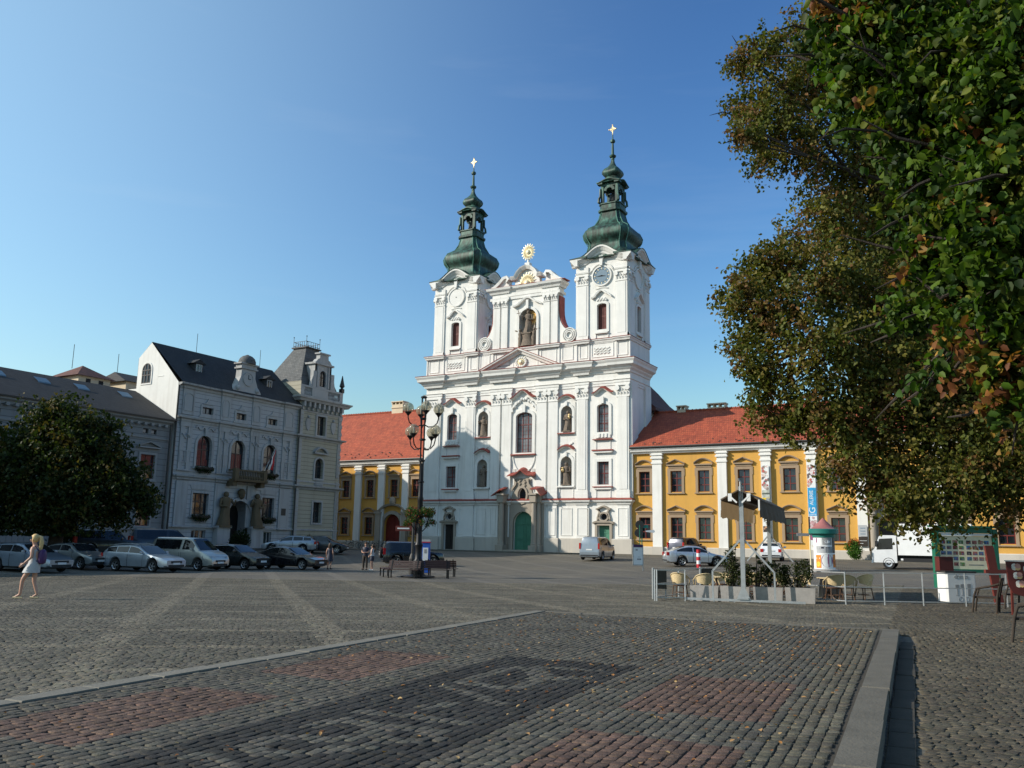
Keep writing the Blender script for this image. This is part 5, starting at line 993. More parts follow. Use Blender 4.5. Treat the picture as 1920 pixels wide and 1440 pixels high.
def plaza_colour(x, y):
    c = np.tile(np.array([0.108,0.1,0.082]),(len(x),1)); c *= (0.85+0.3*np.sin(x*0.7+np.sin(y*0.9))*np.sin(y*0.6+1))[:,None]*0.5+0.55
    l = np.mod(-0.616*x+0.788*y-14.0, 2.43) < 0.3; b = np.mod(0.682*x+0.731*y-1.3, 3.43) < 0.55; c[l] = (0.15,0.134,0.105); c[b&(rng.uniform(0,1,len(x))<0.85)] = (0.152,0.137,0.109)
    return c
def side_colour(x, y): return np.tile(np.array([0.085,0.075,0.058]),(len(x),1))
def m_plat(x, y): n, s = nsc(x,y); return (n>-7.9)&(n<-0.68)&(s>1.5)&(s<19.35)
def m_left(x, y): n, s = nsc(x,y); return ((n<-8.2)|(s>19.6))&(n < -0.5+0.0*s)
def m_right(x, y): n, s = nsc(x,y); return (n>-0.03)|((s>19.6)&(n>=-0.5))
pa_ = ns(-4.3,10); setts('platform_paving', pa_[0],pa_[1], math.atan2(S_AX[1],S_AX[0]), 22, 9, 40, m_plat, platform_colour, 0.104, 0.038, lambda x,y: 0.03+0*x, hj=0.004, jit=0.45, tilt=0.026, relief=0.6)
setts('square_cobbles', -20, 26, R_(38), 92, 76, 44, m_left, plaza_colour, 0.10, 0.02, lambda x,y: ground(x,y)+0.002, hj=0.0025, jit=0.5, tilt=0.012, relief=0.35)
setts('side_cobbles', 4, 20, R_(-16), 56, 70, 42, m_right, side_colour, 0.108, 0.04, lambda x,y: ground(x,y)+0.002, hj=0.004, jit=0.4, relief=0.7)
def joint_floor(x, y): return ground(x,y)-0.015
og = np_mesh('ground', vv, np.stack([ii,ii+1,ii+nx+1,ii+nx],1), 'ground', None, 'structure')
M['jointsand'] = plain('dark_joint_sand', (0.05,0.043,0.033), 0.95, 0, 0.3, 8.0)
pf = MB(); c4 = [ns(-8.0,-6),ns(-0.6,-6),ns(-0.6,19.4),ns(-8.0,19.4)]; pf.add([(*p,0.017) for p in c4]+[(*p,-0.6) for p in c4], [(0,1,2,3),(0,1,5,4),(1,2,6,5),(2,3,7,6),(3,0,4,7)]); pf.build('platform_base', 'jointsand')['kind'] = 'structure'
def slabs(name, n0, n1, s0, s1, step, z0, z1, mat, across=False):
    k = MB(); L = (s1-s0) if not across else (n1-n0); m = int(L/step)
    for i in range(m):
        j = random.uniform(-0.012,0.012); h = z1+random.uniform(-0.006,0.006)
        q = [ns(n0+j,s0+i*step+0.006),ns(n1+j,s0+i*step+0.006),ns(n1+j,s0+(i+1)*step-0.006),ns(n0+j,s0+(i+1)*step-0.006)] if not across else [ns(n0+i*step+0.006,s0),ns(n0+(i+1)*step-0.006,s0),ns(n0+(i+1)*step-0.006,s1),ns(n0+i*step+0.006,s1)]
        ce = (sum(p[0] for p in q)/4, sum(p[1] for p in q)/4); e = 0.012
        qi = [(p[0]+(ce[0]-p[0])*e/max(0.1,math.hypot(p[0]-ce[0],p[1]-ce[1])), p[1]+(ce[1]-p[1])*e/max(0.1,math.hypot(p[0]-ce[0],p[1]-ce[1]))) for p in q]
        k.add([(*p,z0) for p in q]+[(*p,h-0.012) for p in q]+[(*p,h) for p in qi], [(8,9,10,11)]+[(4+a,4+(a+1)%4,8+(a+1)%4,8+a) for a in range(4)]+[(a,(a+1)%4,4+(a+1)%4,4+a) for a in range(4)])
    k.build(name, mat)['kind'] = 'structure'
M['kerbstone'] = plain('granite_kerb', (0.12,0.108,0.086), 0.8, 0, 0.22, 2.5, 0.5); M['stripstone'] = plain('pale_granite_strip', (0.165,0.15,0.12), 0.75, 0, 0.2, 2.0, 0.4)
M['shadestone'] = plain('shade_darkened_stone', (0.045,0.039,0.03), 0.9, 0, 0.3, 3.0, 0.5)  # gutter stones: the kerb's shadow is deepened in their colour
slabs('platform_kerb', -0.63, -0.33, -5, 19.7, 2.05, -0.6, 0.045, 'kerbstone'); slabs('platform_edge_strip', -8.2, -7.95, -2, 19.6, 0.9, -0.2, 0.035, 'stripstone'); slabs('platform_end_strip', -7.9, -0.7, 19.4, 19.55, 0.9, -0.2, 0.034, 'kerbstone', True)
slabs('gutter_stones', -0.3, -0.06, -5, 19.6, 0.7, -0.6, -0.11, 'shadestone')
for nm, x0, x1, y0, y1 in (('pavement', -59.7, 2.0, 79.6, YR-0.01), ('pavement', -62.3, -59.8, 40.0, 76.0)):
    k = MB(); k.box(x0,x1,y0,y1,-0.2,0.56); k.build(nm, 'kerbstone')['kind'] = 'structure'
# fallen leaves, drifted on the platform and thinner over the rest
n_ = 1700; ln_, ls_ = rng.uniform(-7.8,-0.8,n_), 3+16.2*rng.beta(2.4,1.1,n_); dr = rng.uniform(0,1,n_) < 0.5; ln_[dr] = -0.8-6*rng.beta(1.3,2.6,dr.sum()); off = rng.uniform(0,1,n_) < 0.22; ln_[off] = rng.uniform(0.1,14,off.sum()); ls_[off] = rng.uniform(6,30,off.sum())
lx, ly = ln_*N_AX[0]+ls_*S_AX[0], ln_*N_AX[1]+ls_*S_AX[1]; lz = np.where(off, ground(lx,ly)+0.02, 0.048)
def leaf_cloud(name, C, size, tint, mat, orient='random', kind=None, parent=None, droop=0.0):
    """leaves as folded pointed blades: two four-sided halves along a mid rib"""
    n = len(C); sz = size*rng.uniform(0.65,1.3,n)
    if orient == 'flat': nrm = np.stack([rng.normal(0,0.25,n),rng.normal(0,0.25,n),np.ones(n)],1)
    else: nrm = rng.normal(0,1,(n,3)); nrm[:,2] = np.abs(nrm[:,2])*0.9+0.15
    nrm /= np.linalg.norm(nrm,axis=1)[:,None]; t = np.cross(nrm, rng.normal(0,1,(n,3))); t /= np.linalg.norm(t,axis=1)[:,None]; 
    if droop: t[:,2] -= droop; t /= np.linalg.norm(t,axis=1)[:,None]
    b = np.cross(nrm,t); b /= np.maximum(1e-6,np.linalg.norm(b,axis=1))[:,None]; up = np.cross(t,b)
    prof = [(-0.5,0,0),(-0.28,0.34,0.10),(0.12,0.33,0.10),(0.55,0,-0.08),(0.12,-0.33,0.10),(-0.28,-0.34,0.10)]
    V = np.stack([C+(t*a+b*w+up*h)*sz[:,None] for a,w,h in prof],1); fl = np.array([(0,3,2,1),(0,5,4,3)])
    Fc = (np.arange(n)[:,None,None]*6+fl[None]).reshape(-1,4); return np_mesh(name, V.reshape(-1,3), Fc, mat, np.repeat(tint,2,axis=0), kind, parent)
pal = np.array([(0.36,0.17,0.055),(0.42,0.24,0.1),(0.24,0.1,0.035),(0.46,0.31,0.14),(0.16,0.07,0.03)]); lo = leaf_cloud('fallen_leaves', np.stack([lx,ly,lz],1), 0.043, pal[rng.integers(0,5,n_)], 'litter', 'flat', 'stuff')
# ------------------------------------------------------------------ trees
def crown_points(clumps, n, shell=0.5):
    c = np.array([q[:3] for q in clumps]); r = np.array([q[3:6] if len(q) > 4 else (q[3],)*3 for q in clumps]); w = r.prod(axis=1)**0.72; k = rng.choice(len(c), n, p=w/w.sum())
    d = rng.normal(0,1,(n,3)); d /= np.linalg.norm(d,axis=1)[:,None]; rad = shell+(1-shell)*rng.uniform(0,1,n)**0.6; rad *= 1+0.16*np.sin(d[:,0]*5+k)*np.cos(d[:,2]*6+k*1.7)
    return c[k]+d*rad[:,None]*r[k], k
def twig_points(clumps, n, per=16, jit=0.06, droop=0.25):
    """leaves set along twigs that spray outwards and hang a little; returns points and twig numbers"""
    c = np.array([q[:3] for q in clumps]); r = np.array([q[3] for q in clumps]); w = r**2.1; m = n//per; k = rng.choice(len(c), m, p=w/w.sum())
    d = rng.normal(0,1,(m,3)); d /= np.linalg.norm(d,axis=1)[:,None]; rr_ = r[k]; a = rng.uniform(0.1,0.62,m); L = rng.uniform(0.35,0.75,m)*np.maximum(0.45,rr_)
    p0 = c[k]+d*(a*rr_)[:,None]; dd = d*0.8+rng.normal(0,0.45,(m,3)); dd[:,2] -= droop; dd /= np.linalg.norm(dd,axis=1)[:,None]
    t = np.tile(np.linspace(0.05,1,per),(m,1))+rng.uniform(-0.03,0.03,(m,per)); P = p0[:,None]+dd[:,None]*(t*L[:,None])[...,None]; P[...,2] -= droop*0.5*L[:,None]*t**2; P += rng.normal(0,jit,P.shape)
    return P.reshape(-1,3), np.repeat(np.arange(m),per)
def palette(cols, w, n): cols = np.array(cols); w = np.array(w,float); return cols[rng.choice(len(cols), n, p=w/w.sum())]*rng.uniform(0.7,1.3,(n,1))
def c2w(xc, yc): return (xc*CY-yc*SY, xc*SY+yc*CY)
def limbs(name, base, top, r0, clumps, parent, every=1, mat='bark', fork=0.35):
    """trunk with limbs running out to the clumps of the crown"""
    t = MB(); b, tp = Vector(base), Vector(top); m = b.lerp(tp,0.5)+Vector((0.15,-0.1,0)); t.tube([b-Vector((0,0,0.3)),b+Vector((0,0,0.25)),b.lerp(m,0.5),m,m.lerp(tp,0.5),tp],[r0*1.5,r0*1.1,r0*0.95,r0*0.8,r0*0.55,r0*0.25],10)
    for c in clumps[::every]:
        c = Vector(c[:3]); f = random.uniform(fork,0.8); s = b.lerp(tp,f); mid = s.lerp(c,0.5)+Vector((random.uniform(-.3,.3),random.uniform(-.3,.3),random.uniform(0,0.5))); r = r0*random.uniform(0.22,0.36)
        t.tube([s,mid,c],[r,r*0.6,r*0.18],7)
        for k in range(3): e = c+Vector((random.uniform(-1,1),random.uniform(-1,1),random.uniform(-0.7,0.9)))*(0.9 if r0 > 0.15 else 0.3); t.tube([mid.lerp(c,0.6),e.lerp(c,0.4),e],[r*0.3,r*0.2,r*0.06],5)
    return t.build(name, mat, parent, smooth=60)
# ------------------------------------------------------------------ the three trees of the square
def tree(name, label, base, top, r0, clumps, n, size, cols, wts, every=1, brown=None, shell=0.45, per=16, jit=0.06):
    t = thing(name, label, 'tree', base); limbs('trunk', base, top, r0, clumps, None, every)
    tr = bpy.data.objects[[o.name for o in COL.objects if o.name.startswith('trunk')][-1]]
    C, k = twig_points(clumps, n, per, jit); n = len(C); tw = k.max()+1; col = palette(cols, wts, tw)[k]*0.75+0.25*palette(cols, wts, n)
    if brown is not None:
        tb = rng.uniform(0,1,tw)[k]; ph = np.sin(C[:,0]*2.1+np.sin(C[:,2]*1.7)*1.5)*np.sin(C[:,1]*1.9+C[:,2]*1.3+1); m = ((ph > 0.35) & (tb < 0.38)) | (tb < 0.05); col[m] = palette(*brown, int(m.sum()))
    C[:,2] = np.maximum(C[:,2], 1.5); cr = leaf_cloud('crown', C-np.array(base), size, col, 'leaf', droop=0.5); cr.parent = t
    tr.parent = t; tr.location = (-base[0],-base[1],-base[2]); return t
MIDC = [(-5.91,23.19,15.46,0.8),(-5.0,22.56,15.2,0.89),(-6.34,24.09,14.5,0.72),(-5.42,23.47,13.98,1.22),(-5.71,22.15,12.57,0.65),(-5.58,23.96,12.75,0.85),(-4.46,25.19,16.98,1.13),(-4.81,24.99,15.22,1.44),(-4.54,23.99,12.86,1.21),(-3.55,25.72,15.6,1.76),(-3.4,25.81,12.87,2.04),(-3.98,24.32,10.64,1.34),(-5.24,23.0,9.36,1.01),(-5.82,23.24,8.91,0.81),(-5.83,22.08,8.0,0.81),(-5.24,22.42,7.58,1.11),(-6.41,22.89,8.29,0.58),(-6.0,23.13,7.1,0.84),(-5.65,22.76,5.97,0.84),(-5.62,23.36,5.2,0.83),(-5.64,22.19,6.15,0.62),(-4.36,22.94,8.62,1.54),(-4.09,22.51,6.77,1.49),(-4.48,22.86,5.34,1.16),(-5.09,23.09,4.71,0.63),(-3.67,23.34,4.95,1.36),(-2.93,24.92,8.36,2.05),(-3.07,27.16,11.28,2.26),(-2.55,23.99,6.08,1.79),(-3.63,22.78,3.8,0.93),(-3.09,23.1,3.29,0.99),(-2.48,22.87,2.88,0.9),(-1.94,23.19,2.63,0.83),(-2.65,23.93,4.15,1.49),(-1.46,23.47,3.28,1.22),(-0.68,23.93,3.3,1.22),(-1.43,24.65,4.99,1.64),(-1.67,26.82,7.74,2.12),(-1.88,27.86,10.3,2.25),(-0.52,25.17,6.12,1.93),(-0.27,24.16,4.34,1.56),(0.08,24.37,3.06,1.03),(0.24,27.94,8.72,2.29),(-0.28,28.79,11.35,2.42),(-2.04,28.92,14.21,2.39),(-0.38,29.89,14.79,2.57),(1.03,30.72,13.91,2.55),(-2.17,28.84,17.18,2.26),(-0.33,29.92,17.79,2.62),(0.7,27.05,6.35,2.02),(1.31,27.41,9.37,2.36),(2.01,27.81,7.12,2.32),(2.93,30.67,11.42,2.75),(1.68,26.46,4.1,1.76),(2.14,31.36,14.85,2.74),(-3.13,27.13,19.15,1.87),(-1.37,29.31,20.68,2.49),(0.81,30.59,21.12,2.67),(2.71,31.69,18.05,2.8),(-2.74,30.83,10.95,2.69),(-1.37,31.63,8.23,2.64),(0.44,33.85,12.33,2.99),(-1.8,32.53,15.26,2.85),(0.02,31.29,6.3,2.35),(2.7,35.16,10.44,2.95),(-3.52,29.21,7.94,2.04)]
NEARC = [(-1.62,10.06,7.93,0.32),(-1.25,9.7,7.61,0.46),(-0.8,9.72,7.55,0.54),(-1.53,10.11,7.44,0.32),(-1.18,9.85,7.07,0.46),(-0.74,9.88,7.03,0.57),(-1.36,10.21,6.83,0.35),(-0.96,9.86,6.44,0.45),(-0.29,9.67,7.11,0.63),(0.24,9.4,6.8,0.65),(-0.46,9.92,6.4,0.58),(0.04,9.52,6.15,0.65),(-0.82,10.06,5.92,0.45),(-0.4,9.84,5.68,0.54),(0.03,9.4,5.29,0.63),(-0.76,10.21,5.39,0.36),(-0.39,9.85,5.02,0.51),(0.03,9.4,4.58,0.63),(-0.64,10.17,4.74,0.35),(-0.33,9.88,4.38,0.42),(0.08,9.54,4.01,0.52),(-0.95,10.33,4.21,0.27),(-0.62,10.18,4.14,0.29),(-0.27,9.8,3.84,0.38),(0.09,9.66,3.56,0.44),(-0.15,9.76,3.43,0.27),(0.06,9.88,3.14,0.26),(-0.09,9.91,3.02,0.15),(-0.5,10.13,3.53,0.17),(-0.79,10.19,3.57,0.15),(0.53,9.58,6.45,0.7),(0.54,9.46,5.38,0.67),(0.51,9.56,4.44,0.67),(0.45,9.64,3.62,0.56),(1.05,9.88,6.0,0.8),(1.03,9.87,4.78,0.78),(1.04,10.11,3.77,0.67),(-0.67,9.92,8.29,0.61),(-0.03,10.06,8.23,0.72),(0.62,10.21,8.09,0.76),(-1.26,10.04,8.44,0.51),(1.36,10.64,7.85,0.87),(1.88,10.94,5.69,0.89),(2.01,11.02,6.91,0.91),(1.74,10.86,4.42,0.81)]
LEFTC = [(-51.53,32.43,8.5,2.07),(-53.1,32.09,7.86,2.08),(-50.03,32.73,8.12,1.91),(-52.85,31.66,5.8,2.64),(-50.7,32.34,6.13,2.95),(-49.46,33.64,6.21,2.65),(-48.42,34.83,5.61,2.0),(-55.06,31.53,6.53,2.36),(-55.6,30.63,5.46,2.67),(-53.5,31.28,3.82,2.63),(-50.57,31.84,3.82,2.74),(-48.62,32.97,3.86,2.58),(-47.14,34.42,4.25,1.79),(-46.92,35.13,3.79,1.48),(-46.14,35.58,3.97,0.72),(-46.11,35.25,3.31,0.78),(-47.75,34.06,3.1,1.46),(-53.14,30.91,2.35,1.62),(-51.03,32.15,2.23,1.29),(-55.48,30.12,3.78,2.63),(-52.03,32.14,9.16,1.34),(-48.63,34.13,6.55,1.49),(-49.66,34.1,8.27,1.18),(-57.17,30.3,7.16,2.37),(-51.23,33.77,2.93,1.33)]
OL = [(0.135,0.13,0.025),(0.18,0.145,0.034),(0.095,0.11,0.022),(0.17,0.115,0.034),(0.055,0.072,0.015)]
tree('linden_tree', 'tall linden with olive brown autumn crown behind the pavement cafe', (0.7,28.2,-0.1), (0.9,28.6,13.5), 0.36, MIDC, 400000, 0.1, OL, [3,2,3,1,2], 2, ([(0.17,0.085,0.03),(0.14,0.09,0.03)],[1,1]), per=26, jit=0.085)
GR = [(0.052,0.105,0.01),(0.085,0.14,0.014),(0.028,0.06,0.008),(0.14,0.155,0.018),(0.014,0.03,0.006)]
tree('linden_tree', 'nearest linden with large green leaves hanging in from the upper right', (1.6,11.4,-0.2), (1.4,11.2,9.5), 0.3, NEARC, 44000, 0.1, GR, [3,3,3,2,3], 1, ([(0.24,0.1,0.03),(0.33,0.19,0.04),(0.15,0.055,0.022)],[2,2,2]), per=13, jit=0.05)
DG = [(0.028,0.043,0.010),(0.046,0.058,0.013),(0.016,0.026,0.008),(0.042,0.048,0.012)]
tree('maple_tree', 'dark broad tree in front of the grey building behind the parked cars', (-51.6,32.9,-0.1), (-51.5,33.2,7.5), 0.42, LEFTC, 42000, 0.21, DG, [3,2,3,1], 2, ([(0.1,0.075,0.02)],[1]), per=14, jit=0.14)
# ------------------------------------------------------------------ vehicles
def interp(pts, t):
    if t <= pts[0][0]: return pts[0][1]
    for (a,za),(b,zb) in zip(pts, pts[1:]):
        if t <= b: return za+(zb-za)*(t-a)/(b-a)
    return pts[-1][1]
KINDS = dict(
 sedan=dict(L=4.7,W=1.8,top=[(0,.5),(.05,.66),(.35,.76),(1.0,.89),(1.3,.95),(2.1,1.37),(2.5,1.45),(3.1,1.45),(3.6,1.34),(4.15,1.07),(4.6,1.0),(4.67,.88),(4.7,.55)],belt=[(0,.9),(1.3,.93),(4.2,1.0)],cowl=1.3,rf=2.15,rb=3.35,tail=4.15,side=[(1.62,2.75),(2.82,3.95)],ax=(.9,3.65),r=.32),
 liftback=dict(L=4.57,W=1.78,top=[(0,.5),(.05,.68),(.35,.78),(1.0,.9),(1.25,.96),(2.0,1.38),(2.4,1.46),(3.0,1.46),(3.5,1.36),(4.1,1.12),(4.45,1.03),(4.54,.9),(4.57,.55)],belt=[(0,.9),(1.3,.94),(4.2,1.02)],cowl=1.25,rf=2.05,rb=3.2,tail=4.15,side=[(1.55,2.6),(2.68,3.85)],ax=(.88,3.46),r=.33),
 wagon=dict(L=4.77,W=1.82,top=[(0,.5),(.05,.66),(.35,.78),(1.0,.91),(1.3,.97),(2.1,1.4),(2.6,1.49),(3.6,1.47),(4.25,1.4),(4.5,1.2),(4.7,.98),(4.75,.8),(4.77,.55)],belt=[(0,.9),(1.3,.95),(4.6,1.04)],cowl=1.3,rf=2.15,rb=4.2,tail=4.66,side=[(1.65,2.7),(2.77,3.6),(3.67,4.32)],ax=(.92,3.63),r=.33),
 hatch=dict(L=3.85,W=1.66,top=[(0,.5),(.05,.66),(.3,.76),(.85,.9),(1.05,.96),(1.7,1.36),(2.1,1.43),(2.9,1.4),(3.4,1.3),(3.7,1.0),(3.82,.8),(3.85,.5)],belt=[(0,.88),(1.1,.94),(3.6,1.0)],cowl=1.05,rf=1.75,rb=3.35,tail=3.68,side=[(1.4,2.35),(2.42,3.3)],ax=(.75,3.2),r=.3),
 van=dict(L=4.8,W=1.9,top=[(0,.55),(.05,.82),(.4,.98),(.85,1.14),(1.65,1.84),(2.0,1.92),(4.5,1.92),(4.66,1.8),(4.76,1.1),(4.8,.5)],belt=[(0,1.05),(1.0,1.12),(4.7,1.15)],cowl=.85,rf=1.7,rb=4.6,tail=4.74,side=[(1.35,2.2),(2.4,4.4)],ax=(.95,3.95),r=.33),
 suv=dict(L=4.6,W=1.84,top=[(0,.65),(.05,.95),(.3,1.02),(1.1,1.1),(1.35,1.14),(1.9,1.72),(2.2,1.8),(4.2,1.8),(4.42,1.7),(4.55,1.15),(4.6,.6)],belt=[(0,1.02),(1.3,1.1),(4.5,1.14)],cowl=1.35,rf=1.95,rb=4.35,tail=4.52,side=[(1.65,2.45),(2.55,3.3),(3.4,4.3)],ax=(.85,3.6),r=.38))
def car(kind, label, pos, heading, paint, name='parked_car', cat='car', group='cars parked on the square', spare=False, scale=1.0, chrome=False, z=None, roofbars=False):
    K = KINDS[kind]; L, W = K['L'], K['W']; t0 = thing(name, label, cat, (*pos, gz(*pos) if z is None else z), heading, group)
    t0.scale = (scale,)*3; rw = K['r']; Ra = rw+0.07; ts = sorted(set([round(L*i/44,3) for i in range(45)]+[round(a+Ra*math.cos(math.pi*k/10),3) for a in K['ax'] for k in range(11)]+[K['cowl'],K['rf'],K['rb'],K['tail']]))
    def sec(t):
        zt = interp(K['top'],t); bl = min(interp(K['belt'],t), zt-0.02); w = W/2*(1-0.2*max(0,1-t/0.75)**2-0.12*max(0,1-(L-t)/0.6)**2); zb = 0.24 if 0.12 < t < L-0.12 else 0.3
        for a in K['ax']:
            if abs(t-a) <= Ra+1e-6: zb = max(zb, rw+math.sqrt(max(0,Ra*Ra-(t-a)**2)))
        z2 = zb+0.06; z3 = max(0.62,z2+0.03); z4 = max(bl-0.05,z3+0.02); z5 = max(bl+0.02, z4+0.01); gh = zt-z5
        if gh > 0.04: y6 = w*0.95-0.33*gh; z6 = zt-min(0.07,gh*0.3)
        else: y6 = w*0.84; z6 = max(zt-0.012,z5+0.002)
        zt = max(zt, z6+0.003); return [(0,zb),(w*0.86,zb),(w*0.975,z2),(w,z3),(w*0.985,z4),(w*0.95,z5),(y6,z6),(y6*0.8,zt-0.002),(0,zt+0.008)]
    S = {t: sec(t) for t in ts}; b = MB(); m = 9
    for sgn in (1,-1):
        vs = [(L/2-t, sgn*y, z) for t in ts for y,z in S[t]]; fs = [(i*m+j,(i+1)*m+j,(i+1)*m+j+1,i*m+j+1) for i in range(len(ts)-1) for j in range(m-1)]
        b.add(vs, fs+[tuple(range(m)), tuple(range((len(ts)-1)*m,len(ts)*m))])
    body = b.build('body', paint, t0, smooth=32, local=True)
    for sgn in (1,-1):
        for a, c in K['side']:
            tt_ = [a+(c-a)*i/8 for i in range(9)]; g = MB(); vs = []
            for t in tt_:
                s = sec(t); (y5,z5),(y6,z6) = s[5],s[6]
                for f in (0.1,0.9): vs.append((L/2-t, sgn*(y5+(y6-y5)*f+0.012), z5+(z6-z5)*f))
            g.add(vs, [(2*i,2*i+2,2*i+3,2*i+1) for i in range(8)]); g.build('side_window', 'carglass', t0, local=True)
        d = MB()
        for a, c in K['side']:
            for t in (a-0.02, c+0.03):
                s = sec(t)
                if any(abs(t-ax) < Ra for ax in K['ax']): continue
                for (ya,za),(yb,zb) in ((s[2],s[3]),(s[3],s[4])): d.add([(L/2-t-0.008,sgn*(ya+0.004),za),(L/2-t+0.008,sgn*(ya+0.004),za),(L/2-t+0.008,sgn*(yb+0.004),zb),(L/2-t-0.008,sgn*(yb+0.004),zb)], [(0,1,2,3)])
        d.build('door_gap', 'blackplastic', body, local=True)
        h = MB()
        for a, c in K['side'][:2]: s = sec(c-0.15); h.box(L/2-c+0.05,L/2-c+0.25,sgn*s[4][0]-0.02,sgn*s[4][0]+0.03,s[4][1]-0.08,s[4][1]-0.05)
        h.build('door_handle', paint if kind != 'suv' else 'blackplastic', body, local=True)
        s = sec(K['side'][0][0]+0.05); mi = MB(); mi.lathe([(0.03,-0.07),(0.1,-0.04),(0.1,0.05),(0.04,0.08)], (L/2-K['side'][0][0]-0.02, sgn*(s[5][0]+0.13), s[5][1]+0.07), 8, 0.6, 1.1); mi.bar((L/2-K['side'][0][0]-0.02,sgn*s[5][0],s[5][1]+0.02),(L/2-K['side'][0][0]-0.02,sgn*(s[5][0]+0.1),s[5][1]+0.05),0.05); mi.build('mirror', paint, t0, smooth=40, local=True)
    def across(nm, ta, tb, k=0.86):
        g = MB(); vs = []; n = 7
        for i in range(n+1):
            t = ta+(tb-ta)*i/n; s = sec(t); y = s[6][0]*k
            for f in (-1,-0.5,0,0.5,1): vs.append((L/2-t, y*f, s[8][1]+0.012-0.012*abs(f)))
        g.add(vs, [(i*5+j,i*5+j+1,(i+1)*5+j+1,(i+1)*5+j) for i in range(n) for j in range(4)]); g.build(nm, 'carglass', t0, smooth=40, local=True)
    across('windscreen', K['cowl']+0.05, K['rf']-0.04); across('rear_window', K['rb']+0.05, K['tail']-0.08)
    for a in K['ax']:
        for sgn in (1,-1):
            w = MB(); yc = W/2-0.13; pr = [(rw*0.6,-0.1),(rw*0.92,-0.1),(rw,-0.06),(rw,0.06),(rw*0.92,0.1),(rw*0.66,0.1)]
            n = 20; vs = [(r*math.cos(2*math.pi*k/n), y*sgn, r*math.sin(2*math.pi*k/n)) for r,y in pr for k in range(n)]; fs = [(i*n+k,i*n+(k+1)%n,(i+1)*n+(k+1)%n,(i+1)*n+k) for i in range(5) for k in range(n)]+[tuple(range(n))]
            w.add(vs,fs); wo = w.build('wheel', 'rubber', t0, smooth=40, local=True); wo.location = (L/2-a, sgn*yc, rw)
            r = MB(); r.add([(rw*0.2*math.cos(2*math.pi*k/n),0.085*sgn,rw*0.2*math.sin(2*math.pi*k/n)) for k in range(n)], [tuple(range(n))])
            for k in range(5):
                a_ = 2*math.pi*k/5; c_ = [(0.1,-0.5),(0.64,-0.22),(0.64,0.22),(0.1,0.5)]; r.add([(rw*q*math.cos(a_+e*(1 if q > 0.3 else 1)),0.075*sgn,rw*q*math.sin(a_+e)) for q,e in c_], [(0,1,2,3)])
            vs = [(rw*q*math.cos(2*math.pi*k/n),y*sgn,rw*q*math.sin(2*math.pi*k/n)) for q,y in ((0.58,0.06),(0.68,0.09),(0.7,0.095)) for k in range(n)]; r.add(vs,[(i*n+k,i*n+(k+1)%n,(i+1)*n+(k+1)%n,(i+1)*n+k) for i in range(2) for k in range(n)]); r.build('rim', 'rim', wo, local=True)
    fz = interp(K['top'],0.12); rz_ = interp(K['top'],L-0.06)
    for sgn in (1,-1):
        s = sec(0.22); h = MB(); yy = s[3][0]; h.add([(L/2-0.0-q[0],sgn*q[1],q[2]) for q in ((0.035,yy*0.55,fz-0.16),(0.035,yy*0.55,fz-0.02),(0.14,yy*0.9,fz-0.0),(0.3,yy*1.005,fz+0.0),(0.3,yy*1.01,fz-0.1),(0.12,yy*0.93,fz-0.17))], [(0,1,2,5),(2,3,4,5)]); h.build('headlight', 'headlamp', t0, local=True)
        s = sec(L-0.1); tl = MB(); yy = s[3][0]; hi = 0.42 if kind in ('van','suv') else 0.16; tl.box(-L/2-0.012,-L/2+0.16,sgn*yy*(0.86 if kind in ('van','suv') else 0.72),sgn*(yy+0.012),rz_-0.12-hi*0.5,rz_-0.02+hi*0.4); tl.build('taillight', 'redlamp', t0, local=True)
    g = MB(); g.box(L/2-0.03,L/2+0.012,-0.42,0.42,0.5,0.62); g.box(L/2-0.05,L/2+0.01,-0.6,0.6,0.28,0.42); g.build('grille', 'blackplastic', t0, local=True)
    for x0, zz in ((L/2+0.013,0.42),(-L/2-0.025,0.72 if kind not in ('van','suv') else 0.8)): p = MB(); p.box(x0,x0+0.012,-0.26,0.26,zz,zz+0.11); p.build('licence_plate', 'plate', t0, local=True)
    u = MB(); u.box(-L/2+0.3,L/2-0.3,-W*0.38,W*0.38,0.2,0.4); u.box(-L/2-0.015,-L/2+0.05,-W*0.4,W*0.4,0.34,0.44); u.build('underbody', 'blackplastic', t0, local=True)
    if chrome:
        for sgn in (1,-1):
            c = MB(); pts = [(L/2-t, sgn*(sec(t)[6][0]+0.02), sec(t)[6][1]) for t in [K['side'][0][0]-0.05+0.1*i for i in range(26)] if t < K['side'][-1][1]+0.05]; c.tube(pts,0.014,5); c.build('chrome_trim', 'rim', t0, local=True)
    if roofbars:
        for sgn in (1,-1): c = MB(); c.tube([(L/2-t, sgn*0.58, interp(K['top'],t)+0.05) for t in (2.3,2.8,3.5,4.1)],0.02,6); c.build('roof_rail', 'rim', t0, local=True)
    if spare:
        w = MB(); n = 20; pr = [(0.05,0.0),(0.34,0.0),(0.37,-0.05),(0.37,-0.17),(0.3,-0.2),(0.02,-0.2)]; w.add([(-L/2+y, 0.1+r*math.cos(2*math.pi*k/n), 0.95+r*math.sin(2*math.pi*k/n)) for r,y in pr for k in range(n)], [(i*n+k,i*n+(k+1)%n,(i+1)*n+(k+1)%n,(i+1)*n+k) for i in range(5) for k in range(n)])
        sw = w.build('spare_wheel', 'blackplastic', t0, smooth=40, local=True); lettering('10', 0.34, 'plate', sw, Matrix.Translation((-L/2-0.21,0.14,0.95)) @ Matrix(((0,0,-1),(0,-1,0),(-1,0,0))).to_4x4(), 'number')
    return t0
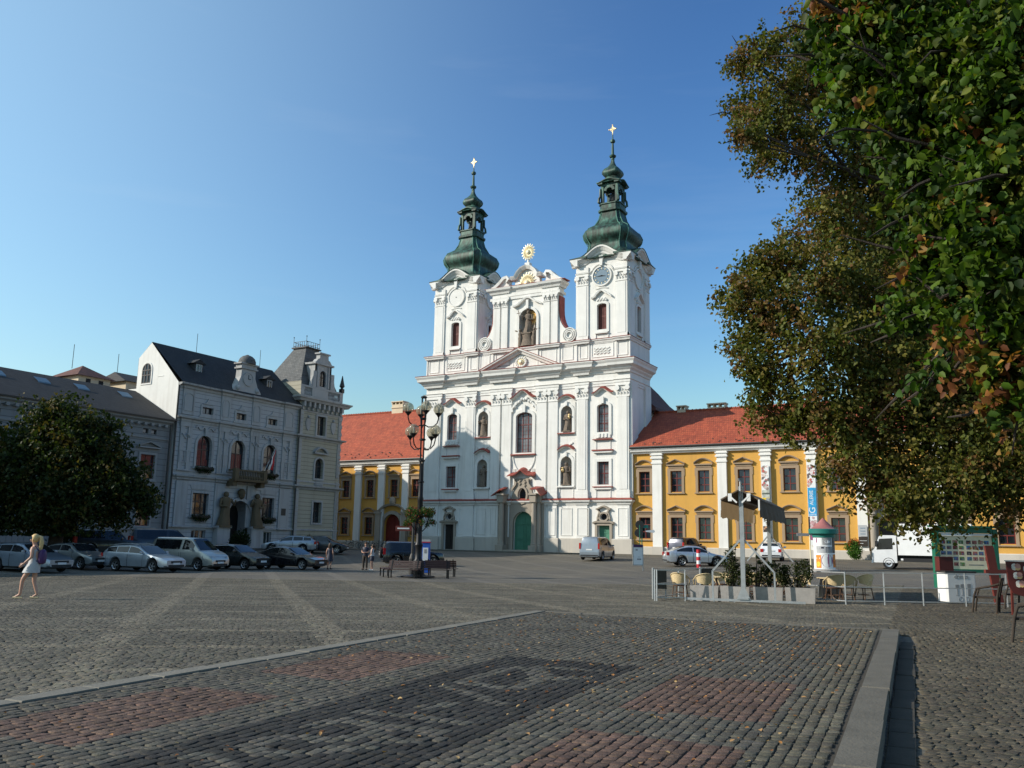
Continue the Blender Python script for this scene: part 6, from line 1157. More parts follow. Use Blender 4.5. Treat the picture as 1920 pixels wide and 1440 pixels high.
def lettering(txt, size, mat, parent, mw, name='lettering', align='CENTER'):
    """flat raised letters; mw places them (x along the line, y up the letter, z towards the reader)"""
    cu = bpy.data.curves.new('t','FONT'); cu.body = txt; cu.size = size; cu.align_x = align; cu.align_y = 'CENTER'; cu.extrude = 0.004
    o = bpy.data.objects.new('t', cu); COL.objects.link(o); bpy.context.view_layer.update(); me = bpy.data.meshes.new_from_object(o.evaluated_get(bpy.context.evaluated_depsgraph_get())); bpy.data.objects.remove(o); bpy.data.curves.remove(cu)
    me.transform(mw); me.materials.clear(); me.materials.append(M[mat]); q = bpy.data.objects.new(name, me); COL.objects.link(q); q.parent = parent; return q
P_ = {k: car_paint('paint_'+k, c, *mm) for k, (c, mm) in dict(silverblue=((0.25,0.3,0.36),(0.6,0.3)), greygreen=((0.2,0.22,0.22),(0.5,0.35)), silver=((0.36,0.41,0.46),(0.6,0.3)), beige=((0.36,0.37,0.34),(0.5,0.3)), darkgreen=((0.014,0.018,0.017),(0.2,0.25)), black=((0.008,0.009,0.012),(0.1,0.2)),
      white=((0.7,0.71,0.72),(0.0,0.3)), bluegrey=((0.3,0.33,0.37),(0.6,0.3)), darkblue=((0.012,0.016,0.04),(0.3,0.25)), bright=((0.5,0.53,0.57),(0.55,0.3)), graphite=((0.03,0.032,0.036),(0.3,0.3))).items()}
H = R_(8)
car('wagon','silver blue car at the left edge, foremost in the row by the walking woman',(-45.63,27.78),H,P_['silverblue'])
car('hatch','small grey three door hatchback between two silver cars under the dark tree',(-47.18,31.5),H,P_['greygreen'])
car('wagon','silver estate car with five spoke rims in the shaded row before the van',(-43.39,33.13),H,P_['silver'],roofbars=True)
car('van','pale beige passenger van parked in the shaded row below the town hall',(-44.03,36.81),H,P_['beige'],name='parked_van',cat='van')
car('hatch','dark green hatchback between the beige van and the black saloon',(-43.45,40.05),H,P_['darkgreen'],scale=1.08)
car('sedan','black saloon with chrome window line at the right end of the row',(-41.54,42.9),H,P_['black'],chrome=True)
car('wagon','pale grey estate with red tail lamps parked close to the town hall corner tower',(-56.74,58.34),R_(215),P_['bluegrey'],group='cars parked along the town hall')
car('hatch','black car beside the pale estate below the town hall corner tower',(-55.44,61.42),R_(30),P_['graphite'],group='cars parked along the town hall',scale=1.1)
car('suv','black car standing behind the small grey hatchback under the tree',(-54.49,38.81),R_(60),P_['graphite'],group='cars parked along the town hall')
car('van','dark van half hidden behind the beige passenger van',(-54.6,43.3),R_(60),P_['graphite'],name='parked_van',cat='van',group='cars parked along the town hall')
car('suv','black off roader with spare wheel on its back door behind the lamp post',(-40.08,54.18),R_(45),P_['black'],group='cars standing on the far side of the square',spare=True)
car('van','silver minivan parked before the green side door of the church',(-31.54,69.01),R_(97),P_['bluegrey'],name='parked_van',cat='van',group='cars standing on the far side of the square')
car('suv','dark blue off roader parked before the yellow building behind a silver car',(-26.72,78.2),R_(80),P_['darkblue'],group='cars standing on the far side of the square')
car('liftback','bright silver saloon parked sideways in front of the dark blue off roader',(-21.31,63.99),R_(33),P_['bright'],group='cars standing on the far side of the square')
car('hatch','white car seen from behind near the banners of the yellow building',(-18.55,76.03),R_(100),P_['white'],group='cars standing on the far side of the square',scale=1.08)
# white lorry
tk = thing('lorry', 'white box lorry with small cab behind the cafe chairs', 'lorry', (-8.23,67.58,gz(-8.23,67.58)), R_(180))
cabp = [(-0.5,0.42),(1.05,0.42),(1.1,1.2),(0.95,1.35),(0.62,2.2),(0.45,2.3),(-0.5,2.3)]; b = MB(lambda u,d,z: (u,d,z)); b.prism(cabp,-0.98,0.98); cb = b.build('cab', P_['white'], tk, local=True)
for sgn in (1,-1): g = MB(lambda u,d,z: (u,d,z)); g.prism([(-0.25,1.35),(0.8,1.3),(0.6,2.05),(-0.25,2.1)],sgn*0.985,sgn*0.99); g.build('side_window','carglass',tk,local=True)
g = MB(); g.add([(0.965,-0.9,1.35),(0.965,0.9,1.35),(0.66,0.85,2.15),(0.66,-0.85,2.15)],[(0,1,2,3)]); g.v = [(x+0.02,y,z+0.01) for x,y,z in g.v]; g.build('windscreen','carglass',tk,local=True)
b = MB(); b.box(-5.2,-0.6,-1.1,1.1,0.95,3.1); b.build('cargo_box','whitepaint',tk,local=True)
b = MB(); b.box(-5.1,-0.5,-0.5,0.5,0.55,0.94); b.box(-4.9,-0.9,-1.05,-1.0,0.5,0.75); b.box(-4.9,-0.9,1.0,1.05,0.5,0.75); b.build('chassis','blackplastic',tk,local=True)
b = MB(); b.box(-4.4,-0.75,0.98,1.04,0.6,0.72); b.box(-4.4,-0.75,-1.04,-0.98,0.6,0.72); b.build('side_guard','whitepaint',tk,local=True)
for x in (0.05,-3.6):
    for sgn in (1,-1):
        w = MB(); n = 20; pr = [(0.05,0.0),(0.3,0.0),(0.38,0.02),(0.38,-0.2),(0.2,-0.22)]; w.add([(r*math.cos(2*math.pi*k/n),sgn*y,r*math.sin(2*math.pi*k/n)) for r,y in pr for k in range(n)],[(i*n+k,i*n+(k+1)%n,(i+1)*n+(k+1)%n,(i+1)*n+k) for i in range(4) for k in range(n)]); wo = w.build('wheel','rubber',tk,smooth=40,local=True); wo.location = (x,sgn*0.97,0.38)
        r = MB(); r.add([(0.24*math.cos(2*math.pi*k/n),sgn*0.02,0.24*math.sin(2*math.pi*k/n)) for k in range(n)]+[(0,sgn*-0.03,0)],[(k,(k+1)%n,n) for k in range(n)]); r.build('rim','rim',wo,local=True)
for sgn in (1,-1):
    h = MB(); h.box(1.06,1.13,sgn*0.6-0.2,sgn*0.6+0.2,0.6,0.8); h.build('headlight','headlamp',tk,local=True); m = MB(); m.box(0.7,0.85,sgn*1.1-0.09,sgn*1.1+0.09,1.5,1.9); m.bar((0.7,sgn*0.95,1.9),(0.75,sgn*1.1,1.85),0.03); m.build('mirror','blackplastic',tk,local=True)
b = MB(); b.box(1.04,1.16,-0.98,0.98,0.38,0.58); b.build('bumper','whitepaint',tk,local=True)
# ------------------------------------------------------------------ street furniture
CR, CF = Vector((CY,SY,0)), Vector((-SY,CY,0))            # directions across and along the square as one looks at the church
A_R = YAW                                                 # heading whose x axis runs across the view
# lamp post with eight globes and a basket of flowers
LX, LY = -29.28, 40.11; LZ = gz(LX,LY)
lp = thing('street_lamp', 'tall black street lamp with glass globes and a flower basket among the benches', 'street lamp', (LX,LY,LZ), A_R)
b = MB(); b.lathe([(0.95,0.0),(0.95,0.06),(0.5,0.1),(0.36,0.16),(0.36,0.75),(0.3,0.85),(0.2,1.0),(0.19,1.6),(0.24,1.75),(0.17,1.9),(0.15,4.2),(0.18,4.3),(0.14,4.45),(0.12,6.3)],(0,0,0),16)
for k in range(4): a = R_(45+90*k); b.tube([(0.1*math.cos(a),0.1*math.sin(a),4.0),(0.14*math.cos(a),0.14*math.sin(a),10.1)],0.035,6)
for z in (5.2,6.4,7.6,8.8,10.05): b.lathe([(0.14,0),(0.18,0.03),(0.18,0.09),(0.14,0.12)],(0,0,z),12)
b.build('pole','black',lp,smooth=40,local=True)
def globe_mat():
    m, nt, bs = node_mat('smoked_globe'); bs.inputs['Base Color'].default_value = (0.36,0.33,0.25,1); bs.inputs['Roughness'].default_value = 0.08
    tr = N(nt,'ShaderNodeBsdfTransparent'); tr.inputs[0].default_value = (0.93,0.9,0.8,1); mx = N(nt,'ShaderNodeMixShader'); mx.inputs[0].default_value = 0.55
    nt.links.new(bs.outputs[0],mx.inputs[1]); nt.links.new(tr.outputs[0],mx.inputs[2]); nt.links.new(mx.outputs[0],nt.nodes['Material Output'].inputs[0]); return m
M['globe'] = globe_mat()
for tier, z, off in ((0,9.45,15),(1,8.15,60)):
    for k in range(4):
        a = R_(off+90*k); c, s = math.cos(a), math.sin(a); R0_ = 0.88
        m = MB(); m.tube([(r*c,r*s,zz) for r,zz in ((0.12,z-0.95),(0.3,z-1.05),(0.58,z-1.02),(0.8,z-0.82),(R0_,z-0.55),(R0_,z-0.4))],0.035,7); ar = m.build('arm','black',lp,smooth=50,local=True)
        m = MB(); m.lathe([(0.05,-0.45),(0.1,-0.36),(0.19,-0.27),(0.2,-0.22)],(R0_*c,R0_*s,z),12); m.build('holder','black',ar,local=True)
        m = MB(); m.ball((R0_*c,R0_*s,z),0.31,18,12); m.build('globe','globe',ar,smooth=80,local=True); m = MB(); m.lathe([(0.05,-0.22),(0.06,-0.1),(0.05,0.1),(0.02,0.14)],(R0_*c,R0_*s,z),8); m.build('bulb','whitepaint',ar,local=True)
bk = MB(); bk.tube([(0.55*math.cos(k*math.pi/12),0.55*math.sin(k*math.pi/12),3.35) for k in range(25)],0.04,6,False)
for k in range(4): a = R_(90*k+20); bk.tube([(0.17*math.cos(a),0.17*math.sin(a),2.5),(0.4*math.cos(a),0.4*math.sin(a),2.75),(0.55*math.cos(a),0.55*math.sin(a),3.35)],0.03,6)
for k in range(24): a = k*math.pi/12; bk.tube([(0.55*math.cos(a),0.55*math.sin(a),3.35),(0.45*math.cos(a),0.45*math.sin(a),3.05),(0.18*math.cos(a),0.18*math.sin(a),2.98)],0.012,4)
bk.build('basket_bracket','black',lp,local=True)
def plant(name, label, cat, base, clumps, n, size, cols, wts, parent=None, group=None, flowers=None, stems=True, stuff=None):
    """leafy plant: stems and a cloud of small leaves, with flowers where the photo shows them"""
    t = thing(name, label, cat, base, 0, group)
    C, k = crown_points(clumps, n, 0.15); leaf_cloud('foliage', C, size, palette(cols,wts,n), 'leaf', parent=t)
    if stems:
        s = MB()
        for c in clumps: s.tube([(c[0]*0.3,c[1]*0.3,0),(c[0]*0.7,c[1]*0.7,c[2]*0.5),c[:3]],[0.02,0.014,0.006],5)
        s.build('stem','bark',t,local=True)
    if flowers:
        fc, fw, nf, fs = flowers; C, k = crown_points(clumps, nf, 0.75); leaf_cloud('blossom', C, fs, palette(fc,fw,nf), 'litter', parent=t)
    return t
GL = [(0.05,0.1,0.02),(0.08,0.13,0.03),(0.03,0.06,0.015)]
fl = [(0.62*math.cos(k*math.pi/5),0.62*math.sin(k*math.pi/5),0.0+0.08*(k%2),0.3) for k in range(10)]+[(0.78*math.cos(k*math.pi/4),0.78*math.sin(k*math.pi/4),-0.42-0.1*(k%3),0.2) for k in range(8)]
fb = plant('hanging_flowers','ring of red and yellow flowers trailing from the street lamp','flowers',(LX,LY,LZ+3.5),fl,3400,0.07,GL,[2,2,3],flowers=([(0.36,0.06,0.03),(0.42,0.13,0.05),(0.26,0.04,0.03)],[2,1,1],420,0.07),stems=False)
# benches round the lamp
def bench_parts(t):
    for i in range(5): s = MB(); s.box(-0.9,0.9,-0.22+0.1*i,-0.14+0.1*i,0.43,0.465); s.build('seat_slat','benchwood',t,local=True)
    for i in range(4): s = MB(); y = 0.26+0.035*i; z = 0.52+0.1*i; s.add([(-0.9,y,z),(0.9,y,z),(0.9,y+0.03,z+0.08),(-0.9,y+0.03,z+0.08),(-0.9,y+0.03,z-0.01),(0.9,y+0.03,z-0.01),(0.9,y+0.06,z+0.07),(-0.9,y+0.06,z+0.07)],[(0,1,2,3),(7,6,5,4),(0,4,5,1),(2,6,7,3),(1,5,6,2),(0,3,7,4)]); s.build('backrest_slat','benchwood',t,local=True)
    for x in (-0.72,0.72):
        for y in (-0.2,0.22): s = MB(); s.bar((x,y,0.0),(x,y,0.43),0.06); s.build('leg','black',t,local=True)
        s = MB(); s.bar((x,-0.24,0.415),(x,0.26,0.415),0.05); s.bar((x,0.25,0.42),(x,0.42,0.98),0.05); s.build('frame','black',t,local=True)
bpos = [((-29.0,38.35),A_R+R_(-12),'bench with dark red slats left of the lamp post, its seat towards the viewer'),((-27.75,39.55),A_R+R_(14),'bench with dark red slats right of the lamp post, its seat towards the viewer'),((-30.9,39.3),A_R+R_(-75),'bench turned to the left side of the lamp post'),((-28.9,41.9),A_R+R_(172),'bench behind the lamp post turned away from the viewer')]
b0 = thing('park_bench', bpos[0][2], 'bench', (*bpos[0][0],gz(*bpos[0][0])), bpos[0][1], 'benches round the street lamp'); bench_parts(b0)
for p, a, lab in bpos[1:]: c = copy_tree(b0); c.location = (*p,gz(*p)); c.rotation_euler = (0,0,a); c['label'] = lab
# blue pillar, direction sign, notice boards, advertising column
t = thing('info_pillar','blue square pillar with a white notice beside the street lamp','pillar',(-32.79,45.7,gz(-32.79,45.7)),A_R)
b = MB(); b.box(-0.26,0.26,-0.26,0.26,0.08,2.0); b.box(-0.3,0.3,-0.3,0.3,0,0.1); b.build('post','blue',t,local=True); b = MB(); b.box(-0.28,0.28,-0.28,0.28,1.92,2.06); b.build('cap','dressgrey',t,local=True); b = MB(); b.box(-0.29,0.29,-0.29,0.29,1.86,1.915); b.build('red_band','flagred',t,local=True)
b = MB(); b.box(-0.17,0.17,-0.28,-0.262,0.75,1.55); n_ = b.build('notice','paper',t,local=True); b = MB(); b.box(-0.08,0.08,-0.285,-0.2805,1.2,1.45); b.build('print','grey',n_,local=True)
t = thing('direction_sign','thin post with a red arrow sign left of the street lamp','sign',(-32.32,43.66,gz(-32.32,43.66)),A_R)
b = MB(); b.tube([(0,0,0),(0,0,3.1)],0.09,10); b.lathe([(0.2,0),(0.2,0.9),(0.14,1.1),(0.1,1.2)],(0,0,0),12); b.build('post','gutter',t,local=True)
b = MB(); b.box(-1.1,-0.1,-0.03,0.03,2.55,2.85); b.build('sign_board','wood_red',t,local=True); b = MB(); b.box(-0.98,-0.25,-0.04,-0.031,2.66,2.74); b.build('print','paper',t,local=True)
t = thing('notice_stand','white poster stand with purple header left of the yellow building','sign',(-23.08,57.16,gz(-23.08,57.16)),A_R+R_(12))
b = MB(); b.box(0.3,0.36,-0.03,0.03,0,1.75); b.box(-0.4,-0.34,-0.03,0.03,0.35,1.75); b.box(-0.4,0.36,-0.03,0.03,0.35,0.42); b.build('frame','galv',t,local=True); b = MB(); b.box(-0.34,0.3,-0.02,0.02,0.42,1.6); pb = b.build('poster','paper',t,local=True)
b = MB(); b.box(-0.36,0.32,-0.04,0.04,1.58,1.76); b.build('header','purple',t,local=True); b = MB(); b.box(-0.1,0.2,-0.026,-0.021,0.72,0.82); b.box(-0.2,-0.05,-0.026,-0.021,1.35,1.45); b.box(-0.05,0.15,-0.026,-0.021,0.9,0.93); b.build('print','grey',pb,local=True)
b = MB(); b.tube([(0.12,0,1.7),(0.12,0,3.1)],0.035,8); b.build('pole','green_board',t,local=True)
t = thing('traffic_sign','dark traffic sign cluster with a white arrow before the church corner','sign',(-26.23,65.75,gz(-26.23,65.75)),A_R)
b = MB(); b.tube([(0,0,0),(0,0,3.3)],0.045,8); b.build('pole','green_board',t,local=True)
for z, x in ((3.0,-0.18),(2.35,-0.25)): b = MB(lambda u,d,z_: (u,d,z_)); b.prism([(x+0.34*math.cos(k*math.pi/10),z+0.34*math.sin(k*math.pi/10)) for k in range(20)],-0.06,-0.04); b.build('sign_back','gutter',t,local=True)
b = MB(); b.box(0.05,0.5,-0.03,0.03,2.75,3.0); b.build('green_panel','tealgreen',t,local=True); b = MB(lambda u,d,z_: (u,d,z_)); b.prism([(0.3,2.45),(0.95,2.38),(1.05,2.5),(0.95,2.62),(0.3,2.55)],-0.05,-0.03); b.build('white_arrow','paper',t,local=True)
t = thing('street_sign','slim pole with small arrow plates left of the advertising column','sign',(-12.93,63.68,gz(-12.93,63.68)),A_R)
b = MB(); b.tube([(0,0,0),(0,0,2.35)],0.05,8); b.build('pole','cream',t,local=True); b = MB(); b.tube([(0,0,2.35),(0,0,3.6)],0.06,8); b.build('pole_top','gutter',t,local=True); b = MB(); b.box(-0.9,-0.05,-0.03,0.03,2.25,2.45); b.build('arrow_plate','grey',t,local=True); b = MB(); b.box(0.05,0.7,-0.03,0.03,2.3,2.48); b.build('arrow_plate','galv',t,local=True)
t = thing('advertising_column','round advertising column with posters, green band and pink conical roof','advertising column',(-11.71,62.07,gz(-11.71,62.07)),A_R)
b = MB(); b.lathe([(0.68,0.1),(0.68,2.45)],(0,0,0),32); b.build('drum','whitepaint',t,smooth=40,local=True); b = MB(); b.lathe([(0.95,0),(0.95,0.1),(0.7,0.13)],(0,0,0),32); b.build('base','concrete',t,local=True); b = MB(); b.lathe([(0.72,2.2),(0.74,2.4),(0.95,2.46),(0.97,2.74),(0.9,2.78)],(0,0,0),32); b.build('band','tealgreen',t,smooth=40,local=True); b = MB(); b.lathe([(0.78,2.77),(0.52,3.0),(0.28,3.25),(0.06,3.48),(0.02,3.52)],(0,0,0),32); b.build('roof','pinkroof',t,smooth=60,local=True)
def arc_poster(a0, a1, z0, z1, mat, blobs=0, bc=None, base=0.69):
    b = MB(); n = 8; col = M[mat].node_tree and None
    vs = [(base*math.cos(R_(a0+(a1-a0)*i/n)),base*math.sin(R_(a0+(a1-a0)*i/n)),z) for z in (z0,z1) for i in range(n+1)]; b.add(vs,[(i,i+1,n+2+i,n+1+i) for i in range(n)]); p = b.build('poster',mat,t,smooth=60,local=True)
    if bc:
        for mt, (fa,fb,fz0,fz1) in bc:
            b = MB(); r = base+0.006; m_ = 14; ca, cz = a0+(a1-a0)*(fa+fb)/2, z0+(z1-z0)*(fz0+fz1)/2; ra, rzz = (a1-a0)*(fb-fa)/2, (z1-z0)*(fz1-fz0)/2
            if mt[0] == '#': mt = mt[1:]; pts = [(-1,-1),(1,-1),(1,1),(-1,1)]
            else: pts = [(math.cos(k*2*math.pi/m_),math.sin(k*2*math.pi/m_)) for k in range(m_)]
            b.add([(r*math.cos(R_(ca+ra*x)),r*math.sin(R_(ca+ra*x)),cz+rzz*y) for x,y in pts],[tuple(range(len(pts)))]); b.build('print',mt,p,local=True)
arc_poster(200,232,0.2,1.05,'orange',bc=[('yellow',(0.1,0.9,0.1,0.5)),('#paper',(0.15,0.8,0.7,0.8))]); arc_poster(233,300,0.2,1.12,'paper',bc=[('magenta',(0.0,0.95,0.06,1.0)),('#magenta',(0.5,1.0,0.3,0.8))]); arc_poster(301,335,0.25,1.1,'orange',bc=[('#flagred',(0.05,0.95,0.05,0.6)),('#navy',(0.4,0.6,0.2,0.5))])
arc_poster(205,255,1.2,1.65,'dressgrey',bc=[('#grey',(0.1,0.5,0.5,0.8)),('#navy',(0.6,0.9,0.6,0.85))]); arc_poster(258,300,1.2,1.6,'grey',bc=[('#bluegrey',(0.1,0.8,0.1,0.7)),('#navy',(0.1,0.5,0.75,0.9))]); arc_poster(205,240,1.72,2.18,'paper',bc=[('#magenta',(0.02,0.2,0.3,0.95))]); arc_poster(243,295,1.72,2.18,'grey',bc=[('whitepaint',(0.2,0.8,0.25,0.65)),('#soil',(0.05,0.9,0.75,0.95))]); arc_poster(300,335,1.2,2.2,'gutter',bc=[('#soil',(0.1,0.9,0.55,0.95)),('#grey',(0.1,0.8,0.1,0.4))])
pc = [(0.45*math.cos(k*1.9)*(0.5+0.5*(k%2)),0.45*math.sin(k*1.9)*(0.5+0.5*(k%2)),0.35+0.16*k,0.42) for k in range(7)]
plant('flower_pillar','tall green planter column topped with red flowers beside the stone portal','plant',(-12.71,80.6,0.5),pc,2600,0.1,[(0.06,0.15,0.02),(0.1,0.2,0.03),(0.03,0.08,0.015)],[2,2,1])
plant('red_flowers','red flowers growing on top of the green planter column','flowers',(-12.71,80.6,1.95),[(0,0,0.1,0.4),(0.3,0.1,0.0,0.3),(-0.3,-0.1,0.0,0.3)],700,0.1,[(0.5,0.13,0.04),(0.4,0.09,0.04),(0.08,0.1,0.03)],[2,1,1],stems=False)
# banners hung on the pilasters
def banner(label, u, w, z0, z1, strips):
    t = thing('banner', label, 'banner', (u,YR-0.45,z0), 0, 'banners on the yellow building'); b = MB(); b.box(-w/2,w/2,-0.012,0.0,0,z1-z0); b.build('cloth','paper',t,local=True)
    b = MB()
    for mk in strips: mk(b, w)
    b.build('print','poster',t,local=True); return t
def collage(z0, z1, cols, seed, n=46):
    rr_ = random.Random(seed)
    def f(b, w):
        for i in range(n):
            x, z = rr_.uniform(-w/2+0.05,w/2-0.05), rr_.uniform(z0+0.05,z1-0.05); r = rr_.uniform(0.05,0.17); m_ = 6; c = cols[rr_.randrange(len(cols))]; y = -0.0125-0.0003*i
            b.add([(max(-w/2,min(w/2,x+r*rr_.uniform(0.5,1.3)*math.cos(k*math.pi/3))),y,max(z0,min(z1,z+r*rr_.uniform(0.5,1.3)*math.sin(k*math.pi/3)))) for k in range(m_)],[tuple(range(m_))],c)
    return f
def block(z0, z1, c, i0=-0.5, i1=0.5, y=-0.0135): return lambda b, w: b.add([(i0*w,y,z0),(i1*w,y,z0),(i1*w,y,z1),(i0*w,y,z1)],[(0,1,2,3)],c)
WR_ = [(0.55,0.45,0.42),(0.4,0.1,0.1),(0.5,0.12,0.1),(0.3,0.25,0.22),(0.65,0.62,0.6),(0.15,0.12,0.12),(0.6,0.35,0.3)]
ba = banner('long picture banner with a yellow block, left of the blue lettered one',-20.42,0.68,2.1,9.05,[collage(4.6,6.9,WR_,3),block(3.9,4.6,(0.45,0.47,0.42)),block(4.2,4.35,(0.1,0.12,0.1),y=-0.0145),block(2.55,3.9,(0.72,0.5,0.03)),block(2.9,3.5,(0.6,0.36,0.02),-0.2,0.2,-0.0145),collage(1.3,2.5,[(0.3,0.3,0.27),(0.6,0.58,0.5),(0.15,0.14,0.12)],5,26),block(0.75,1.3,(0.06,0.045,0.04)),collage(0.75,1.3,[(0.5,0.3,0.2),(0.45,0.25,0.15)],6,7)])
bb = banner('picture banner with a blue block lettered GALERIE',-16.3,0.72,1.75,9.05,[collage(5.2,7.25,WR_+[(0.6,0.5,0.5)],8),block(2.6,5.12,(0.03,0.30,0.58)),block(2.72,2.76,(0.75,0.78,0.8),-0.45,0.45,-0.0145),collage(0.9,2.55,[(0.4,0.16,0.17),(0.55,0.42,0.42),(0.5,0.3,0.32)],9),block(0.45,0.9,(0.2,0.03,0.12)),block(0.5,0.85,(0.3,0.1,0.2),-0.3,0.1,-0.0145)])
lettering('ALERIE',0.44,'paper',bb,Matrix.Translation((-0.04,-0.016,4.22)) @ Matrix(((0,-1,0),(0,0,-1),(1,0,0))).to_4x4(),'lettering'); lettering('G',0.78,'paper',bb,Matrix.Translation((0.0,-0.016,3.1)) @ Matrix(((0,-1,0),(0,0,-1),(1,0,0))).to_4x4(),'lettering')
t = thing('wall_sign','pale blue and black information sign on the pilaster beside the stone portal','sign',(-12.15,YR-0.45,1.75)); b = MB(); b.box(-0.36,0.36,-0.04,0.02,0.82,1.8); up_ = b.build('upper_panel','dressgrey',t,local=True); b = MB(); b.box(-0.36,0.36,-0.04,0.02,0.0,0.8); lw_ = b.build('lower_panel','soil',t,local=True)
b = MB()
for z in (1.0,1.25,1.5): b.box(-0.2,0.22,-0.046,-0.041,z,z+0.07)
b.build('print','bluegrey',up_,local=True); b = MB(); b.box(-0.3,0.3,-0.046,-0.041,0.44,0.47); b.box(-0.25,0.0,-0.046,-0.041,0.2,0.24); b.build('print','paper',lw_,local=True)
# green notice board with a grid of photographs
t = thing('notice_board','large green framed notice board with rows of small photographs','notice board',(-2.41,46.08,gz(-2.41,46.08)),A_R+R_(2))
b = MB(); b.box(-1.5,-1.28,-0.15,0.15,0,2.75); b.build('post','green_board',t,local=True); b = MB(); b.box(1.28,1.5,-0.15,0.15,0,2.75); b.build('post','green_board',t,local=True); b = MB(); b.box(-1.27,1.27,-0.14,0.14,2.55,2.8); b.box(-1.27,1.27,-0.13,0.13,0.75,0.9); b.box(-1.6,1.6,-0.25,0.25,2.8,2.88); b.build('frame','green_board',t,local=True)
b = MB(); b.box(-1.27,1.27,-0.04,0.04,0.9,2.42); b.build('panel','cream',t,local=True); b = MB(); b.box(-1.27,1.27,-0.1,0.1,2.43,2.54); hd_ = b.build('header','paper',t,local=True)
rr_ = random.Random(2); b = MB(); PC = [(0.25,0.05,0.05),(0.1,0.16,0.3),(0.12,0.25,0.08),(0.2,0.2,0.2),(0.05,0.2,0.4),(0.06,0.05,0.05),(0.3,0.28,0.26),(0.35,0.12,0.1)]
for r in range(5):
    for c in range(8):
        if r == 4 and c > 3: continue
        x = -1.17+0.285*c+(0.07 if c > 3 else 0); z = 2.05-0.25*r; cc = PC[rr_.randrange(8)]; b.add([(x,-0.044,z),(x+0.22,-0.044,z),(x+0.22,-0.044,z+0.16),(x,-0.044,z+0.16)],[(0,1,2,3)],cc)
        for k in range(3): x0 = x+0.02+0.06*k; z0 = z+0.02; b.add([(x0,-0.047,z0),(x0+0.05,-0.047,z0),(x0+0.04,-0.047,z0+rr_.uniform(0.04,0.12)),(x0,-0.047,z0+rr_.uniform(0.03,0.1))],[(0,1,2,3)],PC[rr_.randrange(8)])
b.add([(0.1,-0.044,1.08),(0.8,-0.044,1.08),(0.8,-0.044,1.12),(0.1,-0.044,1.12)],[(0,1,2,3)],(0.2,0.2,0.2)); b.build('photograph_grid','poster',t,local=True)
# cafe: steel frame with folded awnings, planters, railings
FA, FB = Vector((-9.82,28.66,-0.21)), Vector((-6.13,29.31,-0.17)); fd = (FB-FA).normalized(); fy = Vector((-fd.y,fd.x,0)); fa = math.atan2(fd.y,fd.x)
t = thing('awning_stand','galvanised steel awning stand with folded brown awnings over the cafe planters','awning',(-8.02,28.9,-0.19),fa)
b = MB(); b.box(-1.85,1.9,-0.06,0.06,0.03,0.1); b.box(-0.16,0.16,-0.1,0.1,0.1,0.16)
for x in (-1.7,-0.95,-0.3,0.5,1.2,1.75): b.box(x-0.02,x+0.02,-0.05,0.05,0,0.03)
b.build('base_rail','galv',t,local=True); b = MB(); b.box(-0.07,0.07,-0.07,0.07,0.1,3.75); b.prism([(-0.22,0.1),(0.22,0.1),(0.07,0.45),(-0.07,0.45)],-0.075,-0.071); b.tube([(0,-0.1,3.3),(0,-0.12,3.9),(-0.06,-0.14,4.0)],0.035,8); b.build('front_post','galv',t,local=True)
for s in (-1,1): b = MB(); b.bar((s*0.07,0,2.0),(s*0.98,0,0.98),0.055); b.bar((s*0.98,0,1.0),(s*0.98,0,0.1),0.055); b.build('brace','galv',t,local=True)
beam = Vector((-9.0-(-8.02),36.43-28.9,0)); bl_ = beam.length; ba_ = Matrix.Rotation(-fa,4,'Z') @ beam; bd = Vector((ba_.x,ba_.y,0)).normalized(); bs = Vector((bd.y,-bd.x,0))
def along(u, v, z): q = bd*u+bs*v; return (q.x,q.y,z)
b = MB(along); b.box(bl_-0.07,bl_+0.07,-0.07,0.07,0,3.75); b.build('rear_post','galv',t,local=True)
for s in (-1,1): b = MB(along); b.bar((bl_,s*0.07,2.2),(bl_,s*0.9,1.2),0.05); b.bar((bl_,0,2.6),(bl_-0.7,0,3.3),0.06); b.build('brace','galv',t,local=True)
b = MB(along); b.box(0,bl_,-0.1,0.1,3.28,3.42); b.build('beam','gutter',t,local=True)
for s, vm in ((-1,'awning2'),(1,'awning')):
    b = MB(along); b.add([(-0.35,s*0.06,3.62),(bl_+0.3,s*0.06,3.62),(bl_+0.3,s*0.62,3.32),(-0.35,s*0.62,3.32),(-0.35,s*0.06,3.58),(bl_+0.3,s*0.06,3.58),(bl_+0.3,s*0.62,3.27),(-0.35,s*0.62,3.27)],[(0,1,2,3),(7,6,5,4),(0,3,7,4),(1,5,6,2),(3,2,6,7),(0,4,5,1)]); b.build('awning_cover','awning',t,local=True)
    b = MB(along); n = 30; vs = []
    for i in range(n+1):
        u = -0.3+(bl_+0.55)*i/n; vs += [(u,s*0.6,3.28),(u,s*(0.62+0.02*math.sin(i*1.3)),2.98),(u,s*(0.63+0.03*math.sin(i*1.1)),2.72+0.03*math.sin(i*2.1))]
    b.add(vs,[(3*i+j,3*i+3+j,3*i+4+j,3*i+1+j) for i in range(n) for j in range(2)]); b.build('valance',vm,t,local=True)
    b = MB(along); b.box(-0.42,-0.34,s*0.3-0.06,s*0.3+0.06,3.25,3.5); b.bar((-0.4,s*0.08,3.2),(-0.4,s*0.34,3.45),0.05); b.bar((-0.38,s*0.62,3.3),(-0.38,s*0.62,2.95),0.05); b.build('bracket','whitepaint',t,local=True)
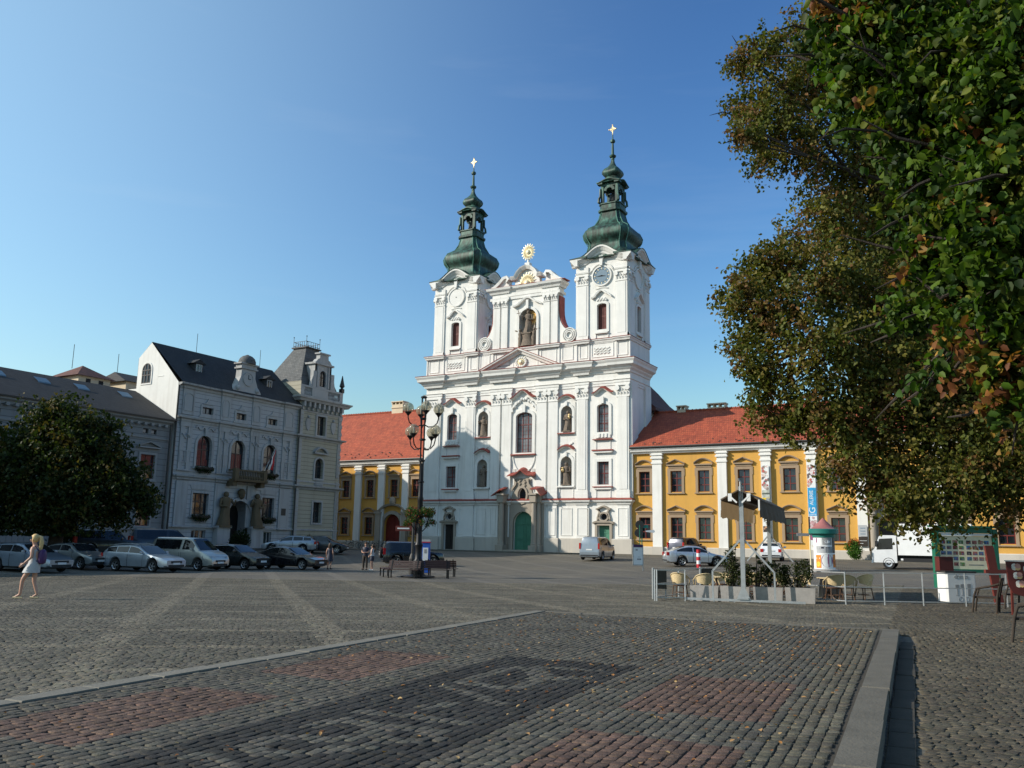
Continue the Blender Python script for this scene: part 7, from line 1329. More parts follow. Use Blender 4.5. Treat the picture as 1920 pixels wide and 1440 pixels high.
def planter(i, x, label):
    p = FA+fd*x+fy*0.42; t = thing('planter',label,'planter',(p.x,p.y,gz(p.x,p.y)),fa,'planters of the pavement cafe'); b = MB(); w_, d_, h_ = 0.47, 0.2, 0.5
    b.add([(sx*w_*k,sy*d_*k,z) for k,z in ((0.94,0.0),(1,h_),(0.93,h_),(0.9,h_-0.07)) for sx,sy in ((-1,-1),(1,-1),(1,1),(-1,1))],[(4*l+j,4*l+(j+1)%4,4*l+4+(j+1)%4,4*l+4+j) for l in range(3) for j in range(4)]+[(0,3,2,1)]); b.build('trough','concrete',t,local=True); b = MB(); b.box(-0.42,0.42,-0.17,0.17,h_-0.2,h_-0.06); b.build('soil','soil',t,local=True); return p
PP = [planter(0,0.5,'grey concrete planter at the left end of the cafe row, next to the railing'),planter(1,1.5,'grey concrete planter with the tallest bush, left of the awning post'),planter(2,2.55,'grey concrete planter with low bush just right of the awning post'),planter(3,3.55,'grey concrete planter at the right end of the cafe row, before the armchair')]
PG = [(0.035,0.05,0.018),(0.055,0.07,0.022),(0.022,0.03,0.012),(0.08,0.085,0.03)]
def shrub(p, dx, label, hs, n, seed, size=0.06):
    rr_ = random.Random(seed); q = p+fd*dx; cl = []
    for (x, h, w) in hs:
        for k in range(max(2,int(h/0.22))): cl.append((x+rr_.uniform(-0.08,0.08),rr_.uniform(-0.1,0.1),0.12+(h-0.12)*(k+0.5)/max(2,int(h/0.22)),w*(0.7+0.3*math.sin(math.pi*(k+0.5)/max(2,int(h/0.22))))))
    plant('planter_bush',label,'bush',(q.x,q.y,gz(q.x,q.y)+0.45),cl,n,size,PG,[2,2,2,1],group='bushes in the cafe planters')
shrub(PP[1],-0.1,'tall dark bush in the planter left of the awning post',[(0,1.35,0.2),(0.2,0.8,0.2),(-0.18,0.9,0.16),(0.1,1.5,0.12)],1500,1); shrub(PP[1],0.35,'low leafy bush close to the awning post',[(0,0.75,0.2),(0.12,0.55,0.18)],700,2); shrub(PP[2],0.1,'spreading green bush right of the awning post',[(0,0.85,0.24),(-0.3,0.7,0.2),(0.28,0.75,0.22)],1500,3); shrub(PP[2],-0.35,'thin tall stems rising beside the awning post',[(0,1.35,0.08),(0.12,1.1,0.07)],260,4); shrub(PP[3],-0.1,'green bush in the planter at the right end',[(0,0.85,0.24),(0.3,0.95,0.2),(-0.3,0.7,0.2)],1500,5)
def railing(label, pts, posts):
    t = thing('railing',label,'railing',(*pts[0],gz(*pts[0])),0,'railings of the pavement cafe'); o_ = Vector((*pts[0],gz(*pts[0])))
    P3 = [Vector((*p,gz(*p)))-o_ for p in pts]
    for h in (1.0,0.55,0.12): b = MB(); [b.bar(a+Vector((0,0,h)),c+Vector((0,0,h)),0.03) for a, c in zip(P3,P3[1:])]; b.build('rail','galv',t,local=True)
    for p in P3: b = MB(); b.bar(p,p+Vector((0,0,1.02)),0.036); b.build('post','galv',t,local=True)
railing('short railing left of the concrete planters',[(-10.64,27.95),(-9.86,28.5)],2)
railing('railing turning back along the left side of the cafe',[(-10.75,28.05),(-11.0,31.1),(-10.96,34.14)],3)
railing('long railing from the planters to the white freezer and armchair',[(-6.44,30.98),(-5.04,29.83),(-3.96,30.35),(-2.88,30.75),(-1.72,31.31),(-0.6,31.85)],6)
for p, lab, hh in (((-11.05,29.35),'dark grey menu panel on the corner of the cafe railing',0.0),((-10.85,33.9),'dark grey menu panel at the rear corner of the cafe railing',0.1)):
    t = thing('menu_panel',lab,'sign',(*p,gz(*p)),A_R+R_(10),'menu panels of the cafe'); b = MB(); b.box(-0.22,0.22,-0.05,0.05,0.35,1.0); b.build('panel','gutter',t,local=True); b = MB(); b.box(-0.28,-0.23,-0.06,0.06,0.0,1.06); b.build('post','galv',t,local=True); b = MB(); b.box(0.18,0.22,-0.03,0.03,0.0,0.35); b.build('post','galv',t,local=True)
# rattan chairs and round tables
def chair_parts(t):
    b = MB(); b.lathe([(0.23,0.42),(0.25,0.44),(0.25,0.46),(0.2,0.475)],(0,0,0),16); b.build('seat','canebrown',t,smooth=40,local=True)
    b = MB(); n = 12
    vs = []
    for i in range(n+1):
        a = R_(20+140*i/n); e = abs(i-n/2)/(n/2); top = 0.88-0.1*e*e
        vs += [(0.27*math.cos(a),0.27*math.sin(a),0.5+0.08*e),(0.30*math.cos(a),0.31*math.sin(a),0.7),(0.32*math.cos(a),0.33*math.sin(a),top)]
    b.add(vs,[(3*i+j,3*i+3+j,3*i+4+j,3*i+1+j) for i in range(n) for j in range(2)]); b.build('backrest','cane',t,smooth=60,local=True)
    b = MB(); pts = [(0.27,-0.2,0.45),(0.32,-0.12,0.66)]+[(0.325*math.cos(R_(20+140*i/n)),0.335*math.sin(R_(20+140*i/n)),0.885-0.1*(abs(i-n/2)/(n/2))**2) for i in range(n+1)]+[(-0.32,-0.12,0.66),(-0.27,-0.2,0.45)]; b.tube(pts,0.02,7)
    for s in (-1,1): b.tube([(s*0.27,-0.05,0.45),(s*0.29,0.05,0.62),(s*0.31,0.12,0.8)],0.014,6)
    b.build('armrest_frame','cane',t,smooth=50,local=True)
    for sx_, sy_ in ((-1,-1),(1,-1),(-1,1),(1,1)): b = MB(); b.tube([(sx_*0.18,sy_*0.17,0.43),(sx_*0.2,sy_*0.2,0.2),(sx_*0.22,sy_*0.24,0.0)],0.018,7); b.build('leg','canebrown',t,local=True)
    b = MB(); b.tube([(0.2*math.cos(k*math.pi/6),0.2*math.sin(k*math.pi/6),0.2) for k in range(13)],0.012,5,False); b.build('stretcher','canebrown',t,local=True)
CHS = [((-10.82,30.74),150,'cream rattan chair standing alone behind the short railing'),((-9.78,30.2),185,'cream rattan chair with its back to the viewer behind the first planter'),((-9.9,32.7),30,'cream rattan chair on the far side of the first table'),((-9.03,31.25),120,'cream rattan chair behind the tall bush'),((-8.99,33.3),-10,'cream rattan chair at the back behind the awning post'),((-8.3,33.6),10,'cream rattan chair beyond the second table'),((-7.5,31.7),205,'cream rattan chair behind the right hand bush'),((-8.35,31.35),170,'cream rattan chair close behind the awning post'),((-6.85,32.2),-70,'cream rattan chair turned sideways past the last planter'),((-5.75,31.9),185,'cream rattan chair with its back to the long railing'),((-5.45,32.6),150,'cream rattan chair half hidden at the table by the long railing'),((-4.95,32.95),-60,'rightmost cream rattan chair behind the long railing')]
c0 = thing('rattan_chair',CHS[0][2],'chair',(*CHS[0][0],gz(*CHS[0][0])),A_R+R_(CHS[0][1]),'rattan chairs of the pavement cafe'); chair_parts(c0)
for p, a, lab in CHS[1:]: c = copy_tree(c0); c.location = (*p,gz(*p)); c.rotation_euler = (0,0,A_R+R_(a)); c['label'] = lab
TBS = [((-9.75,31.65),'round cafe table behind the first planter'),((-8.55,32.55),'round cafe table behind the awning post'),((-7.55,32.65),'round cafe table behind the right hand bushes'),((-6.1,32.9),'round cafe table behind the long railing')]
t0 = thing('cafe_table',TBS[0][1],'table',(*TBS[0][0],gz(*TBS[0][0])),0,'tables of the pavement cafe'); b = MB(); b.lathe([(0.38,0.72),(0.4,0.73),(0.4,0.755),(0.38,0.76)],(0,0,0),24); b.build('tabletop','cane',t0,local=True); b = MB(); b.lathe([(0.03,0.05),(0.035,0.4),(0.03,0.72)],(0,0,0),10); b.build('column','canebrown',t0,local=True)
for k in range(4): a = R_(45+90*k); b = MB(); b.tube([(0.02*math.cos(a),0.02*math.sin(a),0.3),(0.2*math.cos(a),0.2*math.sin(a),0.12),(0.34*math.cos(a),0.34*math.sin(a),0.0)],0.02,6); b.build('leg','canebrown',t0,local=True)
for p, lab in TBS[1:]: c = copy_tree(t0); c.location = (*p,gz(*p)); c['label'] = lab
b = MB(); b.add([(-0.35,0,0),(0.35,0,0),(0.35,0.3,0.78),(-0.35,0.3,0.78)],[(0,1,2,3)]); t = thing('sandwich_board','dark folding board standing behind the gap in the cafe railing','sign',(-6.35,34.6,gz(-6.35,34.6)),A_R); b = MB(); b.add([(x,y,z) for y,z in ((-0.25,0),(0.0,0.72)) for x in (-0.38,0.38)]+[(x,y+0.03,z) for y,z in ((-0.25,0),(0.0,0.72)) for x in (-0.38,0.38)],[(0,1,3,2),(4,5,7,6),(0,4,6,2),(1,5,7,3),(2,3,7,6),(0,1,5,4)]); b.build('front_board','gutter',t,local=True); b = MB(); b.add([(x,y,z) for y,z in ((0.3,0),(0.04,0.72)) for x in (-0.38,0.38)]+[(x,y+0.03,z) for y,z in ((0.3,0),(0.04,0.72)) for x in (-0.38,0.38)],[(0,1,3,2),(4,5,7,6),(0,4,6,2),(1,5,7,3),(2,3,7,6),(0,1,5,4)]); b.build('back_board','galv',t,local=True)
# drinks freezer, brown box, red post, picture board, brown armchairs
t = thing('drinks_freezer','white drinks freezer with grey glass drawings behind the railing','freezer',(-2.08,33.3,gz(-2.08,33.3)),A_R+R_(4)); fz = MB(); e = 0.06
q = [(-0.52+e,-0.3),(0.52-e,-0.3),(0.52,-0.3+e),(0.52,0.3-e),(0.52-e,0.3),(-0.52+e,0.3),(-0.52,0.3-e),(-0.52,-0.3+e)]; fz.add([(x,y,z) for z in (0.06,1.0) for x,y in q],[(i,(i+1)%8,8+(i+1)%8,8+i) for i in range(8)]+[tuple(range(8)),tuple(range(8,16))]); body_ = fz.build('body','whitepaint',t,local=True); b = MB(); b.box(-0.54,0.54,-0.31,0.31,1.0,1.06); b.build('lid','gutter',t,local=True); b = MB(); b.box(-0.48,0.48,-0.26,0.26,0,0.06); b.build('foot','blackplastic',t,local=True)
XZ = Matrix(((1,0,0),(0,0,-1),(0,1,0))).to_4x4(); lettering('drinks',0.2,'grey',body_,Matrix.Translation((0,-0.304,0.88)) @ XZ,'lettering')
b = MB()
for x, k in ((-0.16,0.1),(0.02,0.12),(0.25,0.13)):
    b.box(x-0.06,x+0.06,-0.306,-0.301,0.52,0.52+k); b.box(x-0.01,x+0.01,-0.306,-0.301,0.3,0.52) if k < 0.13 else b.box(x-0.05,x+0.05,-0.306,-0.301,0.26,0.52); b.box(x-0.05,x+0.05,-0.306,-0.301,0.27,0.285)
b.build('glass_drawing','grey',body_,local=True); b = MB(); ring(b,[(-0.05+0.07*math.cos(k*math.pi/8),0.15+0.06*math.sin(k*math.pi/8)) for k in range(16)],0.012,-0.306,-0.301); ring(b,[(0.1,0.1),(0.22,0.1),(0.22,0.21),(0.1,0.21)],0.012,-0.306,-0.301); b.build('sign_drawing','grey',body_,local=True)
t = thing('wooden_box','dark brown box standing on the left of the white freezer','box',(-2.4,33.2,gz(-2.4,33.2)+1.06),A_R+R_(4)); b = MB(); b.box(-0.24,0.24,-0.14,0.14,0,0.44); b.build('case','iceboard',t,local=True); b = MB(); b.box(-0.26,0.26,-0.16,0.16,0.44,0.46); b.build('lid','wood_red',t,local=True)
t = thing('red_post','red brown plank post leaning behind the brown armchair','post',(-0.95,33.5,gz(-0.95,33.5)),A_R); b = MB(); b.add([(x+o_,y,z) for z,o_ in ((0,0.1),(1.9,-0.12)) for x,y in ((-0.14,-0.05),(0.14,-0.05),(0.14,0.05),(-0.14,0.05))],[(0,1,5,4),(1,2,6,5),(2,3,7,6),(3,0,4,7),(4,5,6,7)]); b.build('plank','wood_red',t,local=True); b = MB(); b.box(-0.3,0.45,-0.06,0.06,1.0,1.12); b.build('crossbar','wood_red',t,local=True)
t = thing('ice_cream_board','dark red board with pictures of ice cream sundaes at the right edge','sign',(-0.1,27.75,gz(-0.1,27.75)),A_R+R_(-6)); b = MB(lambda u,d,z_: (u,d,z_)); b.prism([(-0.42,1.42),(1.2,1.4),(1.2,0.45),(-0.05,0.5),(-0.3,0.58),(-0.4,0.8)],-0.03,0.03); pn = b.build('board','iceboard',t,local=True); b = MB(); b.box(-0.44,1.2,-0.04,0.04,1.42,1.45); b.build('rim','whitepaint',t,local=True)
for x, z in ((-0.18,1.25),(-0.15,1.02),(-0.1,0.8),(0.12,1.2),(0.15,0.9),(0.5,1.1)):
    b = MB()
    for k, c in enumerate(((0.75,0.7,0.6),(0.7,0.45,0.2),(0.8,0.78,0.72),(0.6,0.3,0.25))): b.add([(x+0.07*((k%2)*2-1)*0.6+0.08*math.cos(a*math.pi/4),-0.032-0.0006*k,z+0.05*(k//2)+0.07*math.sin(a*math.pi/4)) for a in range(8)],[tuple(range(8))],c)
    b.build('sundae_picture','poster',pn,local=True)
for x in (-0.3,1.0): b = MB(); b.bar((x,0.1,0),(x,0.0,1.4),0.05); b.build('leg','wood_red',t,local=True)
def armchair_parts(t):
    for s in (-1,1):
        b = MB(); b.tube([(s*0.29,-0.34,0.0),(s*0.29,-0.27,0.45),(s*0.29,-0.2,0.66),(s*0.29,0.1,0.72),(s*0.29,0.36,0.8)],0.03,8); b.build('front_leg_and_arm','bark',t,smooth=50,local=True); b = MB(); b.tube([(s*0.27,0.26,0.0),(s*0.27,0.3,0.45),(s*0.27,0.42,0.95)],0.03,8); b.build('rear_leg','bark',t,smooth=50,local=True)
    b = MB(); b.box(-0.27,0.27,-0.27,0.29,0.4,0.45); b.build('seat','bark',t,local=True); b = MB()
    for i in range(7): x = -0.22+0.073*i; b.bar((x,0.3,0.47),(x,0.41,0.92),0.035,0.02)
    b.bar((-0.28,0.42,0.94),(0.28,0.42,0.94),0.05); b.build('backrest','bark',t,local=True)
a0 = thing('armchair','dark brown armchair with sloping arms in front of the red post','armchair',(-1.04,28.35,gz(-1.04,28.35)),A_R+R_(-125),'brown armchairs'); armchair_parts(a0)
c = copy_tree(a0); c.location = (0.0,19.65,gz(0.0,19.65)); c.rotation_euler = (0,0,A_R+R_(-120)); c['label'] = 'dark brown armchair cut off by the right edge, nearest to the viewer'
c = copy_tree(a0); c.location = (-0.45,31.2,gz(-0.45,31.2)); c.rotation_euler = (0,0,A_R+R_(-100)); c['label'] = 'dark brown armchair behind the picture board, further back'
# bicycles by the shaded yellow building, red and white post, flag, flower boxes, hedge tubs
def bike_parts(t):
    for x in (-0.52,0.52): b = MB(); b.tube([(x+0.33*math.cos(k*math.pi/10),0,0.34+0.33*math.sin(k*math.pi/10)) for k in range(21)],0.022,6,False); [b.bar((x,0,0.34),(x+0.32*math.cos(k*math.pi/5),0,0.34+0.32*math.sin(k*math.pi/5)),0.006) for k in range(10)]; b.build('wheel','rubber',t,local=True)
    b = MB(); [b.tube([p,q],0.018,6) for p,q in (((-0.52,0,0.34),(-0.05,0,0.32)),((-0.05,0,0.32),(-0.2,0,0.85)),((-0.52,0,0.34),(-0.18,0,0.78)),((-0.18,0,0.76),(0.36,0,0.8)),((-0.05,0,0.32),(0.38,0,0.7)),((0.34,0,0.92),(0.52,0,0.34)))]; b.build('frame','gutter',t,local=True)
    b = MB(); b.lathe([(0.03,0.84),(0.1,0.87),(0.09,0.91),(0.02,0.92)],(-0.22,0,0),8,1.3,0.7); b.build('saddle','blackplastic',t,local=True); b = MB(); b.tube([(0.3,-0.28,0.98),(0.36,-0.1,0.95),(0.34,0,0.93),(0.36,0.1,0.95),(0.3,0.28,0.98)],0.016,6); b.build('handlebar','black',t,local=True)
k0 = None
for i in range(6):
    x, y = -70.9+1.25*i, 82.6-0.25*(i%2); lab = 'dark bicycle parked at the wall of the shaded yellow building'
    if k0 is None: k0 = thing('bicycle',lab,'bicycle',(x,y,gz(x,y)),R_(70),'bicycles by the yellow wall'); bike_parts(k0)
    else: c = copy_tree(k0); c.location = (x,y,gz(x,y)); c.rotation_euler = (0,0,R_(62+9*(i%4)))
t = thing('barrier_post','red and white striped post standing before the silver saloon','post',(-19.82,60.22,gz(-19.82,60.22)))
for i in range(5): b = MB(); b.lathe([(0.14,0.1+0.25*i),(0.14,0.35+0.25*i)],(0,0,0),12); b.build('stripe','flagred' if i%2 == 0 else 'whitepaint',t,smooth=40,local=True)
b = MB(); b.lathe([(0.25,0),(0.25,0.06),(0.14,0.1)],(0,0,0),12); b.build('foot','rubber',t,local=True)
t = thing('flag','red white and blue flag hanging from the town hall balcony','flag',(TX+1.1,61.4,7.9)); b = MB(); b.tube([(0,0,0),(0.9,0.35,2.2)],0.03,6); b.build('pole','whitepaint',t,local=True)
for nm, mt, o_ in (('white_stripe','whitepaint',0.0),('red_stripe','flagred',0.33),('blue_wedge','navy',-0.2)):
    b = MB(); n = 6; vs = []
    for i in range(n+1): z = 2.1-1.9*i/n; vs += [(0.85-0.55*i/n+0.06*math.sin(i*1.7)+0.02,0.34-0.25*i/n+o_*0.9*(i/n+0.25),z),(0.85-0.55*i/n+0.05*math.sin(i*1.7+1),0.34-0.25*i/n+(o_+0.33)*0.9*(i/n+0.25),z-0.05)]
    b.add(vs,[(2*i,2*i+2,2*i+3,2*i+1) for i in range(n)]); b.build(nm,mt,t,local=True)
for u0_, u1_, z_, lab in ((53.9,55.75,7.55,'flower box with dark trailing plants under the left arched window of the town hall'),(62.05,63.95,7.55,'flower box with dark trailing plants under the right arched window of the town hall'),(53.9,55.8,3.2,'flower box under the left ground floor window of the town hall'),(62.3,64.0,3.2,'flower box under the right ground floor window of the town hall')):
    w_ = u1_-u0_; q = plant('flower_box',lab,'flower box',(TX+0.32,(u0_+u1_)/2,z_+0.15),[(0.05*math.sin(k),-w_/2+w_*(k+0.5)/7,-0.05-0.25*(k%2),0.26) for k in range(7)],900,0.09,[(0.02,0.045,0.015),(0.035,0.06,0.02),(0.05,0.02,0.015)],[3,2,1],group='flower boxes of the town hall',stems=False); b = MB(); b.box(-0.14,0.14,-w_/2,w_/2,-0.12,0.08); b.build('trough','bark',q,local=True)
for p, lab, r_ in (((-61.6,57.0),'clipped dark round shrub in front of the town hall door, on the left',1.0),((-61.3,65.6),'dark round shrub between the town hall door and its corner tower',0.8),((-57.5,37.5),'broad dark bush behind the parked cars under the tree',1.3)):
    plant('round_shrub',lab,'shrub',(*p,gz(*p)+0.1),[(0,0,0.85*r_,0.85*r_),(0.35*r_,0.2,0.6*r_,0.6*r_),(-0.3*r_,-0.3,0.6*r_,0.6*r_)],2600,0.11,[(0.018,0.035,0.012),(0.03,0.045,0.014),(0.012,0.022,0.008)],[2,2,2],group='clipped shrubs before the town hall')
# ------------------------------------------------------------------ people
def skin_mesh(joints, edges, sub=1):
    """one continuous body surface grown round a skeleton: joints = (x, y, z, radius or (rx, ry))"""
    me = bpy.data.meshes.new('b'); me.from_pydata([j[:3] for j in joints], edges, []); o = bpy.data.objects.new('b', me); COL.objects.link(o); md = o.modifiers.new('s','SKIN'); md.use_smooth_shade = True
    for i, j in enumerate(joints): r = j[3]; me.skin_vertices[0].data[i].radius = (r,r) if not isinstance(r,tuple) else r; me.skin_vertices[0].data[i].use_root = (i == 0)
    sd = o.modifiers.new('d','SUBSURF'); sd.levels = sd.render_levels = sub; bpy.context.view_layer.update(); r = bpy.data.meshes.new_from_object(o.evaluated_get(bpy.context.evaluated_depsgraph_get())); bpy.data.objects.remove(o); bpy.data.meshes.remove(me)
    V = [tuple(v.co) for v in r.vertices]; Fc = [tuple(p.vertices) for p in r.polygons]; bpy.data.meshes.remove(r); return V, Fc
def hand(mb, w, e, side):
    """palm with four bent fingers and a thumb, hanging on from the wrist"""
    w, e = Vector(w), Vector(e); d = (w-e).normalized(); s = Vector((0,side,0)); f = Vector((1,0,0)); f = (f-d*f.dot(d)).normalized(); s = d.cross(f)*side
    mb.tube([w-d*0.01,w+d*0.035,w+d*0.085],[0.024,0.034,0.032],8)
    for i, L in enumerate((0.07,0.08,0.075,0.06)): o = f*(0.027-0.018*i); mb.tube([w+d*0.08+o,w+d*(0.08+L*0.5)+o*1.1,w+d*(0.08+L*0.92)+o+s*0.018],[0.0095,0.0088,0.006],6)
    mb.tube([w+d*0.025+f*0.028,w+d*0.055+f*0.05,w+d*0.085+f*0.052],[0.011,0.01,0.007],6)
def person(label, pos, heading, h, pose, clothes, hair, skin='skin'):
    """pose: joints in metres for a 1.70 m figure, x forwards, y to the left"""
    k = h/1.7; t = thing('person', label, 'person', (*pos, gz(*pos)+0.008), heading); J = pose
    names = ['pelvis','belly','chest','neck0','neck','headb','headt','shL','elL','wrL','shR','elR','wrR','hipL','knL','anL','toL','hipR','knR','anR','toR']
    rad = dict(pelvis=(0.15,0.115),belly=(0.13,0.1),chest=(0.155,0.105),neck0=0.062,neck=0.05,headb=(0.068,0.078),headt=(0.07,0.085),shL=0.055,elL=0.04,wrL=0.027,shR=0.055,elR=0.04,wrR=0.027,hipL=0.085,knL=0.056,anL=0.038,toL=0.028,hipR=0.085,knR=0.056,anR=0.038,toR=0.028)
    jj = [(*J[n], rad[n]) for n in names]; ix = {n:i for i,n in enumerate(names)}
    ed = [('pelvis','belly'),('belly','chest'),('chest','neck0'),('neck0','neck'),('neck','headb'),('headb','headt'),('chest','shL'),('shL','elL'),('elL','wrL'),('chest','shR'),('shR','elR'),('elR','wrR'),('pelvis','hipL'),('hipL','knL'),('knL','anL'),('anL','toL'),('pelvis','hipR'),('hipR','knR'),('knR','anR'),('anR','toR')]
    V, Fc = skin_mesh(jj, [(ix[a],ix[b]) for a,b in ed], 2); mb = MB(); mb.v = V; mb.f = Fc
    hc = (Vector(J['headb'])+Vector(J['headt']))/2; mb.ball((hc.x+0.095,hc.y,hc.z-0.02),0.017,7,5,1.5)
    for s in (-1,1): mb.ball((hc.x-0.01,hc.y+s*0.085,hc.z-0.01),0.025,7,5,1.3)
    mb.ball((hc.x+0.082,hc.y,hc.z-0.062),0.014,7,5,0.6); hand(mb,J['wrL'],J['elL'],1); hand(mb,J['wrR'],J['elR'],-1)
    mb.v = [(x*k,y*k,z*k) for x,y,z in mb.v]; bo = mb.build('body', skin, t, smooth=60, local=True)
    ey = MB(); [ey.ball(((hc.x+0.083)*k,(hc.y+s*0.03)*k,(hc.z+0.005)*k),0.009*k,6,4) for s in (-1,1)]; ey.build('eyes','soil',t,local=True)
    for nm, mt, kind_, data in clothes:
        c = MB()
        if kind_ == 'loft':
            n = 18; vs = [((x+rx*math.cos(2*math.pi*q/n)*(1+0.05*math.sin(5*2*math.pi*q/n)*max(0,1.1-z)))*k,(y+ry*math.sin(2*math.pi*q/n))*k,z*k) for x,y,z,rx,ry in data for q in range(n)]; c.add(vs,[(i*n+q,i*n+(q+1)%n,(i+1)*n+(q+1)%n,(i+1)*n+q) for i in range(len(data)-1) for q in range(n)])
        else:
            for ch in data: c.tube([tuple(v*k for v in (J[p] if isinstance(p,str) else p)) for p,_ in ch],[r*k for _,r in ch],12)
        c.build(nm, mt, t, smooth=60, local=True)
    hr = MB(); c_ = (hc.x-0.022, hc.y, hc.z+0.03); hr.ball(tuple(v*k for v in c_),0.112*k,14,9,1.08)
    hr.v = [v if not (v[0] > (hc.x+0.045)*k and v[2] < (hc.z+0.075)*k) else ((hc.x+0.03)*k,v[1]*0.9,v[2]) for v in hr.v]
    if hair[1] == 'tail': hr.tube([tuple(v*k for v in p) for p in ((hc.x-0.1,0,hc.z+0.08),(hc.x-0.17,0,hc.z+0.06),(hc.x-0.2,0,hc.z-0.08),(hc.x-0.18,0,hc.z-0.3),(hc.x-0.15,0,hc.z-0.42))],[0.035*k,0.05*k,0.06*k,0.045*k,0.01*k],9)
    elif hair[1] == 'long': hr.tube([tuple(v*k for v in p) for p in ((hc.x-0.06,0,hc.z+0.02),(hc.x-0.08,0,hc.z-0.12),(hc.x-0.07,0,hc.z-0.25))],[0.1*k,0.1*k,0.06*k],10)
    hr.build('hair', hair[0], t, smooth=60, local=True); return t
def stand(arms=None, walk=0.0, hips=0.095):
    J = dict(pelvis=(0,0,0.93),belly=(0,0,1.08),chest=(0.0,0,1.27),neck0=(-0.01,0,1.4),neck=(0.0,0,1.46),headb=(0.015,0,1.54),headt=(0.01,0,1.63),shL=(0,0.17,1.37),elL=(-0.03,0.24,1.1),wrL=(0.03,0.25,0.86),shR=(0,-0.17,1.37),elR=(-0.03,-0.24,1.1),wrR=(0.03,-0.25,0.86),
      hipL=(0,hips,0.87),knL=(0.02,hips+0.01,0.48),anL=(-0.01,hips+0.01,0.08),toL=(0.13,hips+0.03,0.028),hipR=(0,-hips,0.87),knR=(0.02,-hips-0.01,0.48),anR=(-0.01,-hips-0.01,0.08),toR=(0.13,-hips-0.03,0.028))
    J.update(arms or {}); return J
walk = stand(dict(pelvis=(0,0,0.92),chest=(0.03,0,1.26),neck0=(0.03,0,1.39),neck=(0.05,0,1.45),headb=(0.08,0,1.53),headt=(0.075,0,1.62),shL=(0.03,0.165,1.36),elL=(0.02,0.2,1.1),wrL=(0.2,0.2,0.93),shR=(0.02,-0.165,1.36),elR=(-0.03,-0.2,1.1),wrR=(0.16,-0.2,0.96),
    hipL=(0.02,0.085,0.86),knL=(0.24,0.07,0.5),anL=(0.27,0.06,0.1),toL=(0.4,0.06,0.03),hipR=(-0.01,-0.085,0.86),knR=(0.0,-0.07,0.47),anR=(-0.12,-0.07,0.1),toR=(0.0,-0.07,0.028)))
pw = person('blonde woman with ponytail in a short white dress walking left across the square',(-23.73,14.62),A_R+math.pi+R_(6),1.72,walk,
  [('dress','dressgrey','loft',[(0.03,0,1.36,0.1,0.15),(0.03,0,1.28,0.125,0.165),(0.02,0,1.12,0.11,0.135),(0.01,0,1.04,0.12,0.14),(0.01,0,0.92,0.155,0.17),(0.05,0,0.78,0.2,0.185),(0.07,0,0.68,0.22,0.19)]),('sandals','cane','chain',[[((0.2,0.06,0.02),0.03),((0.44,0.06,0.018),0.035)],[((-0.17,-0.07,0.02),0.03),((0.05,-0.07,0.018),0.035)]])],('blond','tail'))
bg_ = thing('backpack','dark purple backpack on the back of the walking blonde woman','backpack',(-23.73,14.62,gz(-23.73,14.62)),A_R+math.pi+R_(6)); b = MB(); b.lathe([(0.06,0.93),(0.12,0.96),(0.14,1.05),(0.135,1.2),(0.1,1.3),(0.04,1.33)],(-0.18,0,0),14,0.75,1.05); b.build('bag','purple',bg_,smooth=50,local=True); b = MB(); [b.tube([(-0.12,s*0.09,1.29),(0.0,s*0.1,1.42),(0.11,s*0.1,1.3),(0.08,s*0.13,1.12),(-0.1,s*0.1,1.0)],0.016,6) for s in (-1,1)]; b.build('strap','purple',bg_,local=True)
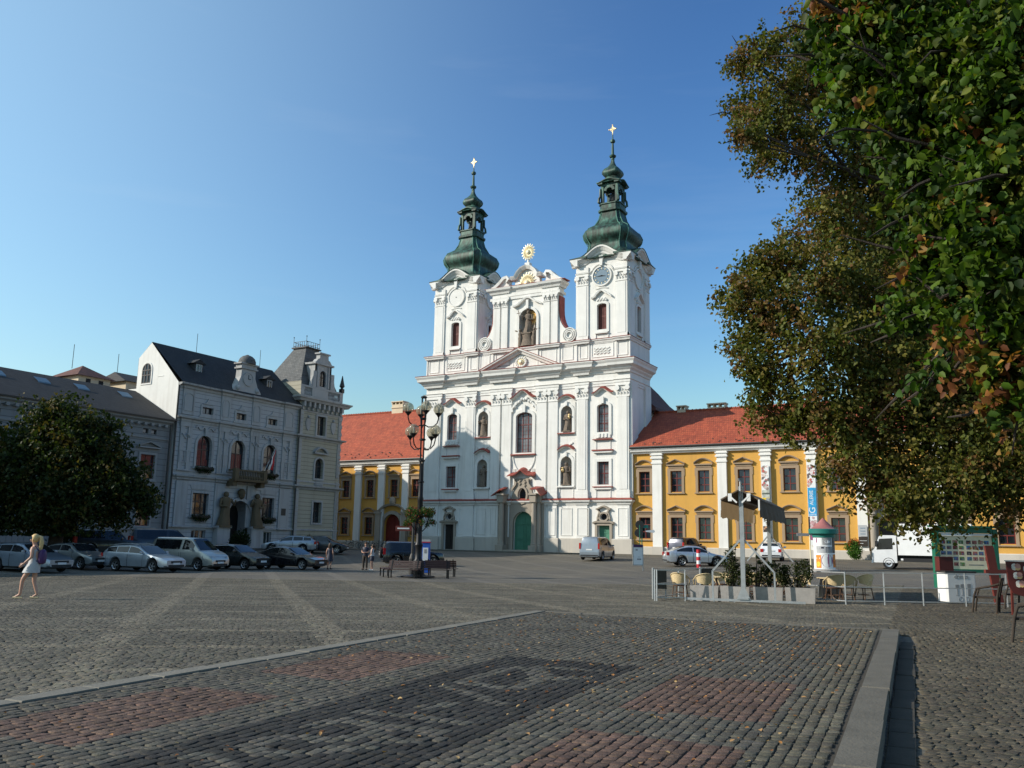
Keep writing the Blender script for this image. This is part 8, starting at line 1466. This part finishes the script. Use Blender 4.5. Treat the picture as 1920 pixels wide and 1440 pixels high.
person('man in dark shirt and trousers standing with folded hands left of the off roader',(-38.01,46.13),A_R+R_(-100),1.78,stand(dict(elL=(0.02,0.25,1.1),wrL=(0.2,0.06,1.08),elR=(0.02,-0.25,1.1),wrR=(0.2,-0.05,1.06))),
  [('shirt','navy','loft',[(0.0,0,1.42,0.08,0.12),(0.0,0,1.36,0.13,0.2),(0,0,1.22,0.13,0.185),(0,0,1.0,0.13,0.17),(0,0,0.88,0.14,0.175)]),('sleeves','navy','chain',[[('shL',0.075),((0,0.22,1.22),0.065)],[('shR',0.075),((0,-0.22,1.22),0.065)]]),('trousers','soil','chain',[[('pelvis',0.13),('hipL',0.1),('knL',0.075),((0.0,0.105,0.12),0.065)],[('pelvis',0.13),('hipR',0.1),('knR',0.075),((0.0,-0.105,0.12),0.065)]]),('shoes','blackplastic','chain',[[((-0.05,0.105,0.05),0.05),((0.16,0.125,0.035),0.04)],[((-0.05,-0.105,0.05),0.05),((0.16,-0.125,0.035),0.04)]])],('brownhair','short'))
person('woman in white top and shorts facing the man in dark clothes',(-36.97,45.57),A_R+R_(170),1.66,stand(dict(elL=(0.0,0.22,1.12),wrL=(0.14,0.18,0.95))),
  [('top','dressgrey','loft',[(0.0,0,1.42,0.075,0.11),(0.0,0,1.35,0.12,0.18),(0,0,1.2,0.125,0.165),(0,0,1.05,0.11,0.14),(0,0,0.95,0.135,0.165)]),('shorts','navy','chain',[[('pelvis',0.125),('hipL',0.105),((0.015,0.1,0.62),0.09)],[('pelvis',0.125),('hipR',0.105),((0.015,-0.1,0.62),0.09)]]),('shoes','paper','chain',[[((-0.04,0.105,0.04),0.042),((0.15,0.125,0.03),0.036)],[((-0.04,-0.105,0.04),0.042),((0.15,-0.125,0.03),0.036)]])],('brownhair','tail'))
person('person in a dark knee length dress standing right of the black saloon',(-40.06,44.93),A_R+R_(75),1.68,stand(),
  [('dress','navy','loft',[(0.0,0,1.42,0.075,0.12),(0.0,0,1.35,0.12,0.185),(0,0,1.2,0.13,0.17),(0,0,1.05,0.12,0.15),(0,0,0.9,0.16,0.19),(0,0,0.6,0.2,0.23),(0,0,0.5,0.21,0.24)]),('shoes','blackplastic','chain',[[((-0.04,0.105,0.04),0.042),((0.15,0.125,0.03),0.036)],[((-0.04,-0.105,0.04),0.042),((0.15,-0.125,0.03),0.036)]])],('brownhair','long'))
